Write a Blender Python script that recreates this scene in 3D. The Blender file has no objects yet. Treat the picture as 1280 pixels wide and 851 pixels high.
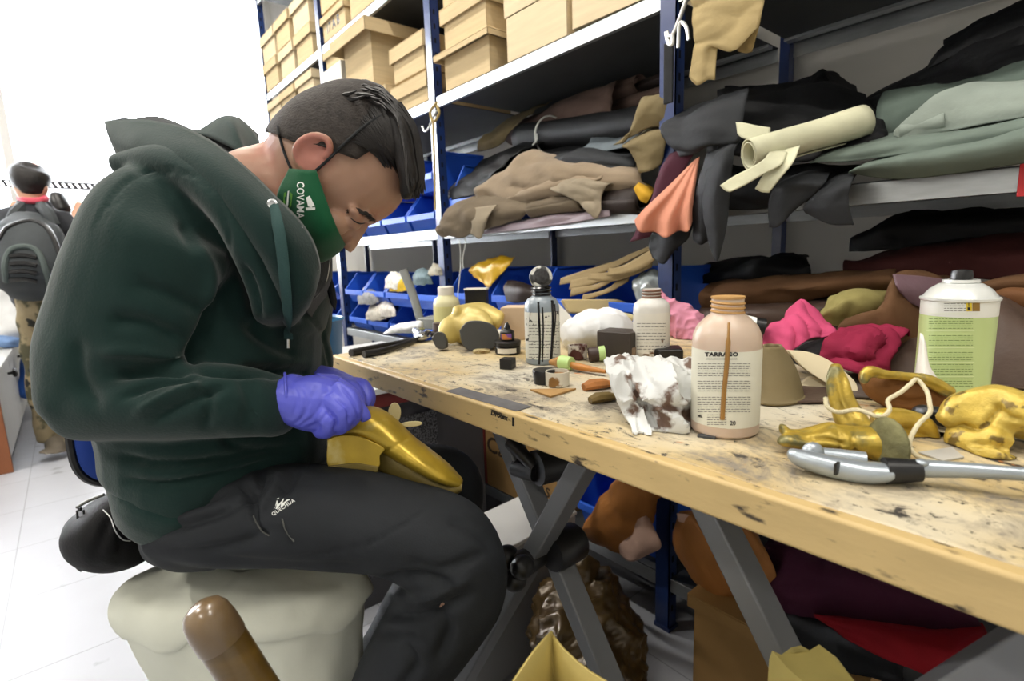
import bpy, bmesh, math, random
import numpy as np
from mathutils import Vector, Matrix, noise as mnoise
from mathutils.bvhtree import BVHTree
random.seed(7)
PI = math.pi
COL = bpy.context.scene.collection
# ---------------------------------------------------------------- camera solution (1280x851 frame)
F = 660.; CX, CY = 640., 425.5; H = 1.07
def _setup(f, vp1, vz):
    d1 = np.array([vp1[0]-CX, -(vp1[1]-CY), -f]); d1 /= np.linalg.norm(d1)
    dz = np.array([vz[0]-CX, -(vz[1]-CY), -f]); dz /= np.linalg.norm(dz)
    X = -d1; Z = -(dz-dz.dot(d1)*d1); Z /= np.linalg.norm(Z); Y = np.cross(Z, X)
    return np.array([X, Y, Z])
RM = _setup(F, (82, 337), (745, 4160))
CP = np.array([0, 0, H])
def ray(px, py): return RM @ np.array([(px-CX)/F, -(py-CY)/F, -1.])
def P(px, py, d): return CP+ray(px, py)*d            # a point seen at (px,py) at a depth in metres
def onZ(px, py, z): r = ray(px, py); return CP+r*(z-H)/r[2]
def onY(px, py, y): r = ray(px, py); return CP+r*y/r[1]
def onX(px, py, x): r = ray(px, py); return CP+r*x/r[0]
def proj(v):
    c = (np.asarray(v)-CP) @ RM
    return np.stack([CX+F*c[..., 0]/-c[..., 2], CY-F*c[..., 1]/-c[..., 2], -c[..., 2]], -1)
VIEW = RM @ np.array([0, 0, -1.]); RIGHT = RM @ np.array([1., 0, 0]); UPV = RM @ np.array([0, 1., 0])
# ---------------------------------------------------------------- materials
def lin(c):
    return tuple((x/12.92 if x <= .04045 else ((x+.055)/1.055)**2.4) for x in c)
def hexc(h): return lin(tuple(int(h[i:i+2], 16)/255 for i in (0, 2, 4)))
MATS = {}
def mat(name, col, rough=.6, metal=0., var=.12, vscale=8., bump=0., bscale=60., spec=.5, sheen=0., stretch=None,
        col2=None, thr=None, coat=0., trans=0., emit=None, estr=0., col3=None, thr3=None, s3=30., subs=0., detail=6.):
    if name in MATS: return MATS[name]
    m = bpy.data.materials.new(name); m.use_nodes = True
    nt = m.node_tree; N = nt.nodes; L = nt.links
    b = N['Principled BSDF']; c = hexc(col) if isinstance(col, str) else col
    tc = N.new('ShaderNodeTexCoord'); mp = N.new('ShaderNodeMapping'); L.new(tc.outputs['Object'], mp.inputs[0])
    if stretch: mp.inputs['Scale'].default_value = stretch
    nz = N.new('ShaderNodeTexNoise'); nz.inputs['Scale'].default_value = vscale; nz.inputs['Detail'].default_value = detail
    L.new(mp.outputs[0], nz.inputs['Vector'])
    cr = N.new('ShaderNodeValToRGB'); L.new(nz.outputs['Fac'], cr.inputs[0])
    e = cr.color_ramp.elements
    if col2:
        t = thr or (.45, .6); e[0].position, e[1].position = t
        e[0].color = (*c, 1); e[1].color = (*hexc(col2), 1)
    else:
        e[0].position, e[1].position = .3, .7
        e[0].color = tuple(x*(1-var) for x in c)+(1,); e[1].color = tuple(min(1, x*(1+var)) for x in c)+(1,)
    out = cr.outputs[0]
    if col3:
        n3 = N.new('ShaderNodeTexNoise'); n3.inputs['Scale'].default_value = s3; n3.inputs['Detail'].default_value = 8
        L.new(mp.outputs[0], n3.inputs['Vector'])
        r3 = N.new('ShaderNodeValToRGB'); L.new(n3.outputs['Fac'], r3.inputs[0])
        r3.color_ramp.elements[0].position, r3.color_ramp.elements[1].position = thr3 or (.58, .64)
        mx = N.new('ShaderNodeMix'); mx.data_type = 'RGBA'
        L.new(r3.outputs[0], mx.inputs[0]); L.new(out, mx.inputs[6]); mx.inputs[7].default_value = (*hexc(col3), 1)
        out = mx.outputs[2]
    L.new(out, b.inputs['Base Color'])
    b.inputs['Roughness'].default_value = rough; b.inputs['Metallic'].default_value = metal
    b.inputs['Specular IOR Level'].default_value = spec
    if sheen: b.inputs['Sheen Weight'].default_value = sheen; b.inputs['Sheen Roughness'].default_value = .5
    if coat: b.inputs['Coat Weight'].default_value = coat; b.inputs['Coat Roughness'].default_value = .15
    if trans: b.inputs['Transmission Weight'].default_value = trans
    if subs: b.inputs['Subsurface Weight'].default_value = subs; b.inputs['Subsurface Radius'].default_value = (.01, .004, .002)
    if emit: b.inputs['Emission Color'].default_value = (*hexc(emit), 1); b.inputs['Emission Strength'].default_value = estr
    if bump:
        n2 = N.new('ShaderNodeTexNoise'); n2.inputs['Scale'].default_value = bscale; n2.inputs['Detail'].default_value = 8
        L.new(mp.outputs[0], n2.inputs['Vector'])
        bp = N.new('ShaderNodeBump'); bp.inputs['Strength'].default_value = bump; bp.inputs['Distance'].default_value = .004
        L.new(n2.outputs['Fac'], bp.inputs['Height']); L.new(bp.outputs[0], b.inputs['Normal'])
    MATS[name] = m
    return m
# ---------------------------------------------------------------- objects
def tag(o, label=None, cat=None, group=None, kind=None):
    if label: o['label'] = label
    if cat: o['category'] = cat
    if group: o['group'] = group
    if kind: o['kind'] = kind
    return o
def thing(name, label, cat, loc, group=None):
    o = bpy.data.objects.new(name, None); COL.objects.link(o); o.location = [float(x) for x in loc]
    o.empty_display_size = .05
    return tag(o, label, cat, group)
def worldloc(o):
    v = np.zeros(3)
    while o is not None:
        v = v+np.array(o.location); o = o.parent
    return v
def copy_tree(o, parent=None):
    c = o.copy(); COL.objects.link(c)
    if parent is not None: c.parent = parent
    for ch in list(o.children): copy_tree(ch, c)
    return c
def dup(o, delta, label=None, group=None):
    c = copy_tree(o); c.location = Vector(o.location)+Vector([float(x) for x in delta])
    if label: c['label'] = label
    if group: c['group'] = group
    return c
class MB:
    def __init__(s): s.v = []; s.f = []; s.m = []; s.mi = 0
    def add(s, vs, fs):
        o = len(s.v); s.v += [tuple(float(x) for x in p) for p in vs]
        s.f += [tuple(i+o for i in f) for f in fs]; s.m += [s.mi]*len(fs); return s
    def box(s, lo, hi, R=None, piv=None):
        (a, b, c), (d, e, f) = lo, hi
        vs = np.array([(a, b, c), (d, b, c), (d, e, c), (a, e, c), (a, b, f), (d, b, f), (d, e, f), (a, e, f)], float)
        if R is not None:
            pv = np.array(piv if piv is not None else vs.mean(0)); vs = (vs-pv) @ np.array(R).T+pv
        return s.add(vs, [(3, 2, 1, 0), (4, 5, 6, 7), (0, 1, 5, 4), (1, 2, 6, 5), (2, 3, 7, 6), (3, 0, 4, 7)])
    def bar(s, a, b, w, h, up=(0, 0, 1)):
        a = np.array(a, float); b = np.array(b, float); d = b-a; d /= np.linalg.norm(d)
        x = np.cross(d, up); x /= np.linalg.norm(x); y = np.cross(x, d)
        vs = [p+x*sx*w/2+y*sy*h/2 for p in (a, b) for sx, sy in ((-1, -1), (1, -1), (1, 1), (-1, 1))]
        return s.add(vs, [(3, 2, 1, 0), (4, 5, 6, 7), (0, 1, 5, 4), (1, 2, 6, 5), (2, 3, 7, 6), (3, 0, 4, 7)])
    def rings(s, rs, cap=True, closed=True):
        rs = [np.asarray(r, float) for r in rs]; n = len(rs[0]); vs = np.concatenate(rs); fs = []
        for i in range(len(rs)-1):
            for j in range(n if closed else n-1):
                k = (j+1) % n
                fs.append((i*n+j, i*n+k, (i+1)*n+k, (i+1)*n+j))
        if cap and closed:
            fs.append(tuple(range(n-1, -1, -1))); fs.append(tuple((len(rs)-1)*n+j for j in range(n)))
        return s.add(vs, fs)
    def tube(s, pts, r, n=10, cap=True, sm=0):
        pts = [np.array(p, float) for p in pts]
        rr = list(r) if hasattr(r, '__len__') else [r]*len(pts)
        if sm:
            q = crv(np.array([np.append(p, a) for p, a in zip(pts, rr)]), sm); pts = list(q[:, :3]); rr = list(q[:, 3])
        t0 = pts[1]-pts[0]; ref = np.array([0, 0, 1.]) if abs(t0[2]) < .9*np.linalg.norm(t0) else np.array([1., 0, 0])
        rs = []
        for i, p in enumerate(pts):
            t = pts[min(i+1, len(pts)-1)]-pts[max(i-1, 0)]; t = t/(np.linalg.norm(t)+1e-12)
            x = ref-t*ref.dot(t); x /= np.linalg.norm(x)+1e-12; ref = x; y = np.cross(t, x)
            rs.append([p+(x*math.cos(2*PI*k/n)+y*math.sin(2*PI*k/n))*rr[i] for k in range(n)])
        return s.rings(rs, cap)
    def lathe(s, prof, c, n=28, axis=None, cap=True):
        c = np.array(c, float); ax = np.array(axis if axis is not None else (0, 0, 1.), float); ax /= np.linalg.norm(ax)
        ref = np.array([1., 0, 0]) if abs(ax[0]) < .9 else np.array([0, 1., 0])
        x = ref-ax*ref.dot(ax); x /= np.linalg.norm(x); y = np.cross(ax, x)
        return s.rings([[c+ax*z+(x*math.cos(2*PI*k/n)+y*math.sin(2*PI*k/n))*max(r, 1e-5) for k in range(n)] for r, z in prof], cap)
    def ell(s, c, rx, ry, rz, ax=None, nu=16, nv=10):
        A = np.eye(3) if ax is None else np.array(ax); rs = []
        for i in range(nv+1):
            t = PI*i/nv; t = min(max(t, .02), PI-.02)
            rs.append([np.array(c)+A.T @ np.array([rx*math.sin(t)*math.cos(2*PI*k/nu), ry*math.sin(t)*math.sin(2*PI*k/nu), rz*math.cos(t)]) for k in range(nu)])
        return s.rings(rs)
    def grid(s, G, flip=False):
        G = np.asarray(G, float); a, b = G.shape[:2]; fs = []
        for i in range(a-1):
            for j in range(b-1):
                q = (i*b+j, i*b+j+1, (i+1)*b+j+1, (i+1)*b+j); fs.append(q[::-1] if flip else q)
        return s.add(G.reshape(-1, 3), fs)
    def prism(s, poly, d):
        poly = [np.array(p, float) for p in poly]; d = np.array(d, float); n = len(poly)
        fs = [tuple(range(n-1, -1, -1)), tuple(range(n, 2*n))]+[(i, (i+1) % n, (i+1) % n+n, i+n) for i in range(n)]
        return s.add(poly+[p+d for p in poly], fs)
    def build(s, name, mats, parent=None, smooth=True, bevel=0., seg=2, solid=0., sub=0, weld=False, ang=40, off=-1.):
        me = bpy.data.meshes.new(name); v = np.array(s.v)
        o = bpy.data.objects.new(name, me); COL.objects.link(o)
        if parent is not None:
            o.parent = parent; org = worldloc(parent)
        else:
            org = np.array([(v[:, 0].min()+v[:, 0].max())/2, (v[:, 1].min()+v[:, 1].max())/2, v[:, 2].min()]); o.location = [float(x) for x in org]
        me.from_pydata([tuple(p) for p in (v-org)], [], s.f)
        for m in (mats if isinstance(mats, (list, tuple)) else [mats]): me.materials.append(m)
        me.polygons.foreach_set('material_index', s.m)
        bm = bmesh.new(); bm.from_mesh(me)
        if weld: bmesh.ops.remove_doubles(bm, verts=bm.verts, dist=1e-5)
        bmesh.ops.recalc_face_normals(bm, faces=bm.faces); bm.to_mesh(me); bm.free()
        if smooth:
            me.polygons.foreach_set('use_smooth', [True]*len(me.polygons))
            try: me.set_sharp_from_angle(angle=math.radians(ang))
            except Exception: pass
        if sub:
            d = o.modifiers.new('s', 'SUBSURF'); d.levels = d.render_levels = sub
        if solid:
            d = o.modifiers.new('t', 'SOLIDIFY'); d.thickness = solid; d.offset = off
        if bevel:
            d = o.modifiers.new('b', 'BEVEL'); d.width = bevel; d.segments = seg; d.limit_method = 'ANGLE'; d.angle_limit = math.radians(40)
            d.harden_normals = True
        me.update(); return o
def crv(pts, k=6):
    """Catmull-Rom through the points, k steps per span."""
    p = np.asarray(pts, float); p = np.concatenate([[2*p[0]-p[1]], p, [2*p[-1]-p[-2]]]); out = []
    for i in range(1, len(p)-2):
        for j in range(k):
            t = j/k; a, b, c, d = p[i-1], p[i], p[i+1], p[i+2]
            out.append(.5*(2*b+(c-a)*t+(2*a-5*b+4*c-d)*t*t+(3*b-a-3*c+d)*t**3))
    out.append(p[-2]); return np.array(out)
def surf(rows, ku=6, kv=6):
    """Smooth grid through rows of points (rows x cols x 3)."""
    A = np.array([crv(r, kv) for r in rows]); return np.stack([crv(A[:, j], ku) for j in range(A.shape[1])], 1)
def resample(line, n):
    p = np.asarray(line, float); d = np.r_[0, np.cumsum(np.linalg.norm(np.diff(p, axis=0), axis=1))]
    t = np.linspace(0, d[-1], n); return np.stack([np.interp(t, d, p[:, k]) for k in range(p.shape[1])], 1)
def nz3(p, s, seed=0.):
    q = Vector((float(p[0])*s+seed, float(p[1])*s-seed, float(p[2])*s+2*seed))
    return np.array([mnoise.noise(q), mnoise.noise(q+Vector((31.3, 7.1, 12.9))), mnoise.noise(q+Vector((5.7, 43.2, 21.4)))])
def crumple(G, amp, s, seed=0., oct=2):
    G = np.array(G, float); sh = G.shape; q = G.reshape(-1, 3)
    for i in range(len(q)):
        d = nz3(q[i], s, seed)*amp
        if oct > 1: d = d+nz3(q[i], s*2.7, seed+5)*amp*.35
        q[i] = q[i]+d
    return q.reshape(sh)
def eval_mesh(o):
    dg = bpy.context.evaluated_depsgraph_get(); dg.update(); return bpy.data.meshes.new_from_object(o.evaluated_get(dg))
def remesh(mb, name, m, parent=None, vox=.006, smooth=6, fn=None, post=2):
    """One continuous skin around overlapping volumes: voxel remesh, smoothing, then fn(v, n) displaces in world space."""
    o = mb.build(name, m, parent, smooth=False)
    d = o.modifiers.new('r', 'REMESH'); d.mode = 'VOXEL'; d.voxel_size = vox; d.use_smooth_shade = True
    if smooth:
        d = o.modifiers.new('s', 'SMOOTH'); d.factor = .5; d.iterations = smooth
    me = eval_mesh(o); o.modifiers.clear(); old = o.data; o.data = me; me.name = name; bpy.data.meshes.remove(old)
    me.materials.clear()
    for mm in (m if isinstance(m, (list, tuple)) else [m]): me.materials.append(mm)
    if fn:
        n = len(me.vertices); v = np.empty(n*3); me.vertices.foreach_get('co', v); v = v.reshape(-1, 3)
        nn = np.empty(n*3); me.vertices.foreach_get('normal', nn); nn = nn.reshape(-1, 3)
        org = worldloc(o); v2 = fn(v+org, nn)-org
        me.vertices.foreach_set('co', v2.ravel()); me.update()
        if post:
            d = o.modifiers.new('s', 'SMOOTH'); d.factor = .5; d.iterations = post
            me2 = eval_mesh(o); o.modifiers.clear(); o.data = me2; me2.name = name; bpy.data.meshes.remove(me); me = me2
    me.polygons.foreach_set('use_smooth', [True]*len(me.polygons)); me.update()
    return o
def creases(lines, noise=0., ns=12., far=9.):
    """Folds: each line = (pixel polyline, half width px, depth m, max camera depth); cloth pressed in (or out if < 0) along it."""
    def fn(v, n):
        pr = proj(v); pix = pr[:, :2]; amt = np.zeros(len(v)); tocam = CP-v; tocam /= np.linalg.norm(tocam, axis=1)[:, None]
        fac = np.clip((n*tocam).sum(1)*2, 0, 1)
        for ln, w, dp, *dm in lines:
            q = crv(np.array(ln, float), 5) if len(ln) > 2 else np.array(ln, float); best = np.full(len(v), 1e9); tt = np.zeros(len(v))
            for i in range(len(q)-1):
                a, b = q[i], q[i+1]; ab = b-a; t = np.clip(((pix-a) @ ab)/(ab @ ab+1e-9), 0, 1)
                dd = np.linalg.norm(pix-a-t[:, None]*ab, axis=1); m = dd < best; best = np.where(m, dd, best); tt = np.where(m, (i+t)/(len(q)-1), tt)
            taper = np.clip(np.minimum(tt, 1-tt)*5+.15, 0, 1); mask = pr[:, 2] < (dm[0] if dm else far)
            amt += -dp*np.exp(-(best/w)**2)*taper*mask*fac
        r = v+n*amt[:, None]
        if noise:
            for i in range(len(r)): r[i] += n[i]*mnoise.noise(Vector((v[i]*ns).tolist()))*noise
        return r
    return fn
def text_mesh(body, size=1., bold=0., spacing=1., res=3):
    cu = bpy.data.curves.new('t', 'FONT'); cu.body = body; cu.size = size; cu.offset = bold; cu.space_character = spacing; cu.resolution_u = res
    cu.align_x = 'CENTER'; cu.align_y = 'CENTER'
    o = bpy.data.objects.new('t', cu); COL.objects.link(o); me = eval_mesh(o)
    v = np.array([tuple(x.co) for x in me.vertices]); f = [tuple(p.vertices) for p in me.polygons]
    bpy.data.objects.remove(o); bpy.data.curves.remove(cu); bpy.data.meshes.remove(me)
    return v, f
def bvh_of(*obs):
    vs = []; fs = []
    for o in obs:
        me = eval_mesh(o); w = worldloc(o); k = len(vs)
        vs += [tuple(np.array(x.co)+w) for x in me.vertices]; fs += [tuple(i+k for i in p.vertices) for p in me.polygons]
        bpy.data.meshes.remove(me)
    return BVHTree.FromPolygons(vs, fs)
def stick(mb, tree, v2, f, cen, ex, ey, direction, lift=.0004, back=.3):
    """Lay a flat 2-D outline on a surface: start at cen + x*ex + y*ey, follow direction to the surface."""
    cen, ex, ey, dr = (np.array(a, float) for a in (cen, ex, ey, direction)); dr /= np.linalg.norm(dr); out = []
    for p in v2:
        q = cen+ex*p[0]+ey*p[1]; h = tree.ray_cast(Vector((q-dr*back).tolist()), Vector(dr.tolist()))
        out.append(np.array(h[0])-dr*lift if h[0] is not None else q)
    mb.add(out, f)
def stickpx(mb, tree, v2, f, o, ex, ey, lift=.0004):
    """The same for print seen at pixel o, with pixel axes ex, ey, laid on the surface along the sight line."""
    out = []
    for p in v2:
        x = o[0]+ex[0]*p[0]+ey[0]*p[1]; y = o[1]+ex[1]*p[0]+ey[1]*p[1]; r = ray(x, y); r = r/np.linalg.norm(r)
        h = tree.ray_cast(Vector(CP.tolist()), Vector(r.tolist()))
        out.append(np.array(h[0])-r*lift if h[0] is not None else P(x, y, .8))
    mb.add(out, f)
def rect2(x0, y0, x1, y1, n=1):
    xs = np.linspace(x0, x1, n+1); v = [(x, y) for y in (y0, y1) for x in xs]
    return np.array(v), [(i, i+1, n+2+i, n+1+i) for i in range(n)]
# ================================================================ room shell, window, lights
XL, XR, YF, YB, ZC = -5.7, 2.6, -3.2, 1.84, 3.66
m_floor = mat('floor_tile_white', 'b2b5bd', .45, var=.03, vscale=5, col3='8d9096', thr3=(.66, .76), s3=9, bump=.06, bscale=18)
def floor_nodes():
    nt = m_floor.node_tree; N = nt.nodes; L = nt.links; b = N['Principled BSDF']; src = b.inputs['Base Color'].links[0].from_socket
    tc = N.new('ShaderNodeTexCoord'); mp = N.new('ShaderNodeMapping'); mp.inputs['Location'].default_value = (.28, .06, 0); L.new(tc.outputs['Object'], mp.inputs[0])
    br = N.new('ShaderNodeTexBrick'); br.offset = 0; br.inputs['Scale'].default_value = 1.; br.inputs['Brick Width'].default_value = .45; br.inputs['Row Height'].default_value = .45
    br.inputs['Mortar Size'].default_value = .0022; br.inputs['Mortar Smooth'].default_value = .3
    br.inputs['Color1'].default_value = br.inputs['Color2'].default_value = (1, 1, 1, 1); br.inputs['Mortar'].default_value = (.62, .62, .63, 1)
    L.new(mp.outputs[0], br.inputs['Vector'])
    mx = N.new('ShaderNodeMix'); mx.data_type = 'RGBA'; mx.blend_type = 'MULTIPLY'; mx.inputs[0].default_value = 1
    L.new(src, mx.inputs[6]); L.new(br.outputs['Color'], mx.inputs[7]); L.new(mx.outputs[2], b.inputs['Base Color'])
floor_nodes()
m_wall = mat('wall_paint_grey_white', 'dedcd6', .8, var=.04, vscale=2, bump=.05, bscale=120)
m_wallw = mat('wall_paint_white', 'f0f0ee', .8, var=.02, vscale=2)
m_ceil = mat('ceiling_white', 'eeeeea', .9, var=.02)
def struct(name, mb, m, **k):
    o = mb.build(name, m, None, smooth=False, **k); o['kind'] = 'structure'; return o
def plane_box(lo, hi): return MB().box(lo, hi)
struct('floor', MB().box((XL-.1, YF-.1, -.08), (XR+.1, YB+.1, 0)), m_floor)
struct('ceiling', MB().box((XL-.1, YF-.1, ZC), (XR+.1, YB+.1, ZC+.1)), m_ceil)
struct('wall_back', MB().box((XL-.1, YB, 0), (XR+.1, YB+.1, ZC)), m_wall)
struct('wall_front', MB().box((XL-.1, YF-.1, 0), (XR+.1, YF, ZC)), m_wallw)
struct('wall_right', MB().box((XR, YF, 0), (XR+.1, YB, ZC)), m_wallw)
WY0, WY1, WZ0, WZ1 = -2.95, 1.80, .9, 3.58
w = MB(); w.box((XL-.12, YF, 0), (XL, YB, WZ0)); w.box((XL-.12, YF, WZ1), (XL, YB, ZC)); w.box((XL-.12, YF, WZ0), (XL, WY0, WZ1)); w.box((XL-.12, WY1, WZ0), (XL, YB, WZ1))
struct('wall_left', w, m_wallw)
m_alu = mat('window_white_frame', 'f2f2f2', .4, var=.01)
wf = MB()
for y in (WY0, -1.6, -.22, WY1): wf.box((XL-.09, y-.03, WZ0), (XL-.03, y+.03, WZ1))
for z in (WZ0, WZ1): wf.box((XL-.09, WY0, z-.03), (XL-.03, WY1, z+.03))
win = struct('window_1', wf, m_alu)
m_glass = mat('window_glass', 'ffffff', .02, var=0, trans=1.)
g = MB().box((XL-.063, WY0, WZ0), (XL-.058, WY1, WZ1)).build('pane', m_glass, win, smooth=False)
m_curt = bpy.data.materials.new('sheer_curtain'); m_curt.use_nodes = True
def curt_nodes():
    nt = m_curt.node_tree; N = nt.nodes; L = nt.links; N.remove(N['Principled BSDF']); o = N['Material Output']
    a = N.new('ShaderNodeBsdfTransparent'); b = N.new('ShaderNodeBsdfTranslucent'); b.inputs[0].default_value = (.93, .92, .9, 1)
    d = N.new('ShaderNodeBsdfDiffuse'); d.inputs[0].default_value = (.95, .94, .93, 1)
    m1 = N.new('ShaderNodeMixShader'); m1.inputs[0].default_value = .35; L.new(b.outputs[0], m1.inputs[1]); L.new(d.outputs[0], m1.inputs[2])
    m2 = N.new('ShaderNodeMixShader'); m2.inputs[0].default_value = .6; L.new(a.outputs[0], m2.inputs[1]); L.new(m1.outputs[0], m2.inputs[2]); L.new(m2.outputs[0], o.inputs[0])
curt_nodes()
for (y0, y1, lab) in ((-.02, .55, 'white sheer curtain hanging in folds at the middle of the bright window'),):
    G = [[(XL+.06+.03*math.sin(t*34+z*.4)+.012*math.sin(t*71), y0+(y1-y0)*t+.02*math.sin(z*3), z) for t in np.linspace(0, 1, 70)] for z in np.linspace(1.25, 3.5, 9)]
    tag(MB().grid(G).build('sheer_curtain', m_curt), lab, 'curtain')
m_railb = mat('perforated_rail_black', '26262a', .5, var=.1)
rl = MB()
rl.box((XL+.2, -.55, 1.69), (XL+.22, .75, 1.70)); rl.box((XL+.2, -.55, 1.733), (XL+.22, .75, 1.743))
for k in range(33): rl.box((XL+.2, -.55+.04*k, 1.695), (XL+.22, -.53+.04*k, 1.737), R=Matrix.Rotation(.5, 3, 'X'))
# the rail stands on two posts on the sill so that it carries itself
tr = thing('perforated_rail', 'long black perforated metal rail running across the bright window', 'rail', (XL+.11, .1, 1.0))
rl.build('rail_bar', m_railb, tr, smooth=False)
for y in (-.5, .7): MB().box((XL+.2, y-.012, 0), (XL+.22, y+.012, 1.69)).build('post', m_alu, tr, smooth=False)
# daylight: white overcast sky through the window + the workshop's ceiling lamps
wd = bpy.data.worlds.new('overcast_sky'); bpy.context.scene.world = wd; wd.use_nodes = True
wd.node_tree.nodes['Background'].inputs[0].default_value = (.93, .96, 1, 1); wd.node_tree.nodes['Background'].inputs[1].default_value = 9.
def area(name, loc, rot, sx, sy, power, col=(1, 1, 1)):
    l = bpy.data.lights.new(name, 'AREA'); l.shape = 'RECTANGLE'; l.size = sx; l.size_y = sy; l.energy = power; l.color = col
    o = bpy.data.objects.new(name, l); COL.objects.link(o); o.location = loc; o.rotation_euler = rot; return o
area('window_daylight', (XL-.2, (WY0+WY1)/2, (WZ0+WZ1)/2), (0, -PI/2, 0), WZ1-WZ0-.1, WY1-WY0-.1, 800, (.93, .96, 1))
m_lampw = mat('lamp_housing_white', 'f4f4f4', .4, var=.01)
m_tube = mat('lamp_tube_glow', 'ffffff', .3, var=0, emit='fff4e2', estr=6.)
first = None
for i, (x, y, nm) in enumerate(((-3.2, .35, 'nearest the window'), (-1.2, .35, 'above the seated man'), (.8, .35, 'above the near end of the bench'), (-3.1, -1.7, 'over the open floor'), (.2, -1.9, 'behind the photographer'))):
    lamp = thing('ceiling_lamp', 'long white ceiling lamp with a glowing diffuser '+nm, 'lamp', (x, y, ZC-.09), 'ceiling lamps')
    MB().box((x-.62, y-.09, ZC-.06), (x+.62, y+.09, ZC)).build('housing', m_lampw, lamp, bevel=.006)
    MB().box((x-.6, y-.075, ZC-.08), (x+.6, y+.075, ZC-.06)).build('diffuser', m_tube, lamp, bevel=.006)
    area('ceiling_lamp_light', (x, y, ZC-.1), (0, 0, 0), 1.2, .16, (42, 36, 27, 88, 32)[i], (1, .95, .87))
# ================================================================ blue metal shelving along the back wall
m_blue = mat('upright_blue_enamel', '1e3468', .32, var=.08, vscale=4, coat=.4, col3='12204a', thr3=(.62, .7), s3=14)
m_hole = mat('punched_hole_dark', '05070c', .9, var=0)
m_galv = mat('galvanised_steel', 'b0b4b6', .38, metal=.85, var=.08, vscale=22, bump=.03, bscale=200, stretch=(1, 6, 6))
m_galv2 = mat('shelf_steel_grey', '8d9092', .5, metal=.5, var=.1, vscale=12)
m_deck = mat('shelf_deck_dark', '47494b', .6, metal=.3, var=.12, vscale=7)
SY, SYB = 1.168, 1.80
SX = [.265, -.785, -1.833, -2.885, -3.87]
LV = [2.70, 2.12, 1.627, 1.135, .65, .125]      # bottom of each shelf's lip
LIP = .042
rack = thing('metal_shelving', 'long blue and grey bolted metal shelving unit along the back wall', 'shelving', (-1.8, 1.48, 0))
for x in SX:
    for yy, s_ in ((SY-.004, 1), (SYB, -1)):
        a = MB()
        a.box((x-.022, yy, 0), (x+.022, yy+.003*s_, 3.0)); a.box((x+.019, yy, 0), (x+.022, yy+s_*.036, 3.0))
        a.box((x-.025, yy-.002, 0), (x+.025, yy+.04*s_, .012))
        a.mi = 1
        if yy < 1.5:
            for k in range(58):
                z = .06+k*.05
                a.box((x+.0215, yy+.012, z), (x+.0226, yy+.02, z+.018))
        a.build('upright', [m_blue, m_hole], rack, smooth=False)
for i in range(4):
    xa, xb = SX[i+1]+.023, SX[i]-.023
    for j, z in enumerate(LV):
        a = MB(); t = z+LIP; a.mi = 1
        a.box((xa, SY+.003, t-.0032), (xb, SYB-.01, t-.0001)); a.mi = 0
        a.box((xa, SY, z), (xb, SY+.002, t-.003)); a.box((xa, SY, z), (xb, SY+.014, z+.002)); a.box((xa, SYB-.012, z), (xb, SYB-.01, t))
        for yy in (1.72,): a.box((xa, yy, t-.012), (xb, yy+.03, t-.003))
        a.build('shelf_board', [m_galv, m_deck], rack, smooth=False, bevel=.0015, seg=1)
# ---- cardboard archive boxes on the upper shelves
m_card = mat('cardboard_tan', 'cfb991', .85, var=.08, vscale=6, bump=.05, bscale=90, stretch=(1, 1, 12))
m_card2 = mat('cardboard_pale', 'dccaa8', .85, var=.07, vscale=5, bump=.05, bscale=90, stretch=(1, 1, 12))
m_cardd = mat('cardboard_brown', 'a98450', .85, var=.1, vscale=6, bump=.05, bscale=90)
m_paper = mat('paper_label_white', 'e9e7e0', .7, var=.03)
m_ink = mat('black_ink', '141416', .6, var=.1)
def rotz(t): return np.array(Matrix.Rotation(t, 3, 'Z'))
def card_box(x0, x1, z0, z1, label, lid=.05, ov=.012, y=SY+.004, dp=.42, tilt=0., m=None, lidopen=0., group='archive boxes', lm=None):
    m = m or m_card; t = thing('cardboard_box', label, 'box', ((x0+x1)/2, y+dp/2, z0), group)
    R = rotz(tilt); pv = ((x0+x1)/2, y+dp/2, z0)
    a = MB(); k = .003
    a.box((x0, y, z0), (x1, y+dp, z0+k), R, pv); a.box((x0, y, z0), (x1, y+k, z1), R, pv); a.box((x0, y+dp-k, z0), (x1, y+dp, z1), R, pv)
    a.box((x0, y, z0), (x0+k, y+dp, z1), R, pv); a.box((x1-k, y, z0), (x1, y+dp, z1), R, pv)
    a.build('box_body', m, t, smooth=False, bevel=.0015, seg=1)
    if lid:
        b = MB(); o = ov; Rl = R @ np.array(Matrix.Rotation(lidopen, 3, 'X')) if lidopen else R; pl = ((x0+x1)/2, y+dp, z1)
        zt = z1+.006
        for lo, hi in (((x0-o, y-o, zt), (x1+o, y+dp+o, zt+.004)), ((x0-o, y-o, zt-lid), (x1+o, y-o+.004, zt)), ((x0-o, y-o, zt-lid), (x0-o+.004, y+dp+o, zt)), ((x1+o-.004, y-o, zt-lid), (x1+o, y+dp+o, zt))):
            b.box(lo, hi, Rl, pl)
        b.build('box_lid', lm or m, t, smooth=False, bevel=.0015, seg=1)
    return t
zt3 = 1.627+LIP+.001
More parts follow.
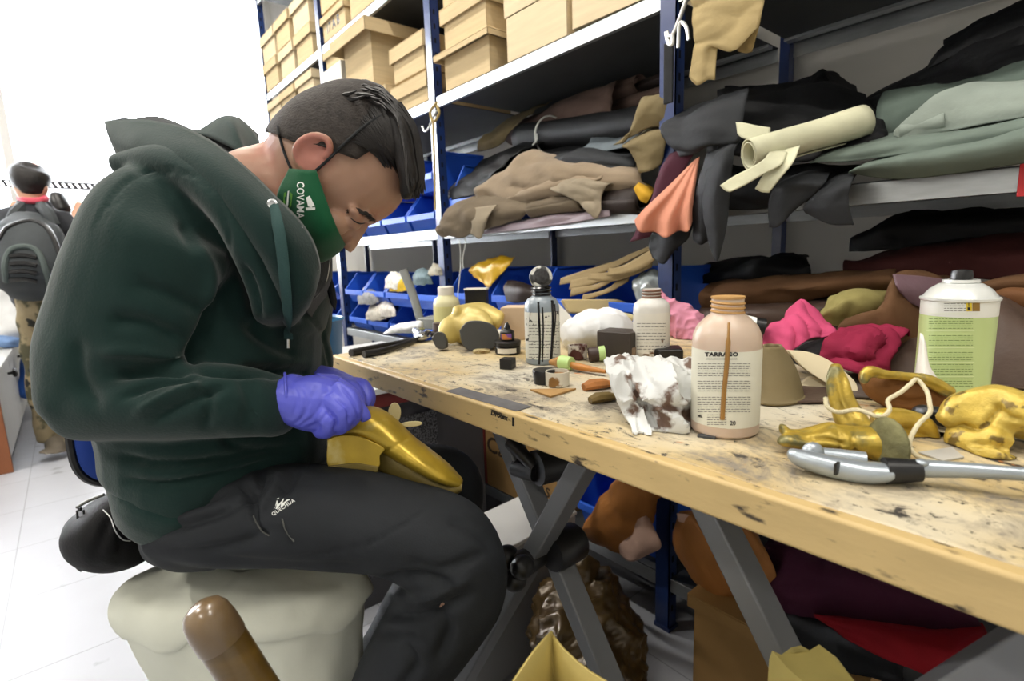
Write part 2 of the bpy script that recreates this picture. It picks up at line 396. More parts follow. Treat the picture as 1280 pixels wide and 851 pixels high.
# bay between the two big blue posts
card_box(-1.745, -1.475, zt3, 1.785, 'closed cardboard box at the bottom of the stack right of the left blue post', lid=.018, ov=.03, group='boxes on the upper shelf')
card_box(-1.735, -1.485, 1.80, 1.935, 'cardboard box with a deep lid, second in the stack right of the left blue post', lid=.05, m=m_card, group='boxes on the upper shelf')
card_box(-1.735, -1.475, 1.95, 2.075, 'cardboard box, topmost in the stack right of the left blue post', lid=.05, m=m_card, group='boxes on the upper shelf')
card_box(-1.385, -1.12, zt3, 1.80, 'wide pale cardboard box sitting on the shelf lip between the two blue posts', lid=0, m=m_card2, group='boxes on the upper shelf')
card_box(-1.395, -1.12, 1.803, 1.955, 'pale cardboard box stacked on the wide pale box between the blue posts', lid=.05, m=m_card2, group='boxes on the upper shelf')
card_box(-1.105, -.83, zt3+.004, 1.86, 'cardboard box standing crooked beside the right blue post', lid=.05, m=m_card2, tilt=.05, group='boxes on the upper shelf')
# bay left of the left post
zb = zt3
card_box(-2.14, -1.87, zb, 1.765, 'cardboard box against the left blue post, bottom of its stack', lid=.05, group='boxes in the far bays')
card_box(-2.13, -1.88, 1.79, 1.90, 'cardboard box against the left blue post, with a pushed-back lid, top of its stack', lid=.055, lidopen=-.04, group='boxes in the far bays')
card_box(-2.47, -2.2, zb, 1.80, 'cardboard box just above the seated man’s hair, under a bigger lidded box', lid=.03, group='boxes in the far bays')
card_box(-2.53, -2.25, 1.815, 2.06, 'large cardboard box with a wide flat lid jutting out above the seated man’s head', lid=.05, ov=.05, group='boxes in the far bays', y=SY-.03)
card_box(-2.83, -2.56, zb, 1.79, 'half hidden cardboard box behind the seated man’s head at shelf level', lid=.04, group='boxes in the far bays')
bx = card_box(-2.83, -2.60, 1.81, 2.02, 'plain white-faced cardboard box left of the wide lidded box', lid=.0, m=m_paper, group='boxes in the far bays', y=SY-.02)
bt = card_box(-2.835, -2.56, 2.165, 2.27, 'cardboard box with black printed letters on its front, on the high shelf', lid=.03, group='boxes in the far bays')
a = MB(); v, f = text_mesh('17 A B', .06, .002); a.add([(-2.71+p[0], SY+.003, 2.215+p[1]) for p in v], f); a.build('print', m_ink, bt, smooth=False)
card_box(-2.5, -2.25, 2.165, 2.33, 'tan cardboard box high up beside the printed box', lid=.04, group='boxes in the far bays')
card_box(-2.84, -2.57, 2.30, 2.46, 'cardboard box with a lid on top of the printed box', lid=.05, group='boxes in the far bays')
card_box(-2.835, -2.61, 2.025, 2.105, 'thin cardboard box under the high shelf above the white-faced box', lid=.03, group='boxes in the far bays')
# farthest bay
xx = [-3.83, -3.55, -3.25]
far_lab = ['nearest the window', 'second from the window', 'third from the window']
for c, x in enumerate(xx):
    z = zb
    for r, h in enumerate((.125, .125, .13)):
        rr = ['bottom', 'middle', 'top'][r]
        card_box(x+random.uniform(0, .02), x+.25, z, z+h, 'bleached cardboard box %s, %s of its pile above eye level' % (far_lab[c], rr), lid=.04, m=(m_card2, m_card)[(c+r) % 2], group='boxes in the far bays', y=SY-.01+.02*random.random())
        z += h+.014
    z = 2.165
    for r, h in enumerate((.15, .15)):
        rr = ['lower', 'upper'][r]
        card_box(x+random.uniform(0, .02), x+.25, z, z+h, 'bleached cardboard box %s, %s of a pair up high' % (far_lab[c], rr), lid=.05, m=(m_card2, m_card)[(c+r+1) % 2], group='boxes in the far bays', y=SY-.01+.02*random.random())
        z += h+.014
# ---- blue picking bins
m_bin = mat('bin_blue_plastic', '2c62d6', .35, var=.05, spec=.5)
m_binl = mat('bin_label_card', 'e4e4e2', .6, var=.02)
def make_bin(x0, x1, y0, z0, h, label, group, dp=.26):
    """Open-front picking bin: sloping side cheeks, low front lip, ribbed rim."""
    t = thing('picking_bin', label, 'bin', ((x0+x1)/2, y0+dp/2, z0), group); k = .004; a = MB(); fl = h*.42; tp = .012
    prof = lambda x: [(x, y0+.03, z0), (x, y0, z0+fl), (x, y0+.075, z0+h), (x, y0+dp, z0+h), (x, y0+dp, z0)]
    for x in (x0, x1-k): a.prism(prof(x), (k, 0, 0))
    a.box((x0, y0+.03, z0), (x1, y0+dp, z0+k)); a.box((x0, y0+dp-k, z0), (x1, y0+dp, z0+h))
    a.prism([(x0, y0+.03, z0), (x0, y0, z0+fl), (x0, y0+k, z0+fl), (x0, y0+.034, z0)], (x1-x0, 0, 0))
    a.build('bin_shell', m_bin, t, smooth=False, bevel=.0012, seg=1)
    r = MB(); r.box((x0-.002, y0-.008, z0+fl-.022), (x1+.002, y0+.003, z0+fl+.004))
    for x in (x0-.004, x1-.004): r.bar((x+.004, y0-.003, z0+fl), (x+.004, y0+.073, z0+h), .01, .008, (1, 0, 0)); r.box((x, y0+.07, z0+h-.008), (x+.008, y0+dp, z0+h+.003))
    r.build('rim', m_bin, t, smooth=False, bevel=.002, seg=1)
    return t
BG = 'blue picking bins'
def bins(xs, y0, z0, h, labs, dp=.26):
    first = None
    for (xa, xb), lb in zip(xs, labs): make_bin(xa, xb, y0, z0, h, lb, BG, dp)
yb = SY+.01
zs = .65+LIP+.001; zm = 1.135+LIP+.001
left = [(-2.82, -2.6), (-2.58, -2.36), (-2.34, -2.12), (-2.1, -1.88)]
pos = ['farthest from', 'second farthest from', 'second nearest', 'nearest']
bins(left, yb, zs, .14, ['lowest-row blue bin on the lower shelf, %s the left blue post' % p for p in pos])
bins(left, yb-.01, zs+.146, .15, ['second-row blue bin on the lower shelf, %s the left blue post' % p for p in pos])
bins(left, yb, zm, .15, ['blue bin level with the seated man’s forehead, %s the left post' % p for p in pos])
bins(left[2:], yb, zm+.155, .15, ['blue bin stacked above forehead level, %s the left blue post' % p for p in pos[2:]])
bins([(-3.78, -3.56), (-3.5, -3.28), (-3.22, -3.0)], yb, zs, .14, ['lowest-row blue bin in the farthest bay, %s the window' % p for p in ('nearest to', 'second from', 'third from')])
bins([(-3.78, -3.56), (-3.5, -3.28), (-3.22, -3.0)], yb, zs+.146, .15, ['second-row blue bin in the farthest bay, %s the window' % p for p in ('nearest to', 'second from', 'third from')])
mid = [(-1.8, -1.58), (-1.52, -1.3), (-1.26, -1.06), (-1.03, -.82)]
mp_ = ['below the yellow plastic bag, beside the left blue post', 'holding a folded dark pouch, behind the carton on the bench', 'behind the drip-stained black bottle', 'beside the right blue post, holding clear plastic']
bins(mid, yb, zs, .15, ['lower blue bin '+p for p in mp_]); bins(mid, yb, zs+.156, .165, ['upper blue bin '+p for p in mp_])
make_bin(-1.79, -1.55, SY+.03, zm, .24, 'tall dark blue bin left of the black leathers on the middle shelf', BG, .3)
make_bin(-1.12, -.84, SY+.02, .125+LIP+.001, .22, 'blue bin under the bench on the lowest shelf, behind the orange hide', BG, .3)
tag(MB().box((-.145, SY-.006, 1.128), (-.125, SY-.0005, 1.182)).build('price_tag', mat('tag_red', 'c62a30', .5), None, bevel=.001), 'small red tag stuck on the steel lip at the right edge', 'tag')
# ================================================================ the workbench on folding trestles
BY0, BY1, BX0, BX1, BZ = .407, 1.06, -1.10, 1.0, .87
m_bench = bpy.data.materials.new('bench_worn_wood'); m_bench.use_nodes = True
def bench_nodes():
    nt = m_bench.node_tree; N = nt.nodes; L = nt.links; b = N['Principled BSDF']
    tc = N.new('ShaderNodeTexCoord')
    def nz(scale, det, st=(1, 1, 1), rough=.55, dist=0):
        mp = N.new('ShaderNodeMapping'); mp.inputs['Scale'].default_value = st; L.new(tc.outputs['Object'], mp.inputs[0])
        n = N.new('ShaderNodeTexNoise'); n.inputs['Scale'].default_value = scale; n.inputs['Detail'].default_value = det; n.inputs['Roughness'].default_value = rough
        n.inputs['Distortion'].default_value = dist; L.new(mp.outputs[0], n.inputs['Vector']); return n.outputs['Fac']
    def ramp(s, a, b_, c0=(0, 0, 0, 1), c1=(1, 1, 1, 1)):
        r = N.new('ShaderNodeValToRGB'); r.color_ramp.elements[0].position = a; r.color_ramp.elements[1].position = b_
        r.color_ramp.elements[0].color = c0; r.color_ramp.elements[1].color = c1; L.new(s, r.inputs[0]); return r.outputs[0]
    def mix(f, a, col):
        m = N.new('ShaderNodeMix'); m.data_type = 'RGBA'; L.new(f, m.inputs[0]); L.new(a, m.inputs[6]); m.inputs[7].default_value = (*hexc(col), 1); return m.outputs[2]
    c = ramp(nz(5, 6, (1, 3, 3)), .3, .7, (*hexc('bda470'), 1), (*hexc('d4c092'), 1))
    c = mix(ramp(nz(3.5, 4), .42, .66), c, 'd0cbbb')
    c = mix(ramp(nz(11, 10, (1, 1.5, 1.5), .74, .5), .49, .63), c, '857d72')
    c = mix(ramp(nz(24, 10, (1, 1.6, 1.6), .76, .6), .56, .63), c, '3a3633')
    c = mix(ramp(nz(70, 8, (1, 1.3, 1.3), .75), .6, .64), c, '1d1b1b')
    c = mix(ramp(nz(17, 6, (1, 1, 1), .6, 2.), .67, .71), c, 'b06a2c')
    L.new(c, b.inputs['Base Color']); b.inputs['Roughness'].default_value = .5
    bp = N.new('ShaderNodeBump'); bp.inputs['Strength'].default_value = .25; bp.inputs['Distance'].default_value = .002
    L.new(nz(40, 8, (1, 3, 3)), bp.inputs['Height']); L.new(bp.outputs[0], b.inputs['Normal'])
bench_nodes()
m_edge = mat('bench_edge_wood', 'c9ae78', .5, var=.12, vscale=7, stretch=(1, 3, 3), col3='3d342a', thr3=(.6, .68), s3=26, bump=.1, bscale=50)
m_leg = mat('trestle_grey_steel', '74767a', .45, metal=.35, var=.06)
m_blk = mat('black_plastic', '101012', .4, var=.15)
bench = thing('work_bench', 'long paint-stained wooden workbench on crossed grey steel trestles', 'workbench', (-.05, .73, 0))
MB().box((BX0, BY0+.016, BZ-.036), (BX1, BY1, BZ)).build('bench_top', m_bench, bench, bevel=.003)
MB().box((BX0, BY0, BZ-.0365), (BX1, BY0+.016, BZ+.0006)).build('front_edging', m_edge, bench, bevel=.004, seg=3)
MB().box((-.655, BY0+.006, BZ), (-.50, BY0+.034, BZ+.0012), rotz(.04)).build('grey_tape', mat('worn_grey_paint', '5d5c5e', .7, var=.3, vscale=30), bench)
bz = BZ-.037
def legbar(a, b): MB().bar(a, b, .026, .034, (0, 1, 0)).build('leg', m_leg, bench, smooth=False, bevel=.003)
Z0 = .012
for yy in (.50,):
    legbar((-.655, yy, bz), (-.655+(bz-Z0)/1.5, yy, Z0)); legbar((-.415, yy-.03, bz), (-.415-(bz-Z0)/1.66, yy-.03, Z0))
    legbar((-.305, yy, bz), (-.305+(bz-Z0)/1.54, yy, Z0))
    q0, q1 = onY(1290, 803, .47), onY(1190, 863, .47); sl = (q0[2]-q1[2])/(q0[0]-q1[0]); legbar((q0[0]+(bz-q0[2])/sl, yy-.03, bz), (q0[0]+(Z0-q0[2])/sl, yy-.03, Z0))
for x in (.9,):
    for yy in (.46, 1.0): legbar((x, yy, bz), (x, yy, Z0))
for x in (-1.0,): legbar((x, 1.0, bz), (x, 1.0, Z0))
MB().bar((-.7, 1.0, bz-.02), (.9, 1.0, bz-.02), .03, .04).build('rear_rail', m_leg, bench, smooth=False, bevel=.003)
h = MB(); c = onY(692, 690, .487); h.lathe([(.012, -.008), (.026, -.007), (.028, 0), (.028, .045), (.024, .05), (.01, .055)], c, 24, (0, 1, 0)); h.build('pivot_hub', m_blk, bench)
k = MB(); c2 = onY(650, 706, .44)
for t in range(3):
    an = t*2*PI/3+.5; k.ell(c2+np.array([.019*math.cos(an), -.01, .019*math.sin(an)]), .0165, .018, .0165)
k.lathe([(.018, -.012), (.02, 0), (.015, .05)], c2, 16, (0, 1, 0)); k.build('clamp_knob', m_blk, bench)
lv = MB(); c3 = onY(688, 578, .52); lv.tube([c3-np.array([0, .03, 0]), c3+np.array([.03, .12, 0])], .026, 22)
lv.tube([c3-np.array([0, .03, 0]), c3+np.array([-.055, -.03, .026])], [.009, .012], 12); lv.tube([c3-np.array([0, .03, .01]), c3+np.array([-.045, -.03, -.012])], [.011, .014], 12); lv.tube([c3+np.array([0, .02, .0]), c3+np.array([0, .02, .04])], .02, 12)
lv.build('height_lock', m_blk, bench)
# ================================================================ the seated craftsman
def vol(mb, nodes, n=24, k=5):
    """Tapered round limb: nodes (px, py, depth, half width px, half depth m); sections stand across the path in the picture plane."""
    q = crv(np.array(nodes, float), k); rs = []
    for i, (x, y, d, r, rd) in enumerate(q):
        a, b = q[max(i-1, 0)], q[min(i+1, len(q)-1)]; t = np.array([b[0]-a[0], b[1]-a[1]]); t /= np.linalg.norm(t)+1e-9
        px = (-t[1], t[0]); c = P(x, y, d); e = (P(x+px[0], y+px[1], d)-c)
        rs.append([c+e*r*math.cos(2*PI*j/n)+VIEW*rd*math.sin(2*PI*j/n) for j in range(n)])
    # rounded ends
    def endcap(r, inner):
        c = np.mean(r, 0); out = np.mean(r, 0)-np.mean(inner, 0); L = np.linalg.norm(np.array(r[0])-c); out = out/(np.linalg.norm(out)+1e-9)
        return [[c+(np.array(p)-c)*math.cos(a)+out*L*.55*math.sin(a) for p in r] for a in (.5, .95, 1.3, 1.5)]
    rs = endcap(rs[0], rs[1])[::-1]+rs+endcap(rs[-1], rs[-2])
    mb.rings(rs); return mb
def sect(mb, secs, n=28, k=4, pw=1.):
    """Loft through sections (A px, B px, depth, half depth): A and B are the two silhouette points."""
    q = crv(np.array([[*a, *b, d, h] for a, b, d, h in secs], float), k); rs = []
    for ax, ay, bx, by, d, h in q:
        A = P(ax, ay, d); B = P(bx, by, d); c = (A+B)/2; e = (B-A)/2
        rs.append([c-e*np.sign(math.cos(t))*abs(math.cos(t))**pw+VIEW*h*(-np.sign(math.sin(t))*abs(math.sin(t))**pw) for t in [2*PI*j/n for j in range(n)]])
    mb.rings(rs); return rs
m_skin = mat('skin', 'a8836d', .5, var=.1, vscale=9, subs=.15, bump=.04, bscale=160, col3='a8624f', thr3=(.5, .75), s3=12)
m_skin2 = mat('skin_flushed', 'b5786a', .5, var=.12, vscale=14, subs=.15, bump=.04, bscale=160)
m_hood = mat('sweatshirt_dark_green', '142c29', .92, var=.1, vscale=14, bump=.16, bscale=330, sheen=.22, spec=.2)
m_hoodin = mat('sweatshirt_lining', '1c2228', .95, var=.1, bump=.2, bscale=300, sheen=.2, spec=.2)
m_trou = mat('trouser_charcoal', '23262a', .75, var=.12, vscale=12, bump=.1, bscale=420, spec=.25)
m_glove = mat('nitrile_glove_violet', '5a5fd0', .42, var=.06, vscale=30, bump=.06, bscale=240)
m_maskg = mat('mask_green_cloth', '0f5232', .85, var=.1, vscale=20, bump=.12, bscale=600, sheen=.2, spec=.2)
m_strap = mat('mask_elastic_black', '14171a', .8, var=.1)
m_white = mat('print_white', 'e8ece8', .6, var=.03)
m_lime = mat('print_lime', '5f9a3a', .6, var=.03)
m_hair = mat('hair_dark_brown', '1d1a19', .55, var=.45, vscale=26, bump=.5, bscale=70, stretch=(1, 1, 1), spec=.4)
m_hairs = mat('hair_cropped', '332e2b', .75, var=.35, vscale=90, bump=.5, bscale=300, spec=.3)
man = thing('person', 'seated man in dark green hooded sweatshirt and green mask, bent over a gold shoe', 'person', P(300, 690, .78)*np.array([1, 1, 0])+np.array([0, 0, .2]))
# ---- body: one continuous skin (head, neck, trunk and limbs inside the clothes)
hd = .745
HEAD = [((492, 146), (514, 196), hd, .028), ((474, 117), (515, 222), hd, .052), ((438, 111), (503, 245), hd, .067), ((403, 121), (490, 263), hd, .075),
        ((379, 134), (470, 276), hd, .077), ((360, 152), (453, 283), hd, .075), ((350, 162), (443, 293), hd, .069), ((343, 170), (430, 306), hd, .062),
        ((338, 176), (412, 318), hd, .056), ((332, 180), (392, 318), hd, .055), ((322, 184), (366, 305), hd+.005, .058), ((305, 190), (342, 290), hd+.01, .062), ((280, 205), (318, 300), hd+.03, .075),
        ((235, 240), (330, 330), .79, .13), ((190, 320), (350, 400), .80, .15), ((180, 450), (360, 480), .79, .13), ((225, 585), (330, 585), .785, .10), ((255, 650), (312, 650), .785, .07)]
bd = MB(); sect(bd, HEAD)
def bp(px, py, d=hd): return P(px, py, d)
EXF = (P(458, 277, hd)-P(390, 195, hd)); EXF /= np.linalg.norm(EXF); EUP = np.cross(EXF, VIEW); EUP /= np.linalg.norm(EUP)
if EUP.dot(P(480, 120, hd)-P(430, 200, hd)) < 0: EUP = -EUP
AXH = [EXF, VIEW, EUP]        # head axes: forward, away from the camera, up
# nose, brow, cheeks, jaw, eyelids on both sides
bd.tube([bp(456, 279), bp(447, 290), bp(437, 302), bp(430, 308)], [.007, .009, .012, .013], 14, sm=4)
for s_ in (-1, 1):
    bd.ell(bp(446, 268, hd+s_*.034), .012, .024, .008, AXH); bd.ell(bp(463, 273, hd+s_*.018), .008, .02, .007, AXH)   # brow
    bd.ell(bp(441, 277, hd+s_*.034), .0125, .0145, .0115, AXH)                                                       # closed lids
    bd.ell(bp(420, 279, hd+s_*.042), .017, .02, .016, AXH)                                                           # cheekbone
    bd.ell(bp(436, 303, hd+s_*.010), .008, .007, .006, AXH)
    bd.ell(bp(378, 262, hd+s_*.045), .03, .014, .03, AXH)                                                            # jaw
# ear (near and far)
def ear(s_):
    dd = lambda x: hd+s_*x
    hel = [(374, 208, .068), (369, 194, .074), (373, 180, .080), (386, 171, .084), (401, 170.5, .086), (411, 177, .085), (412, 188, .081), (405, 197, .077)]
    bd.tube([P(x, y, dd(z)) for x, y, z in hel], [.004, .0046, .005, .0052, .0052, .005, .0045, .0035], 10, sm=4)
    bd.tube([P(378, 205, dd(.069)), P(381, 190, dd(.073)), (P(392, 181, dd(.078))), P(402, 183, dd(.078))], [.0034, .0042, .0042, .003], 10, sm=4)
    bd.ell(P(390, 190, dd(.070)), .023, .006, .0195, AXH); bd.ell(P(377, 207, dd(.069)), .0065, .004, .006, AXH); bd.ell(P(395, 202, dd(.072)), .005, .005, .0055, AXH)
ear(-1); ear(1)
vol(bd, [(230, 250, .69, 45, .06), (190, 330, .655, 52, .055), (135, 480, .65, 42, .045), (150, 508, .645, 34, .04), (260, 500, .645, 32, .035), (350, 505, .66, 25, .026), (385, 505, .67, 22, .022)], n=16)
vol(bd, [(345, 290, .93, 40, .06), (368, 400, .92, 20, .035), (384, 442, .89, 13, .024), (404, 474, .85, 11, .018)], n=16)
vol(bd, [(275, 642, .73, 36, .06), (400, 646, .69, 46, .055), (560, 690, .675, 44, .05), (520, 805, .70, 40, .045), (440, 950, .75, 30, .035), (418, 1015, .775, 25, .033)], n=16)
vol(bd, [(300, 625, .86, 35, .06), (450, 604, .93, 32, .05), (565, 598, .945, 26, .05), (540, 720, .97, 26, .045), (430, 900, 1.0, 24, .035), (405, 960, 1.01, 22, .03)], n=16)
body = remesh(bd, 'body', [m_skin, m_skin2], man, .0028, 5)
def paint_ear():
    w = worldloc(body); me = body.data; c = np.array([tuple(p.center) for p in me.polygons])+w; pr = proj(c)
    m = (np.hypot((pr[:, 0]-391)/25, (pr[:, 1]-190)/23) < 1)*1; me.polygons.foreach_set('material_index', m.astype(int)); me.update()
paint_ear()
# closed eyelashes and eyebrows
rnd0 = random.Random(5)
for s_, nm in ((-1, 'near'), (1, 'far')):
    b = MB(); bl = crv(np.array([(434, 264, .0495), (444, 262.5, .0485), (455, 267, .0405), (464, 275, .028)]), 24)
    for x, y, z in bl:
        for q in range(2):
            jx, jy = rnd0.uniform(-1, 1), rnd0.uniform(-2.6, 2.6); b.tube([P(x+jx-1.5, y+jy, hd+s_*(z-.0006)), P(x+jx+2.5, y+jy-.3, hd+s_*(z+.0002)), P(x+jx+6, y+jy+2.4, hd+s_*(z-.0012))], [.0004, .0006, .0002], 5)
    b.build('eyebrow', m_hairs, man)
    b = MB(); b.tube([P(437, 271.5, hd+s_*.0485), P(444, 277, hd+s_*.048), P(450, 279.5, hd+s_*.043), P(456, 279, hd+s_*.036)], [.0004, .0009, .001, .0005], 8, sm=5); b.build('eyelashes', m_hair, man)
# ---- hair: cropped sides, longer top with a quiff over the forehead
def hairshell(secs, off, thmax, name, m, n=56):
    q = crv(np.array([[*a, *b, d, h] for a, b, d, h in secs], float), 5); rs = []
    for i, (ax, ay, bx, by, d, h) in enumerate(q):
        A = P(ax, ay, d); B = P(bx, by, d); c = (A+B)/2; e = (B-A)/2; L = np.linalg.norm(e); tm = thmax(i/5.); row = []
        for j in range(n+1):
            t = -tm+2*tm*j/n; o = off*(1 if abs(t) < tm*.93 else .55)
            row.append(c-e*(1+o/L)*math.cos(t)+VIEW*(h+o)*math.sin(t))
        rs.append(row)
    G = np.array(rs); return G
crop = [((492, 146), (514, 196), hd, .030)]+HEAD[1:8]
def tm(i): return np.interp(i, [0, 1, 2, 3, 4, 5, 6, 7], [PI, 2.7, 1.98, 1.98, 1.62, 1.36, .95, .5])
G = hairshell(crop, .0042, tm, 'x', None)
hmb = MB(); hmb.grid(G); hair = hmb.build('hair', [m_hairs], man, solid=.003, off=1.)
# long top: locks combed forward from the crown, and a quiff hanging past the forehead
hl = MB(); rnd = random.Random(3)
lk = []
for i in range(620):
    s = .06+.94*rnd.random(); w = rnd.uniform(-1, 1)                    # s: start along the crown; w: across the head
    ww = w*(.062-.012*s); kk = math.sqrt(max(0, 1-(w*.9)**2))
    def top(u, lift=0):                                         # crown line of the head, u from the back (0) to the quiff tip (1)
        x = np.interp(u, [0, .2, .4, .55, .7, .85, 1, 1.1], [398, 428, 458, 482, 505, 520, 528, 530]); y = np.interp(u, [0, .2, .4, .55, .7, .85, 1, 1.1], [121, 109, 107, 116, 141, 182, 228, 243])
        sink = (1-kk)*42; dx, dy = (np.interp(u, [0, .5, 1], [.35, .05, -.75]), np.interp(u, [0, .5, 1], [.95, .95, .25]))
        return P(x+dx*(sink-lift), y+dy*(sink-lift), hd+ww)
    u0 = s*.8; ln = rnd.uniform(.22, .42); lf = rnd.uniform(-5, 1.5); us = np.linspace(u0, min(u0+ln, 1.06+rnd.uniform(-.05, .05)), 6)
    j = rnd.uniform(-.005, .005)
    pts = [top(u, lf+1.5*math.sin(q*1.1))+VIEW*j*q for q, u in enumerate(us)]
    hl.tube(pts, [.0006, .0024, .0028, .0026, .002, .0005], 5)
# quiff body
for w in np.linspace(-1, 1, 11):
    kk = math.sqrt(1-(w*.85)**2); sk = (1-kk)*30
    hl.tube([P(480-sk*.1, 128+sk, hd+w*.05), P(503-sk*.4, 152+sk*.6, hd+w*.052), P(513-sk*.6, 190+sk*.2, hd+w*.05), P(517-sk*.5, 222, hd+w*.044), P(512-sk*.3, 242, hd+w*.036), P(504, 240, hd+w*.03)], [.008, .013, .013, .012, .0085, .003], 10, sm=4)
for i in range(90):
    w = rnd.uniform(-1, 1); kk = math.sqrt(1-(w*.85)**2); sk = (1-kk)*30; o = rnd.uniform(0, 9)
    hl.tube([P(492-sk*.2+o, 128+sk, hd+w*.052), P(512-sk*.4+o*.8, 158+sk*.5, hd+w*.054), P(521-sk*.6+o*.7, 195+sk*.2, hd+w*.05), P(524-sk*.5+o*.6, 226, hd+w*.045), P(516-sk*.3+o*.3+rnd.uniform(-8, 6), 246+rnd.uniform(-6, 3), hd+w*.038)], [.002, .003, .003, .0024, .0006], 6, sm=3)
thd = bvh_of(body, hair); P0 = P(440, 195, hd)
for i in range(230):                                            # side locks swept from the crown towards the temple and fringe
    s_ = rnd.random(); x0, y0 = 482-34*s_+rnd.uniform(-9, 6), 116+58*s_+rnd.uniform(-6, 6); x1, y1 = 519-44*s_+rnd.uniform(-4, 5), 226-28*s_+rnd.uniform(-8, 10)
    mx_, my_ = (x0+x1)/2+7*(1-s_), (y0+y1)/2-4; t1 = rnd.uniform(.55, 1.); pts = []
    for u in np.linspace(0, t1, 6):
        x = (1-u)**2*x0+2*u*(1-u)*mx_+u*u*x1; y = (1-u)**2*y0+2*u*(1-u)*my_+u*u*y1; r = ray(x, y); r /= np.linalg.norm(r)
        hh = thd.ray_cast(Vector(CP.tolist()), Vector(r.tolist())); lf = .001+.0045*math.sin(PI*min(1, u*.9+.05))*(1-.5*s_)
        pts.append((np.array(hh[0])-r*lf) if hh[0] is not None and hh[3] < hd*1.25 else P(x, y, hd-.03))
    for side in (0, 1):
        q = [p-2*VIEW*np.dot(p-P0, VIEW) for p in pts] if side else pts
        hl.tube(q, [.0005, .0017, .0021, .0021, .0017, .0004], 5)
hl.build('hair_top', m_hair, man)
# ---- green face mask with printed emblem and elastic
mk = []
for u in np.linspace(0, 1, 9):
    pass
near = [((362, 211, .672), (347, 243, .672), (352, 268, .685), (372, 298, .70), (388, 318, .722), (402, 328, .742)),
        ((374, 212, .664), (368, 240, .662), (374, 266, .668), (390, 297, .68), (403, 315, .71), (412, 323, .742)),
        ((386, 213, .663), (388, 240, .658), (395, 264, .660), (407, 288, .672), (416, 305, .70), (421, 317, .742)),
        ((395.5, 213.5, .665), (404, 239, .664), (412, 262, .667), (421, 285, .681), (428, 299, .71), (432, 306, .742))]
def flipd(p): return (p[0], p[1], 2*.745-p[2])
rows = [[P(*q) for q in r]+[P(*flipd(q)) for q in r[-2::-1]] for r in near]
mo = MB(); mo.grid(surf(rows, 8, 5)); maskt = mo.build('face_mask', m_maskg, man, solid=.0022, off=0.)
tree = bvh_of(maskt)
em = MB(); v, f = text_mesh('COVAMA', 15., .25, 1.05)
dx = np.array([-.2, 43.]); dx /= np.linalg.norm(dx); stickpx(em, tree, v*np.array([.70, .86, 1])[:v.shape[1]], f, (375, 250), dx, (dx[1], -dx[0]), .0012); em.build('print', m_white, maskt, smooth=False)
em = MB()
for poly in ([(382.5, 247), (387, 244.5), (390, 259.5), (385, 258)], [(387, 244.5), (393.5, 257.5), (389.5, 258.5), (386.5, 251.5)], [(382, 259.5), (394, 259), (394, 262.5), (382.5, 263)]):
    vv = np.array([(x, y) for x, y in poly]); stickpx(em, tree, vv, [(0, 1, 2, 3)], (0, 0), (1, 0), (0, 1), .0012)
em.build('emblem', m_white, maskt, smooth=False)
em = MB()
vv = np.array([(359.5, 239), (361.5, 238), (360, 258), (357.5, 259)]); stickpx(em, tree, vv, [(0, 1, 2, 3)], (0, 0), (1, 0), (0, 1), .003); em.build('print_stripe', m_white, maskt, smooth=False)
em = MB()
for vv in ([(355, 241), (358, 240), (356, 257), (354, 254)], [(363, 240), (365.5, 243), (364, 258), (361.5, 260)]): stickpx(em, tree, np.array(vv), [(0, 1, 2, 3)], (0, 0), (1, 0), (0, 1), .0012)
em.build('print_stripe', m_lime, maskt, smooth=False)
tb = bvh_of(body, hair)
def onhead(pts, lift=.0015, dflt=.66):
    out = []
    for x, y in crv(np.array(pts, float), 5):
        r = ray(x, y); r = r/np.linalg.norm(r); h = tb.ray_cast(Vector(CP.tolist()), Vector(r.tolist())); out.append(np.array(h[0])-r*lift if h[0] is not None else P(x, y, dflt))
    return out
st = MB()
st.tube(onhead([(364, 212), (358, 198), (352, 180), (347, 158)], .002), .0018, 8)
a = onhead([(394, 214), (412, 198), (432, 178), (455, 158), (474, 146), (488, 139)], .003); st.tube(a, .002, 8)
st.build('mask_elastic', m_strap, maskt)
# ---- sweatshirt: trunk and both sleeves in one cloth, pressed into folds
h = MB()
vol(h, [(300, 232, .80, 50, .13), (285, 275, .80, 92, .175), (275, 335, .80, 112, .185), (270, 400, .80, 122, .18), (268, 480, .785, 122, .165), (272, 545, .775, 116, .155), (266, 590, .77, 106, .15), (260, 607, .77, 96, .142)])
vol(h, [(384, 500, .80, 24, .07), (386, 540, .79, 24, .08), (384, 572, .785, 22, .08)])
vol(h, [(350, 500, .79, 44, .10), (352, 545, .78, 44, .11), (345, 572, .78, 40, .11)])
vol(h, [(225, 245, .70, 55, .08), (203, 285, .655, 84, .078), (188, 335, .645, 97, .076), (166, 400, .642, 94, .074), (138, 460, .64, 82, .072), (118, 503, .636, 52, .068)])
vol(h, [(112, 500, .635, 48, .062), (165, 500, .628, 49, .062), (230, 499, .628, 49, .060), (290, 500, .634, 46, .055), (325, 504, .644, 40, .048), (345, 507, .65, 36, .042)], k=5)
vol(h, [(344, 507, .652, 37, .044), (352, 508, .655, 36.5, .043)])                                         # ribbed cuff
vol(h, [(355, 310, .93, 55, .08), (372, 370, .92, 42, .07), (378, 425, .90, 34, .055), (392, 448, .88, 24, .05), (400, 462, .87, 16, .04)])
vol(h, [(175, 222, .73, 25, .06), (210, 212, .69, 26, .05), (250, 226, .665, 26, .045), (290, 262, .65, 26, .045), (320, 310, .65, 26, .045), (340, 360, .665, 26, .04), (350, 395, .69, 24, .05)])   # cloth under the hood
vol(h, [(375, 330, .80, 32, .07), (385, 365, .80, 26, .07), (370, 400, .79, 30, .09)])                      # front placket
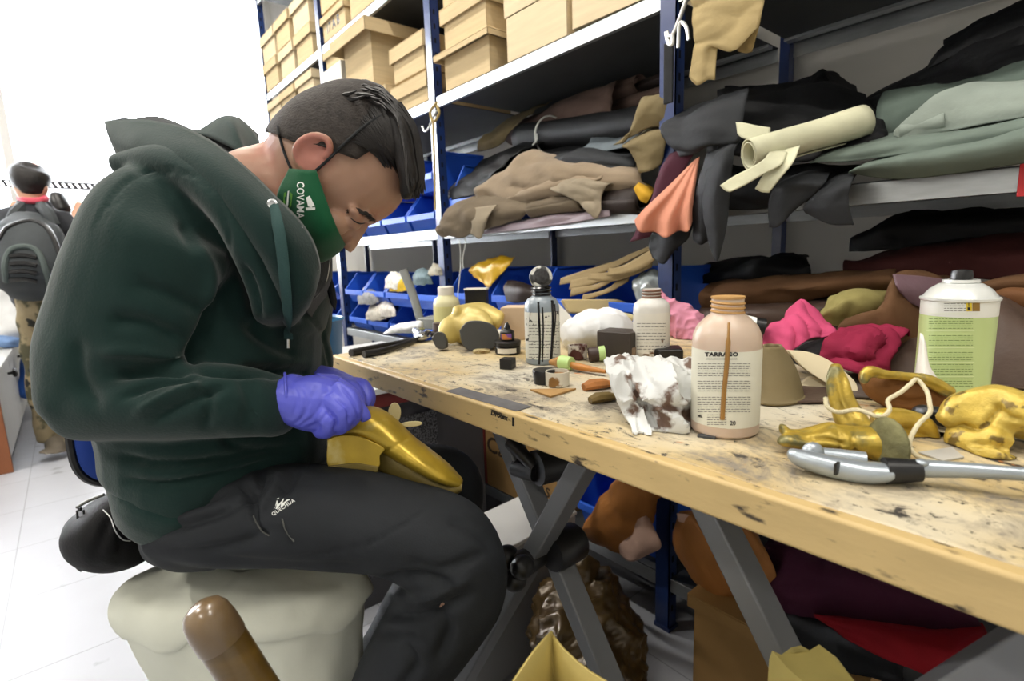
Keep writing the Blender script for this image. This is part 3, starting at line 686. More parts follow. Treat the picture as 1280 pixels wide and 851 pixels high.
fold = [
 ([(112, 292), (135, 250), (165, 224), (205, 212), (245, 222), (272, 252), (286, 300), (284, 350)], 2.2, .0025, .72),      # shoulder seam
 ([(118, 296), (141, 256), (168, 231), (205, 219), (240, 229), (265, 257)], 1.6, .0012, .72),
 ([(292, 345), (268, 395), (246, 438), (238, 452)], 9, .011, .8), ([(238, 456), (285, 462), (330, 462), (352, 462)], 7, .012, .8),
 ([(130, 400), (180, 405), (232, 428)], 11, .006, .72), ([(120, 440), (180, 440), (235, 452)], 8, -.006, .72), ([(140, 470), (190, 462), (240, 462)], 6, .008, .72),
 ([(150, 498), (200, 478), (250, 470)], 5, .006, .72), ([(165, 518), (215, 492), (262, 478)], 5, -.005, .72), ([(190, 528), (240, 500), (285, 482)], 5, .005, .72),
 ([(160, 350), (215, 372), (262, 392)], 12, .005, .72), ([(235, 300), (262, 340), (258, 390)], 9, -.005, .75), ([(225, 275), (245, 320)], 8, .004, .72),
 ([(95, 420), (100, 470), (125, 515)], 12, .004, .72), ([(250, 470), (262, 500), (255, 540)], 7, .004, .72), ([(300, 470), (310, 500), (305, 535)], 6, .004, .72),
 ([(315, 473), (318, 505), (316, 540)], 3, .004, .72), ([(138, 568), (200, 580), (290, 572), (380, 556)], 6, .007, .8), ([(150, 600), (210, 604), (300, 588), (350, 572)], 4, .006, .8),
 ([(300, 400), (340, 430), (380, 445)], 8, .006, .9), ([(345, 408), (370, 396), (392, 402), (408, 430), (413, 465)], 3, .004, 1.), ([(275, 545), (300, 560), (350, 558)], 6, .005, .85),
 ([(300, 330), (318, 370), (325, 420)], 8, .006, .85), ([(335, 470), (370, 462), (400, 470)], 6, .008, .9)]
hoodie = remesh(h, 'sweatshirt', m_hood, man, .0048, 4, creases([(a, w*.9, d*1.7, *r) for a, w, d, *r in fold], .003, 13.), 1)
# seam stitching and ribbed hem
hr = MB()
vol(hr, [(268, 600, .77, 103, .150), (260, 617, .77, 90, .146)], n=40)
for rr in (): pass
hem = remesh(hr, 'ribbed_hem', m_hood, man, .005, 3, None)
# hood lying on the shoulders
hood = [[(133, 154, .76), (137, 168, .735), (142, 180, .725), (147, 191, .735), (152, 202, .77)],
        [(165, 151, .725), (169, 172, .69), (173, 190, .68), (176, 203, .69), (178, 214, .73)],
        [(215, 158, .69), (212, 179, .652), (209, 194, .645), (207, 205, .655), (205, 214, .69)],
        [(262, 178, .67), (253, 197, .632), (245, 211, .625), (239, 221, .635), (234, 230, .67)],
        [(305, 212, .655), (293, 228, .618), (282, 242, .612), (274, 252, .622), (266, 260, .655)],
        [(345, 250, .65), (331, 266, .612), (318, 280, .606), (309, 291, .615), (301, 299, .65)],
        [(374, 281, .65), (360, 299, .617), (346, 313, .612), (336, 326, .62), (328, 335, .655)],
        [(392, 312, .655), (379, 333, .63), (365, 350, .625), (353, 362, .638), (345, 370, .67)],
        [(397, 340, .665), (390, 362, .65), (378, 378, .648), (366, 392, .66), (357, 400, .69)],
        [(389, 368, .69), (385, 380, .685), (377, 392, .685), (368, 402, .69), (361, 408, .71)]]
g = MB(); G = surf([[P(*p) for p in r] for r in hood], 6, 6); g.grid(crumple(G, .0022, 14, 3.))
hood_o = g.build('hood', m_hood, man, solid=.007, off=0.)
lobe = [[(160, 203, .75), (152, 214, .735), (148, 226, .74), (153, 240, .76), (165, 248, .78)], [(185, 194, .70), (176, 205, .675), (173, 218, .672), (176, 230, .69), (182, 240, .72)],
        [(214, 196, .67), (212, 206, .655), (213, 214, .653), (214, 222, .66), (214, 230, .69)], [(250, 214, .65), (250, 221, .64), (251, 228, .638), (251, 234, .645), (250, 242, .67)],
        [(288, 250, .635), (288, 257, .626), (288, 263, .624), (287, 269, .63), (285, 277, .66)], [(322, 296, .63), (321, 304, .622), (320, 310, .622), (318, 316, .63), (315, 324, .66)]]
g = MB(); g.grid(surf([[P(*p) for p in r] for r in lobe], 6, 5)); g.build('hood_seam_fold', m_hood, hood_o, solid=.006, off=0.)
inner = [[(135, 153, .755), (150, 153, .79), (160, 150, .82)], [(165, 151, .73), (180, 158, .80), (190, 147, .87)], [(215, 157, .70), (225, 170, .80), (214, 153, .90)],
         [(262, 177, .675), (262, 186, .80), (246, 165, .92)], [(290, 199, .665), (285, 200, .80), (266, 154, .93)], [(318, 226, .66), (305, 215, .80), (282, 147, .935)], [(340, 246, .66), (318, 222, .81), (300, 150, .935)], [(352, 260, .66), (330, 240, .82), (322, 168, .92)]]
g = MB(); G = surf([[P(*p) for p in r] for r in inner], 6, 6); g.grid(crumple(G, .003, 12, 9.)); g.build('hood_lining', m_hoodin, hood_o, solid=.005, off=0.)
farp = [[(232, 172, .88), (246, 168, .91), (262, 172, .93)], [(255, 170, .86), (264, 156, .90), (276, 158, .93)], [(276, 178, .83), (279, 149, .87), (292, 150, .93)], [(300, 192, .80), (292, 158, .84), (300, 150, .93)], [(318, 214, .79), (306, 186, .83), (316, 165, .92)], [(326, 232, .79), (316, 205, .83), (324, 180, .9)]]
g = MB(); g.grid(surf([[P(*p) for p in r] for r in farp], 6, 6)); g.build('hood_far_fold', m_hood, hood_o, solid=.006, off=0.)
# zip edges, drawstring with metal eyelet and tip
m_zip = mat('zip_silver', 'c9cbcc', .35, metal=.8, var=.05)
th = bvh_of(hoodie, hood_o)
def beads(pts, r, lift=.001, n=60):
    q = resample(crv(np.array(pts, float), 6), n); z = MB()
    for x, y, d in q: z.ell(P(x, y, d), r, r, r, None, 8, 5)
    return z
beads([(377, 284, .645), (386, 300, .648), (393, 318, .65), (397, 338, .655)], .0013, n=44).build('zip', m_zip, hood_o)
beads([(412, 312, .79), (411.5, 330, .775), (408, 350, .76), (398, 367, .74), (385, 379, .715), (374, 388, .675)], .0013, n=64).build('zip', m_zip, hood_o)
fl = [[(397, 318, .745), (399, 340, .74), (390, 362, .72), (372, 385, .69)], [(405, 314, .77), (406, 338, .76), (397, 363, .735), (374, 388, .69)], [(413, 311, .80), (413, 332, .79), (408, 356, .77), (380, 386, .71)], [(411, 325, .86), (414, 350, .85), (408, 380, .84), (396, 405, .82)]]
g = MB(); g.grid(surf([[P(*p) for p in r] for r in fl], 6, 6)); g.build('collar_facing', m_hoodin, hood_o, solid=.004, off=0.)
def cordpts(pts, lift):
    out = []
    for x, y in crv(np.array(pts, float), 5):
        r = ray(x, y); r = r/np.linalg.norm(r); hh = th.ray_cast(Vector(CP.tolist()), Vector(r.tolist())); out.append(np.array(hh[0])-r*lift if hh[0] is not None else P(x, y, .62))
    return out
ds = MB(); q = cordpts([(341, 256), (347, 280), (352, 310), (356, 350), (359, 385), (360, 412), (360, 424)], .006)
for i in range(len(q)): q[i] = q[i]
rs = []
for i, p in enumerate(q):
    t = q[min(i+1, len(q)-1)]-q[max(i-1, 0)]; t /= np.linalg.norm(t); x = np.cross(t, VIEW); x /= np.linalg.norm(x)
    rs.append([p+x*.0068*math.cos(a)-VIEW*.0022*math.sin(a) for a in np.linspace(0, 2*PI, 13)[:-1]])
ds.rings(rs); ds.build('drawstring', mat('drawstring_green', '2c4a48', .9, var=.1, bump=.3, bscale=400), hood_o)
tp = MB(); tp.tube([q[-1], q[-1]+(P(360, 437, .62)-P(360, 424, .62))], .0022, 10); tp.build('cord_tip', m_zip, hood_o)
ey = MB(); c = q[0]; ey.lathe([(.0028, -.001), (.0062, -.001), (.0066, .001), (.0045, .0022), (.0028, .001)], c-VIEW*.001, 20, -VIEW); ey.build('eyelet', m_zip, hood_o)
d2 = MB(); d2.tube([P(411, 345, .80), P(414, 362, .79), P(417, 378, .79), P(419, 388, .79)], [.0035, .006, .005, .0008], 8); d2.build('drawstring', m_strap, hood_o)
# ---- trousers
t = MB()
vol(t, [(238, 650, .78, 44, .11), (258, 646, .765, 53, .12), (290, 642, .755, 56, .12)])
vol(t, [(232, 648, .73, 46, .09), (290, 645, .70, 56, .088), (360, 642, .69, 61, .082), (430, 646, .682, 61, .078), (500, 659, .675, 57, .073), (550, 680, .672, 62, .07), (572, 702, .674, 60, .068), (566, 742, .684, 63, .066), (532, 795, .70, 60, .063), (492, 858, .72, 52, .058), (452, 935, .75, 46, .053), (430, 985, .768, 42, .05)])
vol(t, [(270, 630, .85, 45, .09), (360, 612, .90, 42, .075), (450, 602, .93, 42, .066), (530, 594, .945, 40, .062), (567, 602, .95, 36, .06), (562, 650, .955, 36, .055), (530, 730, .97, 36, .055), (470, 840, .99, 34, .05), (430, 920, 1.0, 32, .048)])
tfold = [([(470, 728), (520, 722), (575, 735)], 7, .008), ([(480, 742), (530, 745), (590, 722)], 5, -.006), ([(475, 765), (530, 770), (595, 742)], 7, .007), ([(470, 790), (525, 800)], 6, .005),
 ([(505, 700), (550, 712), (610, 690)], 8, .004), ([(330, 585), (322, 610), (300, 630)], 5, .008), ([(350, 590), (345, 610), (325, 640)], 6, -.006), ([(372, 586), (362, 606), (350, 620)], 4, .006), ([(300, 600), (316, 625), (320, 655)], 5, .007),
 ([(180, 665), (230, 655), (300, 632)], 6, .006), ([(175, 645), (220, 635), (290, 612)], 5, .006), ([(195, 690), (260, 690), (340, 665)], 8, .005), ([(250, 700), (350, 705), (470, 710)], 6, .003), ([(340, 700), (460, 680), (550, 625)], 2, .002), ([(560, 650), (590, 660), (622, 690)], 8, .003),
 ([(318, 648), (325, 660), (334, 670)], 2.5, .005), ([(352, 655), (358, 668), (365, 680)], 2, .004), ([(540, 760), (560, 790), (545, 830)], 9, .006), ([(500, 800), (520, 830), (500, 860)], 7, .005)]
trousers = remesh(t, 'trousers', m_trou, man, .0048, 4, creases([(a, w*.9, d*1.6, *r) for a, w, d, *r in tfold], .0025, 16.), 1)
tt = bvh_of(trousers)
e = MB()
v, f = text_mesh('QUECHUA', 6.5, .1, 1.1); ax = np.array([26, -17.]); ax /= np.linalg.norm(ax); stickpx(e, tt, v, f, (354, 634), ax, (-ax[1]*-1*-1, -ax[0]) if False else (ax[1], -ax[0]))
z = [(342, 637), (346, 623), (349, 622), (347, 631), (353, 622.5), (355, 623), (353, 629), (359, 624), (363, 624), (358, 627), (352.5, 634), (350.5, 634), (351.5, 629), (346, 636), (344.5, 636), (346, 629)]
stickpx(e, tt, np.array(z), [tuple(range(len(z)))], (0, 0), (1, 0), (0, 1)); e.build('print', m_white, trousers, smooth=False)
for pts in ([(317, 645), (321, 654), (328, 664), (336, 669)], [(353, 649), (356, 660), (361, 669), (367, 676)]):
    q = resample(crv(np.array(pts, float), 5), 22); zz = MB()
    for x, y in q:
        r = ray(x, y); r = r/np.linalg.norm(r); hh = tt.ray_cast(Vector(CP.tolist()), Vector(r.tolist()))
        if hh[0] is not None: zz.ell(np.array(hh[0])-r*.0006, .0011, .0011, .0011, None, 6, 4)
    zz.build('pocket_zip', mat('zip_grey', '6f706c', .5, metal=.5), trousers)
# ---- shoes resting on the stool's foot ring (below the frame)
m_shoe = mat('shoe_black_leather', '17171a', .5, var=.1)
def foot(cx, cy, d, name='shoe'):
    a = P(cx, cy, d); fw = np.array([RIGHT[0]*.9-VIEW[0]*.2, RIGHT[1]*.9-VIEW[1]*.2, 0]); fw /= np.linalg.norm(fw); sd = np.cross(fw, (0, 0, 1)); s_ = MB(); rs = []
    for x, w_, z0, z1 in ((-.075, .022, -.05, .0), (-.06, .034, -.058, .05), (-.02, .038, -.058, .06), (.04, .04, -.058, .035), (.11, .046, -.058, .015), (.16, .042, -.058, .0), (.19, .022, -.055, -.015)):
        rs.append([a+fw*x+sd*w_*math.cos(q)+np.array([0, 0, (z0+z1)/2+(z1-z0)/2*math.sin(q)]) for q in np.linspace(0, 2*PI, 17)[:-1]])
    s_.rings(rs); s_.build(name, m_shoe, man, sub=1); return a
fa = foot(428, 1000, .772); fb = foot(420, 940, 1.003)
# ---- gloves
def hand_glove(fn):
    g = MB(); fn(g); return remesh(g, 'glove', m_glove, man, .0017, 2, creases(GF, .0006, 60.), 1)
GF = [([(424, 482), (438, 497), (447, 517), (449, 530)], 1.8, .0035), ([(418, 497), (434, 511), (436, 531)], 1.8, .0035), ([(406, 511), (420, 525), (417, 540)], 1.8, .003), ([(362, 476), (372, 495), (366, 520)], 2.5, .0016), ([(374, 480), (382, 505), (372, 530)], 2.2, .0014), ([(388, 500), (380, 520), (366, 530)], 2., .0016), ([(405, 500), (392, 520), (374, 532)], 2., .0016), ([(412, 512), (398, 528), (380, 536)], 2., .0014), ([(398, 478), (390, 498)], 3, .001)]
def near_hand(g):
    vol(g, [(356, 492, .657, 29, .034), (368, 499, .655, 31, .034), (386, 503, .655, 35, .034), (404, 505, .657, 35, .034), (418, 505, .660, 31, .031), (427, 505, .664, 24, .027)], n=20)
    fr = lambda pts, r: g.tube([P(*p) for p in pts], r, 12, sm=4)
    fr([(420, 486, .652), (437, 499, .642), (442, 517, .642), (433, 531, .655)], [.0125, .0125, .0112, .0088])            # middle
    fr([(412, 500, .640), (428, 513, .633), (428, 530, .640), (416, 537, .655)], [.0125, .0125, .0112, .0085])             # ring
    fr([(398, 514, .636), (412, 526, .631), (409, 538, .640), (398, 540, .655)], [.0115, .0112, .010, .008])            # little
    fr([(420, 481, .678), (437, 492, .676), (448, 508, .672), (455, 519, .670), (458, 525, .671)], [.0115, .0105, .0088, .0082, .0065])  # index, reaching along the shoe
    fr([(395, 478, .69), (420, 480, .71), (436, 496, .715), (442, 514, .712)], [.013, .012, .010, .0085])                 # thumb behind
def far_hand(g):
    vol(g, [(396, 470, .84, 15, .03), (412, 476, .82, 17, .032), (428, 483, .80, 17, .034), (440, 487, .79, 14, .034)], n=18)
    fr = lambda pts, r: g.tube([P(*p) for p in pts], r, 12, sm=4)
    fr([(436, 479, .768), (453, 483, .757), (459, 495, .748), (455, 508, .740)], [.0112, .0112, .0102, .0082])
    fr([(438, 481, .792), (456, 486, .786), (461, 499, .778), (456, 511, .770)], [.0112, .0112, .0102, .0082])
    fr([(438, 486, .816), (454, 493, .812), (457, 505, .805), (450, 514, .795)], [.011, .011, .010, .008])
    fr([(434, 490, .838), (448, 499, .835), (450, 510, .826), (444, 518, .818)], [.0098, .0098, .0088, .0072])
    fr([(424, 479, .78), (438, 484, .748), (447, 496, .732), (450, 507, .728)], [.0125, .0118, .0102, .0082])
hand_glove(near_hand); hand_glove(far_hand)
cuf = MB(); q = []
for a in np.linspace(0, 2*PI, 25)[:-1]: q.append((358+2*math.cos(a), 496+29.5*math.cos(a), .657-.034*math.sin(a)))
cuf.tube([P(*p) for p in q+[q[0]]], .0018, 8, cap=False); cuf.build('glove_cuff', m_glove, man)
# ---- waist bag worn behind the hip
m_bag = mat('waist_bag_black', '101012', .7, spec=.2, var=.15, bump=.15, bscale=300)
wb = thing('waist_bag', 'black zipped waist bag worn behind the seated man’s hip', 'bag', P(130, 700, .80))
b = MB(); vol(b, [(113, 648, .81, 22, .05), (122, 652, .805, 36, .07), (140, 656, .80, 45, .085), (160, 657, .79, 50, .09), (178, 655, .785, 46, .085)])
bg = remesh(b, 'pouch', m_bag, wb, .005, 4, creases([([(95, 640), (130, 622), (165, 612)], 3, .004), ([(118, 700), (128, 670), (140, 640)], 6, .005), ([(145, 705), (155, 680)], 6, .004)], .003, 20.), 2)
st = MB(); st.tube([P(165, 618, .80), P(150, 608, .79), P(140, 612, .77)], .008, 8); st.build('belt_strap', m_bag, wb)
tw = bvh_of(bg)
def onbag(pts, lift): 
    out = []
    for x, y in crv(np.array(pts, float), 5):
        r = ray(x, y); r = r/np.linalg.norm(r); hh = tw.ray_cast(Vector(CP.tolist()), Vector(r.tolist())); out.append(np.array(hh[0])-r*lift if hh[0] is not None else P(x, y, .75))
    return out
p = MB(); p.tube(onbag([(129, 637), (138, 647), (144, 663), (153, 674), (163, 676)], .0005), .0008, 6); p.build('piping', m_zip, wb)
def puller(x, y, ang, d):
    p = MB(); c = P(x, y, d); e = (P(x+math.sin(ang), y+math.cos(ang), d)-c); s_ = (P(x+math.cos(ang), y-math.sin(ang), d)-c)
    q = [c+s_*a+e*b for a, b in ((-4, 0), (4, 0), (4.5, 18), (0, 22), (-4.5, 18), (-4, 0))]; p.tube(q, .0013, 8); p.tube([c+s_*-4+e*8, c+s_*4+e*8], .0011, 6); p.tube([c, c+e*-4], .0025, 8); p.build('zip_puller', mat('puller_dark_metal', '3b3b3d', .35, metal=.7), wb)
puller(100, 638, .1, .735); puller(98, 692, .15, .76)
z = MB(); z.tube(onbag([(96, 634), (110, 626), (130, 618)], .001), .0022, 8); z.build('zip', mat('zip_grey', '6f706c', .5, metal=.5), wb)
# ---- swivel stool with a blue backrest, under a draped cream hide
m_cream = mat('hide_cream', 'd4d6c8', .75, var=.05, vscale=8, bump=.12, bscale=60)
m_chairb = mat('chair_blue_shell', '1c3f97', .5, var=.06)
m_chr = mat('chrome', 'b9bcc0', .2, metal=1., var=.03)
SC = P(305, 716, .765); zseat = SC[2]
stool = thing('work_stool', 'high swivel work stool with a small blue backrest, under the seated man', 'stool', (SC[0], SC[1], 0))
s = MB(); s.lathe([(.01, -.05), (.06, -.05), (.072, -.04), (.075, -.02), (.065, -.004), (.01, 0)], (SC[0], SC[1], zseat-.012), 36); s.build('seat', m_blk, stool)
s = MB(); s.lathe([(.03, .12), (.03, .3), (.022, .3), (.022, zseat-.06)], (SC[0], SC[1], 0), 20); s.build('column', m_chr, stool)
for k in range(5):
    a = 2*PI*k/5+.4; c, d = math.cos(a), math.sin(a); s = MB(); s.tube([(SC[0]+c*.02, SC[1]+d*.02, .11), (SC[0]+c*.27, SC[1]+d*.27, .07)], [.022, .015], 10); lg = s.build('leg', m_blk, stool)
    s = MB(); s.lathe([(.02, -.012), (.026, -.008), (.026, .008), (.02, .012)], (SC[0]+c*.27, SC[1]+d*.27, .027), 16, (-d, c, 0)); s.tube([(SC[0]+c*.27, SC[1]+d*.27, .03), (SC[0]+c*.27, SC[1]+d*.27, .08)], .008, 8); s.build('caster', m_blk, lg)
s = MB(); fr_z = min(fa[2], fb[2])-.065; s.tube([(SC[0]+.24*math.cos(a), SC[1]+.24*math.sin(a), fr_z) for a in np.linspace(0, 2*PI, 40)], .01, 10, cap=False)
for a in (.3, .3+PI/2, .3+PI, .3+1.5*PI): s.tube([(SC[0]+.02*math.cos(a), SC[1]+.02*math.sin(a), fr_z), (SC[0]+.24*math.cos(a), SC[1]+.24*math.sin(a), fr_z)], .007, 8)
s.build('foot_ring', m_chr, stool)
bc = P(172, 540, .97); bk = MB()
bwd = np.array([bc[0]-SC[0], bc[1]-SC[1], 0]); bwd /= np.linalg.norm(bwd); bsd = np.cross(bwd, (0, 0, 1.)); rs = []
for off_, sc_ in ((-.012, .8), (-.008, .97), (.008, 1.), (.016, .9), (.018, .5)):
    rs.append([bc+bwd*off_+bsd*sc_*.095*np.sign(math.cos(q))*abs(math.cos(q))**.7+np.array([0, 0, sc_*.083*np.sign(math.sin(q))*abs(math.sin(q))**.7]) for q in np.linspace(0, 2*PI, 41)[:-1]])
bk.rings(rs); bk.build('backrest', m_chairb, stool)
e = MB(); e.tube([bc+bsd*.097*np.sign(math.cos(q))*abs(math.cos(q))**.7+np.array([0, 0, .085*np.sign(math.sin(q))*abs(math.sin(q))**.7]) for q in np.linspace(0, 2*PI, 49)], .007, 8, cap=False); e.build('edge_trim', m_blk, stool)
e = MB(); e.tube([bc+bwd*.03, bc+bwd*.05-np.array([0, 0, .12]), np.array([SC[0], SC[1], zseat-.08])+bwd*.22, np.array([SC[0], SC[1], zseat-.08])], .014, 10, sm=4); e.build('back_bracket', m_blk, stool)
# draped hide over the seat
cg = MB(); rows = []; hr_ = np.array([RIGHT[0], RIGHT[1], 0]); hr_ /= np.linalg.norm(hr_); hb_ = np.array([-VIEW[0], -VIEW[1], 0]); hb_ /= np.linalg.norm(hb_)
N = 120
for j in range(N+1):
    a = 2*PI*j/N; c, d = math.cos(a), math.sin(a)                # c: to the right seen from the camera, d: towards it
    w1 = 1+.025*math.sin(3*a)+.015*math.sin(7*a+1); R0 = np.array(hr_*c*.178+hb_*d*.092)*w1
    L = .33+.03*math.sin(2*a)+.02*math.sin(5*a); gap = math.exp(-((a-1.0)/.07)**2); L = L*(1-0*gap)
    end = .40+.26*(c+1)/2+.10*max(0, -d); wv = .05*math.sin(8*a+.5)+.03*math.sin(13*a); lip = .010*math.sin(4*a+2)+.006*math.sin(9*a)
    row = [(.01, .003), (.5, .003), (.82, 0), (.95, -.008), (1.01, -.028), (1.0, -.042+lip), (.93, -.056+lip), (.93+(end-.93)*.35+wv*.5, -.07-L*.33), (.93+(end-.93)*.7+wv, -.07-L*.66), (end+wv*1.2, -.07-L)]
    rows.append([np.array([SC[0], SC[1], zseat+z])+R0*r for r, z in row])
G = np.array([crv(r, 5) for r in rows]); G = crumple(G, .0035, 22, 2.)
G[-1] = G[0]; cg.grid(G); tag(cg.build('draped_hide', m_cream, None, solid=.003, off=1., weld=True), 'cream hide draped over the work stool as a seat cover', 'seat cover')
# ================================================================ leather hides and rolls on the shelves
def LM(n, c, rough=.65, bump=.22, bs=90, **k): return mat('leather_'+n, c, rough, bump=bump, bscale=bs, vscale=9, var=k.pop('var', .16), spec=k.pop('spec', .18), **k)
L_blk = LM('black', '131416', .6); L_slate = LM('slate', '2a2c2f', .7); L_slate2 = LM('blue_grey', '5c656b', .7); L_brown = LM('mauve_brown', '6d5a52', .75)
L_olive = LM('olive', '7a6d50', .8); L_tan = LM('tan_suede', '8a7a66', .9, sheen=.2); L_taupe = LM('taupe', '8f8472', .85); L_taupe_d = LM('taupe_dark', '6a5f50', .85)
L_mauve = LM('shiny_mauve', '9d8f98', .3); L_yel = LM('yellow', 'c79a2e', .7); L_orange = LM('coral', 'd5927a', .75); L_burg = LM('burgundy', '4a2432', .75)
L_green = LM('grey_green', '66726a', .8); L_green2 = LM('pale_grey_green', '8b958d', .8); L_green3 = LM('deep_grey_green', '525e57', .8); L_cream = LM('cream', 'cbcaae', .7)
L_beige = LM('beige_raw', 'b7a377', .85); L_rust = LM('rust', '5a402a', .8); L_maroon = LM('maroon', '3a1a19', .85); L_choc = LM('chocolate', '2a221f', .55)
L_cog = LM('cognac', 'a8703c', .6); L_pink = LM('blush', 'c9a898', .7); L_plum = LM('plum', '421c30', .85); L_red = LM('red', '8f1822', .8)
L_oliv2 = LM('olive_green', '8d8452', .8); L_hot = LM('hot_pink', 'c44d74', .8); L_crim = LM('crimson', '8a2340', .8); L_drk = LM('dark_brown', '4f4038', .45)
def ripple(G, amp, sd=0., fx=5., fz=15.):
    """Soft creases running roughly along the cloth, pushed out along its normal."""
    du = np.gradient(G, axis=0); dv = np.gradient(G, axis=1); n = np.cross(du, dv); n /= np.linalg.norm(n, axis=2)[..., None]+1e-9; G = G.copy()
    for i in range(G.shape[0]):
        for j in range(G.shape[1]):
            p = G[i, j]; w = nz3(p, 4., sd)*.06; q = Vector((float((p[0]+p[1]+w[0])*fx+sd), float((p[1]*.6+w[1])*fz), float((p[2]+w[2]+.25*p[0])*fz)))
            r = 1-abs(mnoise.noise(q)); r2 = 1-abs(mnoise.noise(q*2.1+Vector((3, 1, 7)))); G[i, j] = p+n[i, j]*amp*(r**4-.35+.4*(r2**4-.35))
    return G
def hide(label, rows, m, group='leather hides on the shelves', amp=.004, s=11., th=.0025, fold=.011, ku=8, kv=8, name='leather_hide', cat='leather hide', Z=None, seed=None):
    """A hide: rows of (px, py, Y) standing in planes parallel to the wall, smoothed, rumpled and given its thickness."""
    pts = [[onY(*p) for p in r] for r in rows]
    G = surf(pts, ku, kv); sd = seed if seed is not None else random.uniform(0, 50); dg_ = np.linalg.norm(G.reshape(-1, 3).max(0)-G.reshape(-1, 3).min(0)); fe = fold*min(1., (dg_/.42)**2); G = ripple(crumple(G, amp, s, sd), fe, sd)
    g = MB(); g.grid(G); o = g.build(name, m, None, solid=th, off=0.); return tag(o, label, cat, group)
def roll(label, a, b, ra, rb, m, group='leather hides on the shelves', turns=2.2, amp=.003, flap=0, start=0., core=.42, name='leather_roll', cat='leather roll', n=14):
    """A rolled hide: spiral section carried from a to b (world points)."""
    a, b = np.array(a), np.array(b); ax = (b-a)/np.linalg.norm(b-a); x = np.cross(ax, (0, 0, 1.)); x /= np.linalg.norm(x); y = np.cross(x, ax); rows = []
    for i in range(n+1):
        t = i/n; R = ra+(rb-ra)*t; row = []
        for k in range(int(turns*26)+1):
            u = k/(turns*26); th = start+2*PI*turns*u; r = R*(core+(1-core)*u**.8)*(1+.05*math.sin(th*2+t*3))
            row.append(a+(b-a)*t+(x*math.cos(th)+y*math.sin(th))*r)
        if flap:
            l = row[-1]; tdir = (-x*math.sin(th)+y*math.cos(th))
            for k in range(1, 7): row.append(l+tdir*flap*k/6*.6-np.array([0, 0, flap*(k/6)**2*.6]))
        rows.append(row)
    g = MB(); g.grid(crumple(np.array(rows), amp, 14, random.uniform(0, 50))); return tag(g.build(name, m, None, solid=.0022, off=0.), label, cat, group)
# ---- middle shelf, bay between the blue posts
roll('mauve-brown hide roll at the top back of the pile, under the upper shelf', onY(640, 168, 1.60), onY(800, 104, 1.50), .05, .035, L_brown, turns=2)
roll('small mauve-brown leather roll against the right blue post', onY(742, 142, 1.56), onY(834, 116, 1.42), .028, .03, L_brown, turns=2)
roll('thin dark brown roll tucked in below the upper shelf by the right post', onY(770, 118, 1.58), onY(834, 96, 1.48), .022, .022, L_choc, turns=2)
hide('mauve-brown hide fanned out over the tied black roll', [[(650, 172, 1.45), (700, 160, 1.40), (760, 150, 1.36)], [(655, 160, 1.47), (705, 140, 1.42), (764, 128, 1.38)], [(640, 160, 1.55), (705, 126, 1.48), (770, 104, 1.44)], [(650, 155, 1.66), (720, 120, 1.6), (780, 100, 1.55)]], L_brown)
hide('olive-brown hide with a curled pale edge at the left end of the pile', [[(596, 190, 1.42), (615, 186, 1.40), (630, 178, 1.40)], [(600, 176, 1.42), (618, 168, 1.39), (640, 160, 1.38)], [(618, 160, 1.50), (640, 150, 1.45), (660, 142, 1.44)], [(640, 145, 1.6), (660, 138, 1.58), (690, 125, 1.56)]], L_olive)
rb_ = roll('thick black leather roll tied with a white cord', onY(655, 176, 1.42), onY(822, 152, 1.33), .062, .052, L_blk, turns=2.5)
c = MB(); cc = onY(688, 170, 1.40); axr = onY(822, 152, 1.33)-onY(655, 176, 1.42); axr /= np.linalg.norm(axr); xx = np.cross(axr, (0, 0, 1.)); xx /= np.linalg.norm(xx); yy = np.cross(xx, axr)
c.tube([cc+(xx*math.cos(q)+yy*math.sin(q))*.067 for q in np.linspace(0, 2*PI, 40)], .0032, 8, cap=False); c.tube([cc-np.array([0, .068, -.0]), cc-np.array([-.01, .075, .02]), cc-np.array([.01, .08, .04])], .003, 8)
tag(c.build('tying_string', m_white, None), 'white cord tied round the thick black leather roll', 'cord')
hide('black hide sloping down to the left blue post', [[(562, 250, 1.20), (580, 248, 1.19), (600, 244, 1.18)], [(558, 240, 1.22), (590, 222, 1.20), (628, 206, 1.20)], [(590, 214, 1.28), (622, 198, 1.27), (660, 186, 1.28)], [(600, 200, 1.4), (650, 180, 1.38), (690, 172, 1.38)]], L_blk, amp=.007)
hide('black hide lying across the middle of the pile under the tied roll', [[(600, 240, 1.22), (690, 218, 1.22), (790, 222, 1.2)], [(604, 212, 1.24), (700, 196, 1.23), (800, 208, 1.21)], [(630, 198, 1.36), (710, 184, 1.33), (800, 190, 1.31)], [(640, 190, 1.5), (720, 178, 1.5), (810, 180, 1.5)]], L_blk, amp=.008)
hide('dark slate hide bulging in the middle of the pile', [[(682, 208, 1.195), (735, 214, 1.19), (792, 218, 1.19)], [(690, 196, 1.20), (740, 192, 1.19), (796, 206, 1.19)], [(712, 188, 1.27), (748, 184, 1.26), (800, 192, 1.26)]], L_slate, amp=.006)
hide('pale blue-grey offcut on the dark slate hide', [[(722, 188, 1.235), (750, 190, 1.23), (778, 184, 1.23)], [(734, 182, 1.26), (755, 180, 1.255), (784, 176, 1.25)], [(740, 170, 1.33), (770, 172, 1.32), (806, 168, 1.30)]], L_slate2)
hide('grey-blue offcut poking out between black hides on the left', [[(632, 224, 1.19), (644, 216, 1.19), (656, 208, 1.19)], [(640, 208, 1.195), (650, 200, 1.195), (662, 194, 1.2)]], L_slate2, amp=.002)
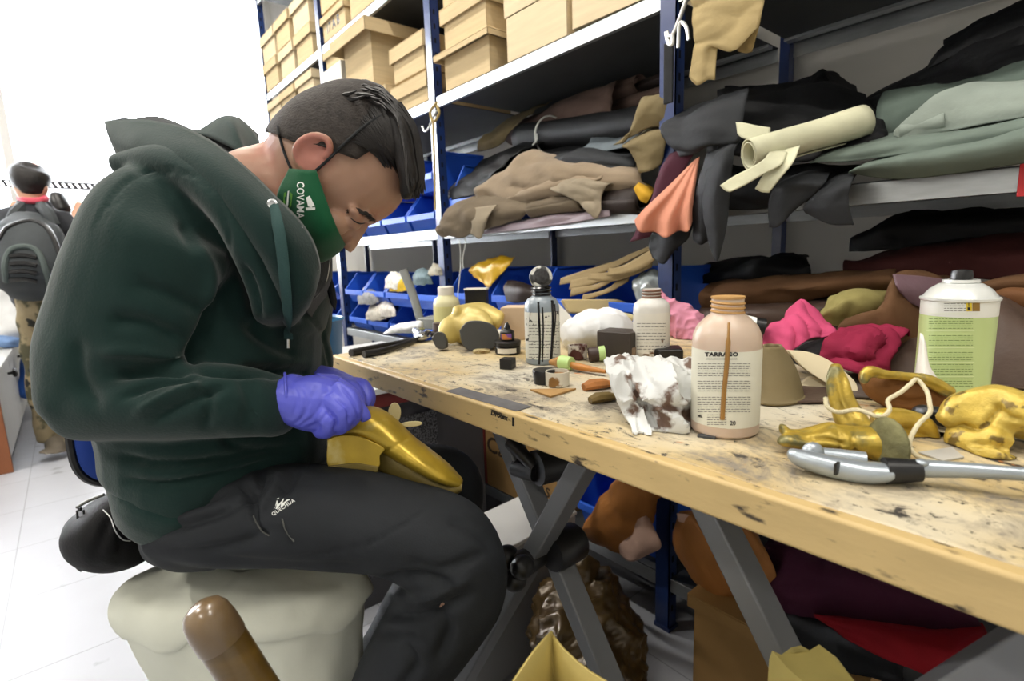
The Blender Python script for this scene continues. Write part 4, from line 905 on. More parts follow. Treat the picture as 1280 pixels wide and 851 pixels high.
hide('long tan suede hide rippling across the middle of the pile', [[(598, 252, 1.165), (660, 260, 1.165), (730, 240, 1.165), (815, 238, 1.17)], [(594, 238, 1.16), (640, 236, 1.155), (700, 222, 1.15), (800, 226, 1.16)], [(600, 230, 1.18), (650, 208, 1.165), (705, 206, 1.165), (800, 212, 1.17)], [(640, 214, 1.24), (664, 188, 1.22), (720, 202, 1.23), (805, 205, 1.23)], [(660, 205, 1.36), (690, 196, 1.35), (740, 198, 1.34), (810, 200, 1.34)]], L_tan, amp=.009, s=9)
hide('second tan suede fold below the long one', [[(612, 262, 1.16), (680, 250, 1.155), (740, 236, 1.16)], [(622, 250, 1.15), (680, 232, 1.142), (750, 222, 1.15)], [(650, 238, 1.19), (700, 215, 1.18), (760, 214, 1.18)]], L_tan, amp=.006)
hide('taupe hide roll hanging over the shelf lip at the left blue post', [[(552, 296, 1.13), (575, 296, 1.115), (602, 288, 1.12), (650, 276, 1.15)], [(546, 286, 1.115), (570, 280, 1.09), (602, 272, 1.10), (660, 264, 1.14)], [(552, 270, 1.12), (575, 258, 1.10), (605, 254, 1.12), (665, 254, 1.15)], [(565, 258, 1.16), (590, 248, 1.16), (620, 244, 1.17), (672, 246, 1.18)], [(580, 252, 1.3), (610, 240, 1.3), (640, 238, 1.3), (690, 240, 1.3)]], L_taupe_d, amp=.008)
hide('pale taupe flap hanging down in front of the shelf lip', [[(588, 292, 1.095), (600, 298, 1.095), (606, 284, 1.10)], [(590, 280, 1.09), (600, 278, 1.088), (612, 268, 1.095)], [(585, 262, 1.10), (605, 258, 1.10), (622, 256, 1.11)]], L_taupe, amp=.002)
hide('taupe hide with a pointed flap over the shelf lip', [[(738, 268, 1.125), (746, 274, 1.125), (752, 262, 1.13)], [(715, 248, 1.12), (738, 244, 1.12), (752, 244, 1.13)], [(690, 238, 1.13), (722, 226, 1.12), (762, 230, 1.14)], [(690, 232, 1.18), (724, 220, 1.17), (772, 228, 1.18)], [(700, 226, 1.26), (730, 216, 1.25), (790, 222, 1.25)]], L_taupe, amp=.004)
roll('dark brown leather roll behind the pointed taupe flap', onY(690, 254, 1.19), onY(806, 250, 1.17), .035, .04, L_choc, turns=2)
roll('taupe hide rolled up with frayed end beside the shiny mauve piece', onY(664, 262, 1.16), onY(730, 250, 1.16), .026, .03, L_taupe_d, turns=2)
hide('shiny mauve folded leather lying on the shelf lip', [[(606, 292, 1.150), (680, 284, 1.150), (764, 270, 1.150)], [(606, 286, 1.155), (680, 272, 1.152), (764, 262, 1.155)], [(618, 280, 1.20), (690, 266, 1.20), (770, 256, 1.2)]], L_mauve, amp=.003, th=.008)
hide('olive hide bent upright against the right blue post', [[(768, 182, 1.20), (790, 170, 1.17), (812, 160, 1.165), (832, 158, 1.18)], [(778, 178, 1.18), (796, 150, 1.15), (814, 140, 1.15), (834, 146, 1.17)], [(790, 160, 1.20), (800, 126, 1.17), (816, 122, 1.165), (836, 120, 1.18)], [(798, 150, 1.3), (806, 124, 1.28), (820, 120, 1.26), (838, 119, 1.27)]], L_olive, amp=.003)
hide('olive suede hide drooping below the bent one by the right post', [[(800, 216, 1.16), (812, 214, 1.15), (826, 206, 1.16)], [(788, 190, 1.155), (806, 186, 1.14), (830, 184, 1.15)], [(778, 184, 1.17), (806, 168, 1.15), (834, 164, 1.16)], [(790, 178, 1.26), (812, 160, 1.24), (836, 158, 1.24)]], L_olive, amp=.006)
hide('small yellow leather offcut below the olive hide', [[(792, 236, 1.145), (800, 250, 1.14), (808, 254, 1.145)], [(796, 230, 1.15), (806, 238, 1.14), (814, 244, 1.145)], [(800, 226, 1.2), (810, 230, 1.2), (818, 236, 1.2)]], L_yel, amp=.002)
# ---- around the right post
hide('coral hide hanging as a cone in front of the right blue post', [[(793, 276, 1.10), (800, 290, 1.075), (818, 290, 1.105), (832, 297, 1.07), (848, 288, 1.105), (860, 289, 1.075), (866, 274, 1.10)], [(803, 264, 1.092), (808, 270, 1.075), (822, 270, 1.092), (835, 274, 1.073), (848, 269, 1.09), (859, 268, 1.075), (866, 258, 1.092)], [(832, 236, 1.092), (837, 239, 1.084), (844, 239, 1.089), (852, 239, 1.081), (859, 237, 1.087), (865, 234, 1.082), (869, 229, 1.092)], [(868, 200, 1.10), (869, 200, 1.097), (870, 199, 1.096), (871, 198, 1.096), (872, 198, 1.096), (873, 197, 1.097), (874, 196, 1.10)]], L_orange, amp=.001, fold=.001)
hide('burgundy hide hanging behind the coral one', [[(788, 302, 1.115), (797, 300, 1.11), (812, 296, 1.115)], [(808, 262, 1.112), (818, 256, 1.105), (838, 250, 1.112)], [(826, 214, 1.115), (838, 200, 1.105), (868, 190, 1.11)], [(838, 192, 1.14), (852, 186, 1.13), (878, 184, 1.13)]], L_burg, amp=.002)
hide('dark grey hide folded forward over the post, above the coral one', [[(850, 196, 1.10), (868, 194, 1.085), (880, 188, 1.08), (905, 180, 1.09)], [(832, 176, 1.10), (855, 184, 1.075), (880, 180, 1.07), (925, 176, 1.08)], [(826, 158, 1.115), (852, 162, 1.09), (880, 156, 1.08), (928, 150, 1.09)], [(842, 146, 1.15), (868, 142, 1.12), (900, 128, 1.11), (934, 116, 1.13)], [(856, 138, 1.25), (880, 128, 1.23), (905, 116, 1.22), (936, 108, 1.22)]], L_slate, amp=.004)
hide('long black strip hanging to a point right of the coral hide', [[(893, 326, 1.085), (896, 327, 1.083), (899, 322, 1.085)], [(882, 290, 1.08), (894, 288, 1.07), (908, 284, 1.075)], [(878, 250, 1.08), (894, 244, 1.06), (912, 240, 1.07)], [(886, 205, 1.08), (904, 196, 1.06), (918, 190, 1.07)], [(898, 182, 1.11), (914, 174, 1.09), (930, 170, 1.1)]], L_slate, amp=.002)
hide('black hide hanging in a wide fold beside the coral hide', [[(866, 300, 1.095), (876, 306, 1.09), (886, 300, 1.095)], [(866, 262, 1.09), (880, 256, 1.08), (892, 250, 1.085)], [(876, 215, 1.085), (892, 208, 1.07), (906, 196, 1.075)], [(884, 192, 1.09), (904, 184, 1.08), (920, 176, 1.09)]], L_blk, amp=.002)
hide('black hide hanging below the coral one on the right post', [[(816, 322, 1.13), (830, 330, 1.12), (842, 312, 1.13)], [(812, 300, 1.13), (836, 298, 1.12), (862, 294, 1.125)], [(830, 250, 1.14), (850, 240, 1.13), (874, 226, 1.135)]], L_blk, amp=.002)
hide('big black hide heaped against the wall right of the post', [[(880, 186, 1.16), (960, 200, 1.16), (1040, 190, 1.18), (1110, 170, 1.2)], [(890, 150, 1.22), (960, 150, 1.2), (1040, 150, 1.24), (1110, 150, 1.28)], [(900, 116, 1.36), (975, 112, 1.36), (1030, 104, 1.38), (1080, 120, 1.42)], [(905, 112, 1.6), (985, 104, 1.62), (1038, 92, 1.6), (1060, 110, 1.66)]], L_blk, amp=.012, s=8)
hide('soft black hide humped up beside the rear post', [[(1000, 150, 1.46), (1025, 150, 1.44), (1050, 150, 1.46)], [(1008, 108, 1.47), (1030, 100, 1.45), (1050, 118, 1.47)], [(1018, 92, 1.54), (1032, 86, 1.52), (1046, 98, 1.54)]], L_blk, amp=.008)
hide('black hides stacked high at the right end against the wall', [[(1040, 160, 1.36), (1120, 135, 1.34), (1200, 110, 1.33), (1300, 80, 1.33)], [(1050, 140, 1.42), (1120, 116, 1.40), (1200, 90, 1.39), (1310, 60, 1.38)], [(1070, 128, 1.5), (1140, 96, 1.48), (1190, 56, 1.47), (1320, 10, 1.46)], [(1100, 118, 1.66), (1160, 80, 1.66), (1200, 44, 1.66), (1330, -6, 1.66)]], L_blk, amp=.009, s=10)
hide('ragged black hide edge sticking up at the far right of the shelf', [[(1160, 86, 1.44), (1220, 60, 1.43), (1310, 34, 1.42)], [(1176, 66, 1.45), (1230, 36, 1.44), (1310, 12, 1.43)], [(1182, 48, 1.5), (1236, 18, 1.5), (1310, -10, 1.5)]], L_blk, amp=.006, s=26)
hide('deep grey-green hide at the back of the green stack', [[(1098, 186, 1.27), (1180, 160, 1.26), (1310, 128, 1.24)], [(1096, 152, 1.28), (1190, 120, 1.27), (1310, 92, 1.25)], [(1104, 118, 1.33), (1200, 104, 1.32), (1310, 72, 1.30)], [(1140, 112, 1.5), (1220, 96, 1.5), (1320, 66, 1.5)]], L_green3, amp=.006)
hide('pale grey-green hide folded into a tube on the green stack', [[(1118, 172, 1.19), (1140, 178, 1.18), (1180, 164, 1.18), (1310, 140, 1.17)], [(1122, 160, 1.19), (1150, 148, 1.18), (1200, 140, 1.18), (1310, 126, 1.17)], [(1160, 130, 1.21), (1176, 116, 1.20), (1220, 112, 1.20), (1310, 108, 1.19)], [(1172, 120, 1.27), (1210, 104, 1.26), (1250, 104, 1.26), (1310, 96, 1.25)]], L_green2, amp=.004, fold=.006)
roll('rolled lip of the pale grey-green hide, open end facing left', onY(1126, 166, 1.19), onY(1184, 150, 1.19), .014, .018, L_green2, turns=1.3)
hide('grey-green hide lying flat with a wavy front edge', [[(1012, 204, 1.15), (1060, 200, 1.14), (1110, 196, 1.135), (1190, 186, 1.13), (1310, 160, 1.13)], [(1030, 192, 1.16), (1080, 184, 1.15), (1140, 176, 1.145), (1200, 168, 1.14), (1310, 146, 1.14)], [(1060, 178, 1.25), (1120, 166, 1.24), (1200, 154, 1.24), (1260, 148, 1.24), (1310, 132, 1.24)]], L_green, amp=.004, fold=.005)
hide('thick grey-green hide at the bottom of the green stack', [[(1060, 218, 1.14), (1120, 224, 1.135), (1200, 216, 1.13), (1310, 200, 1.13)], [(1064, 214, 1.12), (1130, 206, 1.105), (1210, 196, 1.10), (1310, 176, 1.10)], [(1078, 206, 1.13), (1140, 192, 1.12), (1220, 180, 1.115), (1310, 152, 1.115)], [(1100, 198, 1.22), (1160, 184, 1.22), (1230, 172, 1.22), (1310, 146, 1.22)]], L_green, amp=.004, fold=.005)
cr_ = roll('cream leather roll with open end and loose tabs, resting on the black hides', onY(936, 193, 1.04), onY(1080, 152, 1.22), .0305, .033, L_cream, turns=1.9, amp=.0014, start=-1., core=.62)
for lab, rows in (('tab', [[(900, 232, 1.00), (906, 238, 1.00), (912, 240, 1.0)], [(918, 220, 1.01), (924, 226, 1.01), (930, 232, 1.01)], [(938, 210, 1.02), (946, 214, 1.02), (954, 218, 1.02)], [(956, 198, 1.03), (966, 202, 1.03), (976, 206, 1.03)], [(964, 184, 1.06), (974, 188, 1.06), (984, 190, 1.06)]]), ('tab', [[(944, 236, 1.03), (952, 240, 1.03), (961, 241, 1.03)], [(952, 222, 1.03), (964, 223, 1.03), (976, 222, 1.03)], [(964, 205, 1.04), (978, 205, 1.04), (992, 202, 1.04)], [(972, 188, 1.07), (986, 186, 1.07), (1000, 182, 1.07)]])):
    pts = [[onY(*p) for p in r] for r in rows]; g = MB(); g.grid(surf(pts, 5, 4)); g.build('loose_tab', L_cream, cr_, solid=.002, off=0.)
hide('small pale yellow offcut behind the open end of the cream roll', [[(922, 168, 1.06), (930, 174, 1.05), (960, 176, 1.06)], [(920, 154, 1.07), (936, 156, 1.06), (962, 160, 1.07)]], L_cream, amp=.003)
hide('black hide hanging over the lip under the cream roll', [[(962, 284, 1.11), (975, 282, 1.10), (994, 262, 1.11)], [(962, 250, 1.105), (985, 244, 1.095), (1020, 240, 1.105)], [(972, 232, 1.11), (1000, 226, 1.10), (1032, 226, 1.11)], [(985, 220, 1.2), (1010, 212, 1.2), (1040, 214, 1.2)]], L_slate, amp=.003)
hide('black hide folded over the lip where the bare steel begins', [[(1008, 266, 1.095), (1036, 280, 1.09), (1068, 282, 1.095)], [(1006, 258, 1.09), (1036, 256, 1.08), (1062, 250, 1.085)], [(1024, 240, 1.10), (1048, 230, 1.09), (1066, 224, 1.095)], [(1036, 224, 1.2), (1052, 216, 1.2), (1070, 214, 1.2)]], L_slate, amp=.003)
hide('black hide spread on the shelf floor below the cream roll', [[(890, 262, 1.15), (940, 262, 1.15), (1000, 252, 1.15), (1060, 246, 1.15)], [(896, 240, 1.15), (950, 240, 1.15), (1010, 230, 1.15), (1065, 226, 1.16)], [(905, 200, 1.2), (960, 210, 1.2), (1020, 205, 1.2), (1075, 205, 1.22)]], L_blk, amp=.006)
be = hide('raw beige hide hanging from the upper shelf beside the right blue post', [[(862, 96, 1.12), (872, 106, 1.115), (884, 100, 1.12), (894, 100, 1.12)], [(868, 60, 1.115), (880, 64, 1.11), (892, 56, 1.115), (902, 50, 1.12)], [(868, 42, 1.11), (890, 46, 1.10), (916, 62, 1.11), (940, 40, 1.12)], [(866, 20, 1.11), (892, 18, 1.095), (920, 22, 1.105), (950, 22, 1.12)], [(864, -10, 1.11), (890, -12, 1.095), (920, -10, 1.105), (956, -12, 1.12)], [(864, -50, 1.125), (890, -52, 1.12), (920, -52, 1.12), (956, -52, 1.13)]], L_beige, amp=.002)
hide('darker beige hide hanging behind the raw beige one', [[(922, 64, 1.14), (932, 66, 1.14), (940, 64, 1.14)], [(918, 30, 1.14), (934, 24, 1.135), (952, 20, 1.14)], [(916, -50, 1.15), (934, -52, 1.145), (956, -52, 1.15)]], LM('beige_dark', '9a8356', .85), amp=.002)
# ---- lower shelf behind the bench, right bay
hide('brown suede hide roll along the lower shelf behind the beige bottle', [[(876, 388, 1.22), (960, 384, 1.21), (1040, 372, 1.2), (1120, 362, 1.2)], [(874, 366, 1.20), (960, 362, 1.18), (1040, 352, 1.18), (1120, 346, 1.18)], [(890, 352, 1.26), (970, 346, 1.25), (1040, 342, 1.25), (1120, 336, 1.25)]], L_rust, amp=.006)
hide('dark brown hide under the suede roll behind the bottles', [[(872, 420, 1.20), (960, 430, 1.19), (1060, 420, 1.19)], [(874, 390, 1.19), (960, 386, 1.18), (1060, 380, 1.18)], [(880, 376, 1.3), (970, 372, 1.3), (1070, 364, 1.3)]], L_drk, amp=.008)
hide('brown hide edge right of the spray can on the lower shelf', [[(1205, 390, 1.16), (1250, 384, 1.15), (1310, 388, 1.15)], [(1205, 362, 1.14), (1250, 352, 1.13), (1310, 350, 1.13)], [(1230, 354, 1.2), (1260, 346, 1.2), (1310, 340, 1.2)]], L_rust, amp=.004)
hide('cognac-brown hide below it at the right edge of the picture', [[(1225, 420, 1.13), (1270, 420, 1.12), (1310, 424, 1.12)], [(1222, 380, 1.12), (1260, 366, 1.10), (1310, 372, 1.10)], [(1240, 372, 1.17), (1270, 362, 1.16), (1310, 364, 1.16)]], LM('brown_mid', '6e4a2e', .7), amp=.004)
hide('maroon hide heaped at the back of the lower shelf', [[(1060, 352, 1.32), (1130, 350, 1.3), (1220, 350, 1.3), (1320, 350, 1.28)], [(1058, 330, 1.34), (1140, 316, 1.32), (1220, 306, 1.32), (1320, 300, 1.3)], [(1080, 322, 1.5), (1150, 306, 1.5), (1230, 294, 1.5), (1320, 290, 1.5)]], L_maroon, amp=.01)
hide('black hide on top of the maroon one at the back of the lower shelf', [[(1060, 316, 1.42), (1120, 312, 1.4), (1200, 300, 1.4), (1320, 296, 1.4)], [(1064, 300, 1.44), (1125, 274, 1.42), (1210, 270, 1.42), (1320, 268, 1.42)], [(1080, 292, 1.6), (1135, 266, 1.6), (1210, 262, 1.6), (1320, 260, 1.6)]], L_blk, amp=.01)
hide('dark crumpled hide at the back behind the right post', [[(866, 356, 1.4), (930, 352, 1.38), (1010, 344, 1.38)], [(868, 340, 1.42), (935, 330, 1.4), (1010, 326, 1.4)], [(880, 330, 1.6), (940, 320, 1.6), (1010, 318, 1.6)]], L_blk, amp=.012)
# ---- lowest shelf, under the bench
hide('orange-brown hide curling off the lowest shelf under the bench', [[(724, 668, 1.10), (745, 682, 1.08), (775, 694, 1.10), (800, 700, 1.13)], [(740, 640, 1.08), (762, 640, 1.04), (790, 660, 1.08), (812, 672, 1.13)], [(765, 604, 1.09), (786, 596, 1.05), (806, 612, 1.07), (820, 636, 1.13)], [(782, 594, 1.16), (800, 588, 1.12), (820, 596, 1.13), (828, 620, 1.15)], [(790, 592, 1.3), (806, 586, 1.28), (826, 592, 1.28), (832, 610, 1.28)]], L_cog, amp=.003)
hide('blush pink hide rolled inside the orange-brown one', [[(772, 690, 1.11), (790, 702, 1.09), (822, 688, 1.11)], [(770, 672, 1.10), (796, 678, 1.08), (826, 678, 1.10)], [(784, 640, 1.11), (800, 640, 1.09), (812, 650, 1.11)], [(786, 612, 1.14), (798, 612, 1.13), (806, 620, 1.14)]], L_pink, amp=.002)
hide('orange hide hanging off the lowest shelf right of the post', [[(868, 726, 1.07), (890, 746, 1.05), (918, 744, 1.07)], [(846, 690, 1.10), (868, 690, 1.05), (900, 706, 1.05)], [(842, 668, 1.12), (864, 650, 1.08), (890, 660, 1.08)], [(850, 640, 1.2), (870, 636, 1.18), (890, 636, 1.18)]], L_cog, amp=.003)
hide('orange-tan hide with a rolled end behind the second trestle', [[(940, 730, 1.08), (958, 744, 1.07), (974, 752, 1.08)], [(922, 690, 1.08), (944, 692, 1.06), (968, 712, 1.07)], [(900, 640, 1.10), (926, 650, 1.08), (950, 676, 1.09)], [(890, 625, 1.2), (920, 630, 1.2), (940, 640, 1.2)]], LM('orange_tan', 'a5703f', .6), amp=.003)
hide('blush offcut curled on the orange hide right of the post', [[(848, 652, 1.10), (858, 656, 1.09), (870, 672, 1.10)], [(846, 642, 1.12), (860, 644, 1.10), (872, 656, 1.11)]], L_pink, amp=.002)
hide('plum hide sprawled over the lowest shelf', [[(905, 760, 1.12), (960, 770, 1.06), (1080, 782, 1.06), (1230, 800, 1.08)], [(935, 720, 1.10), (990, 730, 1.05), (1090, 740, 1.05), (1220, 760, 1.06)], [(960, 676, 1.16), (1010, 690, 1.12), (1100, 710, 1.10), (1210, 730, 1.10)], [(960, 660, 1.3), (1010, 668, 1.3), (1100, 690, 1.3), (1210, 710, 1.3)]], L_plum, amp=.009)
hide('red hide spilling from under the plum one', [[(1060, 800, 1.00), (1130, 836, 0.98), (1190, 850, 0.98), (1235, 830, 1.0)], [(1018, 768, 1.03), (1100, 790, 1.0), (1180, 810, 1.0), (1234, 800, 1.01)], [(1030, 762, 1.1), (1100, 770, 1.08), (1180, 784, 1.08), (1228, 780, 1.08)]], L_red, amp=.004)
hide('black hide under the plum and red ones', [[(975, 800, 1.03), (1050, 836, 1.01), (1130, 860, 1.0)], [(972, 765, 1.05), (1040, 780, 1.04), (1130, 820, 1.02)], [(980, 750, 1.2), (1050, 756, 1.2), (1130, 780, 1.2)]], L_blk, amp=.004)
# ---- tan leather strips and the yellow bag in the bins
for i, (p, q, w_) in enumerate((((700, 352, 1.18), (824, 304, 1.2), .02), ((712, 356, 1.17), (818, 320, 1.2), .022), ((714, 366, 1.16), (790, 334, 1.2), .02), ((728, 372, 1.16), (786, 346, 1.2), .018), ((760, 340, 1.17), (826, 312, 1.17), .03), ((735, 346, 1.18), (815, 330, 1.19), .022))):
    a, b = onY(*p), onY(*q); wv = np.array([0, .3, 1.])*w_*.5; k = ['longest, on top of the bundle', 'second from the top', 'lowest at the front', 'short, lowest at the left', 'wide, at the right of the bundle', 'middle of the bundle'][i]
    G = [[a+(b-a)*t+wv*s_*(1+.3*math.sin(t*5+i))-np.array([0, 0, .012*math.sin(t*PI)]) for s_ in (-1, -.3, .4, 1)] for t in np.linspace(0, 1, 14)]
    g = MB(); g.grid(crumple(np.array(G), .003, 20, i)); tag(g.build('leather_strip', LM('strip_tan', '9c8a68', .85), None, solid=.0035, off=0.), 'tan leather strip above the bins, '+k, 'leather strip', 'tan strips above the bins')
hide('bright yellow plastic bag stuffed into the bin by the left blue post', [[(600, 352, 1.2), (612, 358, 1.18), (625, 345, 1.19)], [(586, 338, 1.22), (612, 334, 1.18), (640, 330, 1.2)], [(596, 328, 1.26), (618, 322, 1.22), (643, 322, 1.24)]], mat('bag_yellow_plastic', 'd9ac22', .35, bump=.3, bscale=40), None, amp=.008, s=22, name='plastic_bag', cat='plastic bag')
hide('folded dark olive pouch in the bin behind the carton', [[(634, 376, 1.15), (650, 378, 1.14), (668, 374, 1.15)], [(630, 360, 1.16), (650, 362, 1.14), (668, 366, 1.15)], [(634, 352, 1.2), (652, 354, 1.18), (668, 360, 1.19)]], L_choc, None, th=.01, amp=.004, fold=.004, name='pouch', cat='pouch')
hide('clear grey plastic bag in the bin by the right blue post', [[(795, 375, 1.17), (808, 380, 1.15), (824, 372, 1.17)], [(790, 355, 1.18), (808, 352, 1.15), (826, 350, 1.17)], [(800, 342, 1.22), (812, 338, 1.2), (826, 340, 1.21)]], mat('bag_clear_grey', '9aa3a6', .2, spec=.6, bump=.5, bscale=60), None, amp=.008, s=24, name='plastic_bag', cat='plastic bag')
# small contents seen in the left-hand bins
cont = [(460, 372, '8f9092', 'grey tool box leaning in the second-row bin'), (494, 352, 'e8e4dc', 'white cloth hanging out of the second-row bin'), (470, 392, 'b9b4a8', 'pale rag in the lowest-row bin'), (482, 388, 'cfcac2', 'crumpled white bag in the lowest-row bin by the left post'), (402, 385, '8d6a4a', 'brown leather scrap in the farthest bay’s lowest bin'), (500, 356, 'd4b02c', 'yellow packet in the second-row bin beside the white cloth'), (528, 348, '5b6f76', 'blue and silver patterned scrap spilling from the bin by the left post'), (545, 338, 'a8a394', 'beaded trim over the bin by the left blue post')]
for i, (x, y, c, lab) in enumerate(cont):
    r = 13 if i not in (7,) else 9
    hide(lab, [[(x-r, y+r*.6, 1.165), (x, y+r*.7, 1.15), (x+r, y+r*.5, 1.165)], [(x-r*.9, y-r*.2, 1.17), (x, y-r*.3, 1.15), (x+r*.9, y-r*.2, 1.17)], [(x-r*.5, y-r*.9, 1.21), (x, y-r, 1.2), (x+r*.6, y-r*.8, 1.21)]], mat('scrap_%d' % i, c, .7, var=.3, vscale=60, bump=.2), None, amp=.006, s=30, name='cloth_scrap', cat='scrap')
# patch of hooks and cords on the posts
m_hook = mat('hook_steel', 'c8c8c4', .3, metal=.9, var=.05)
b = MB(); q = [onY(x, y, 1.135) for x, y in ((546, 138), (540, 150), (536, 160), (531, 164), (528, 158))]; b.tube(q, .004, 8, sm=4); tag(b.build('steel_hook', m_hook, None), 'small steel hook hung on the left blue post', 'hook')
b = MB(); q = [onY(x, y, 1.125) for x, y in ((546, 128), (538, 140), (542, 152), (549, 142), (546, 132))]; b.tube(q, .005, 8, sm=4); b.tube([onY(541, 150, 1.12), onY(543, 200, 1.12), onY(544, 262, 1.12)], .004, 6); tag(b.build('cord_loop', mat('cord_straw', 'a8925a', .9, bump=.3), None), 'straw coloured cord knotted round the left blue post', 'cord')
b = MB(); q = [onY(x, y, 1.12) for x, y in ((860, -6), (850, 22), (842, 42), (836, 46), (833, 40), (836, 54), (841, 55), (841, 44))]; b.tube(q, .005, 10, sm=4); q = [onY(x, y, 1.118) for x, y in ((848, 60), (849, 34), (852, 28), (858, 34), (861, 50))]; b.tube(q, .004, 8, sm=4); tag(b.build('wire_hook', m_hook, None), 'bent wire hook hung on the right blue post', 'hook')
b = MB(); b.box(onY(833, 130, 1.12)-np.array([.008, .002, 0]), onY(838, 52, 1.12)+np.array([.008, .004, 0])); tag(b.build('hanging_strap', L_blk, None, bevel=.002), 'black strap hanging from the wire hook on the right post', 'strap')
for x, y0, y1, lab in ((574, 300, 398, 'pale string hanging longest below the shelf at the left post'), (580, 290, 336, 'pale string hanging shorter below the shelf at the left post')):
    b = MB(); b.tube([onY(x+2*math.sin(k), y0+(y1-y0)*k/6, 1.13) for k in range(7)], .0016, 6); tag(b.build('string', m_white, None), lab, 'string')
# ================================================================ things on the bench
def gp(px, py, z=BZ+.0006): return onZ(px, py, z)
def mpp(p): return proj(p)[2]/F                         # metres per pixel at a point
def decal_rows(mb, tree, cen, x0, x1, ys, jitter=1):
    for y in ys:
        x = x0
        while x < x1:
            w_ = random.uniform(2, 7); v, f = rect2(x, y, min(x+w_, x1), y+.8, 2); stickpx(mb, tree, v, f, cen, (1, 0), (0, 1)); x += w_+1.2
m_inkg = mat('ink_grey', '6d6d68', .7)
# -- big beige dye bottle
m_beige = mat('dye_bottle_beige', 'c9b3a0', .35, var=.04, subs=.1); m_lab = mat('bottle_label_cream', 'e0dfd0', .55, var=.05, vscale=14, col3='c7a878', thr3=(.68, .74), s3=20)
m_drip = mat('dye_drip_brown', '9a7136', .4)
b0 = gp(905, 536); k = mpp(b0)*.985; R = 40.5*k
bt = thing('dye_bottle', 'large beige dye bottle with a white printed label and brown drip, nearest on the bench', 'bottle', b0)
s = MB(); s.lathe([(.2*R, 0), (.93*R, 0), (R, 3*k), (R, 112*k), (.97*R, 122*k), (.86*R, 133*k), (.62*R, 143*k), (.50*R, 147*k), (.46*R, 150*k), (.46*R, 168*k), (.38*R, 168*k), (.38*R, 150*k)], b0, 40); body_ = s.build('bottle_body', m_beige, bt)
s = MB(); s.lathe([(R*1.004, 14*k), (R*1.006, 15*k), (R*1.006, 106*k), (R*1.004, 107*k)], b0, 48, cap=False); lab_ = s.build('label', m_lab, bt)
s = MB()
for z in (150, 155.5, 161): s.lathe([(.46*R, -1.8*k), (.51*R, 0), (.46*R, 1.8*k)], b0+np.array([0, 0, z*k]), 28, (.06, .02, 1), cap=False)
s.lathe([(.44*R, 165*k), (.485*R, 166*k), (.485*R, 168.5*k), (.36*R, 168.5*k)], b0, 28); s.build('screw_thread', mat('dye_dried_ochre', 'b98f55', .6, var=.15, vscale=50), bt)
tr = bvh_of(lab_, body_)
e = MB(); v, f = text_mesh('TARRAGO', 7, .4, 1.1); stickpx(e, tr, v, f, (902, 443), (1.18, 0), (0, -.95)); v, f = rect2(-20, 0, 20, 1, 8); stickpx(e, tr, v, f, (902, 448), (1, 0), (0, 1))
v, f = text_mesh('20', 7.5, .2); stickpx(e, tr, v, f, (916, 529), (1, 0), (0, -1)); v, f = text_mesh('ML', 5., .15); stickpx(e, tr, v, f, (875, 520), (1, 0), (0, -1)); e.build('print', m_ink, lab_, smooth=False)
e = MB(); decal_rows(e, tr, (0, 0), 872, 938, [454, 457, 460, 463, 466, 469, 476, 479, 482, 485, 488, 496, 499, 502, 505, 508, 511, 514]); decal_rows(e, tr, (0, 0), 884, 908, [518, 521, 524, 527, 530]); e.build('small_print', m_inkg, lab_, smooth=False)
e = MB(); pts = [(911, 404), (910, 432), (908, 460), (905, 490), (903, 524)]; out = []
for x, y in crv(np.array(pts, float), 5):
    r = ray(x, y); r /= np.linalg.norm(r); hh = tr.ray_cast(Vector(CP.tolist()), Vector(r.tolist())); out.append(np.array(hh[0])+r*.0006)
e.tube(out, [.0016]*4+[.0026]*(len(out)-4), 8); e.build('drip', m_drip, lab_)
# -- black-stained bottle with round applicator
m_bgrey = mat('bottle_grey_blue', '8c97a0', .3, var=.06); m_lab2 = mat('label_white_spotted', 'dcdcd2', .55, col3='2a2a2a', thr3=(.6, .63), s3=90); m_bdrip = mat('dye_black_gloss', '0c0c0e', .2)
b0 = gp(679, 452); k = mpp(b0); R = 21.5*k
bt = thing('dye_bottle', 'grey bottle streaked with black dye, topped by a round stained applicator', 'bottle', b0)
s = MB(); s.lathe([(.2*R, 0), (.94*R, 0), (R, 2*k), (R, 68*k), (.95*R, 74*k), (.8*R, 79*k), (.55*R, 82*k), (.5*R, 84*k), (.5*R, 92*k), (.2*R, 92*k)], b0, 36); bb_ = s.build('bottle_body', m_bgrey, bt)
s = MB(); s.lathe([(R*1.006, 7*k), (R*1.01, 8*k), (R*1.01, 63*k), (R*1.006, 64*k)], b0, 40, cap=False); ll_ = s.build('label', m_lab2, bt)
s = MB()
for z in (84, 88, 92): s.lathe([(.52*R, -1.6*k), (.6*R, 0), (.52*R, 1.6*k)], b0+np.array([0, 0, z*k]), 24, cap=False)
s.build('screw_thread', m_bdrip, bt)
c = b0+np.array([0, 0, 105*k]); s = MB(); s.lathe([(.05*R, -6*k), (.5*R, -6*k), (.64*R, -4*k), (.66*R, 0), (.62*R, 4*k), (.5*R, 5*k), (.05*R, 5*k)], c, 28, -VIEW+np.array([0, 0, .15])); s.build('applicator_cap', mat('cap_white_stained', 'cfcfc8', .5, col3='232324', thr3=(.44, .5), s3=60), bt)
s = MB(); s.ell(c-VIEW*6*k, .46*R, .46*R, .1*R, [RIGHT, UPV, VIEW]); s.build('dye_crust', mat('crust_black', '2b2b2c', .6, bump=1., bscale=200, var=.6, vscale=80), bt)
tr = bvh_of(ll_, bb_); e = MB()
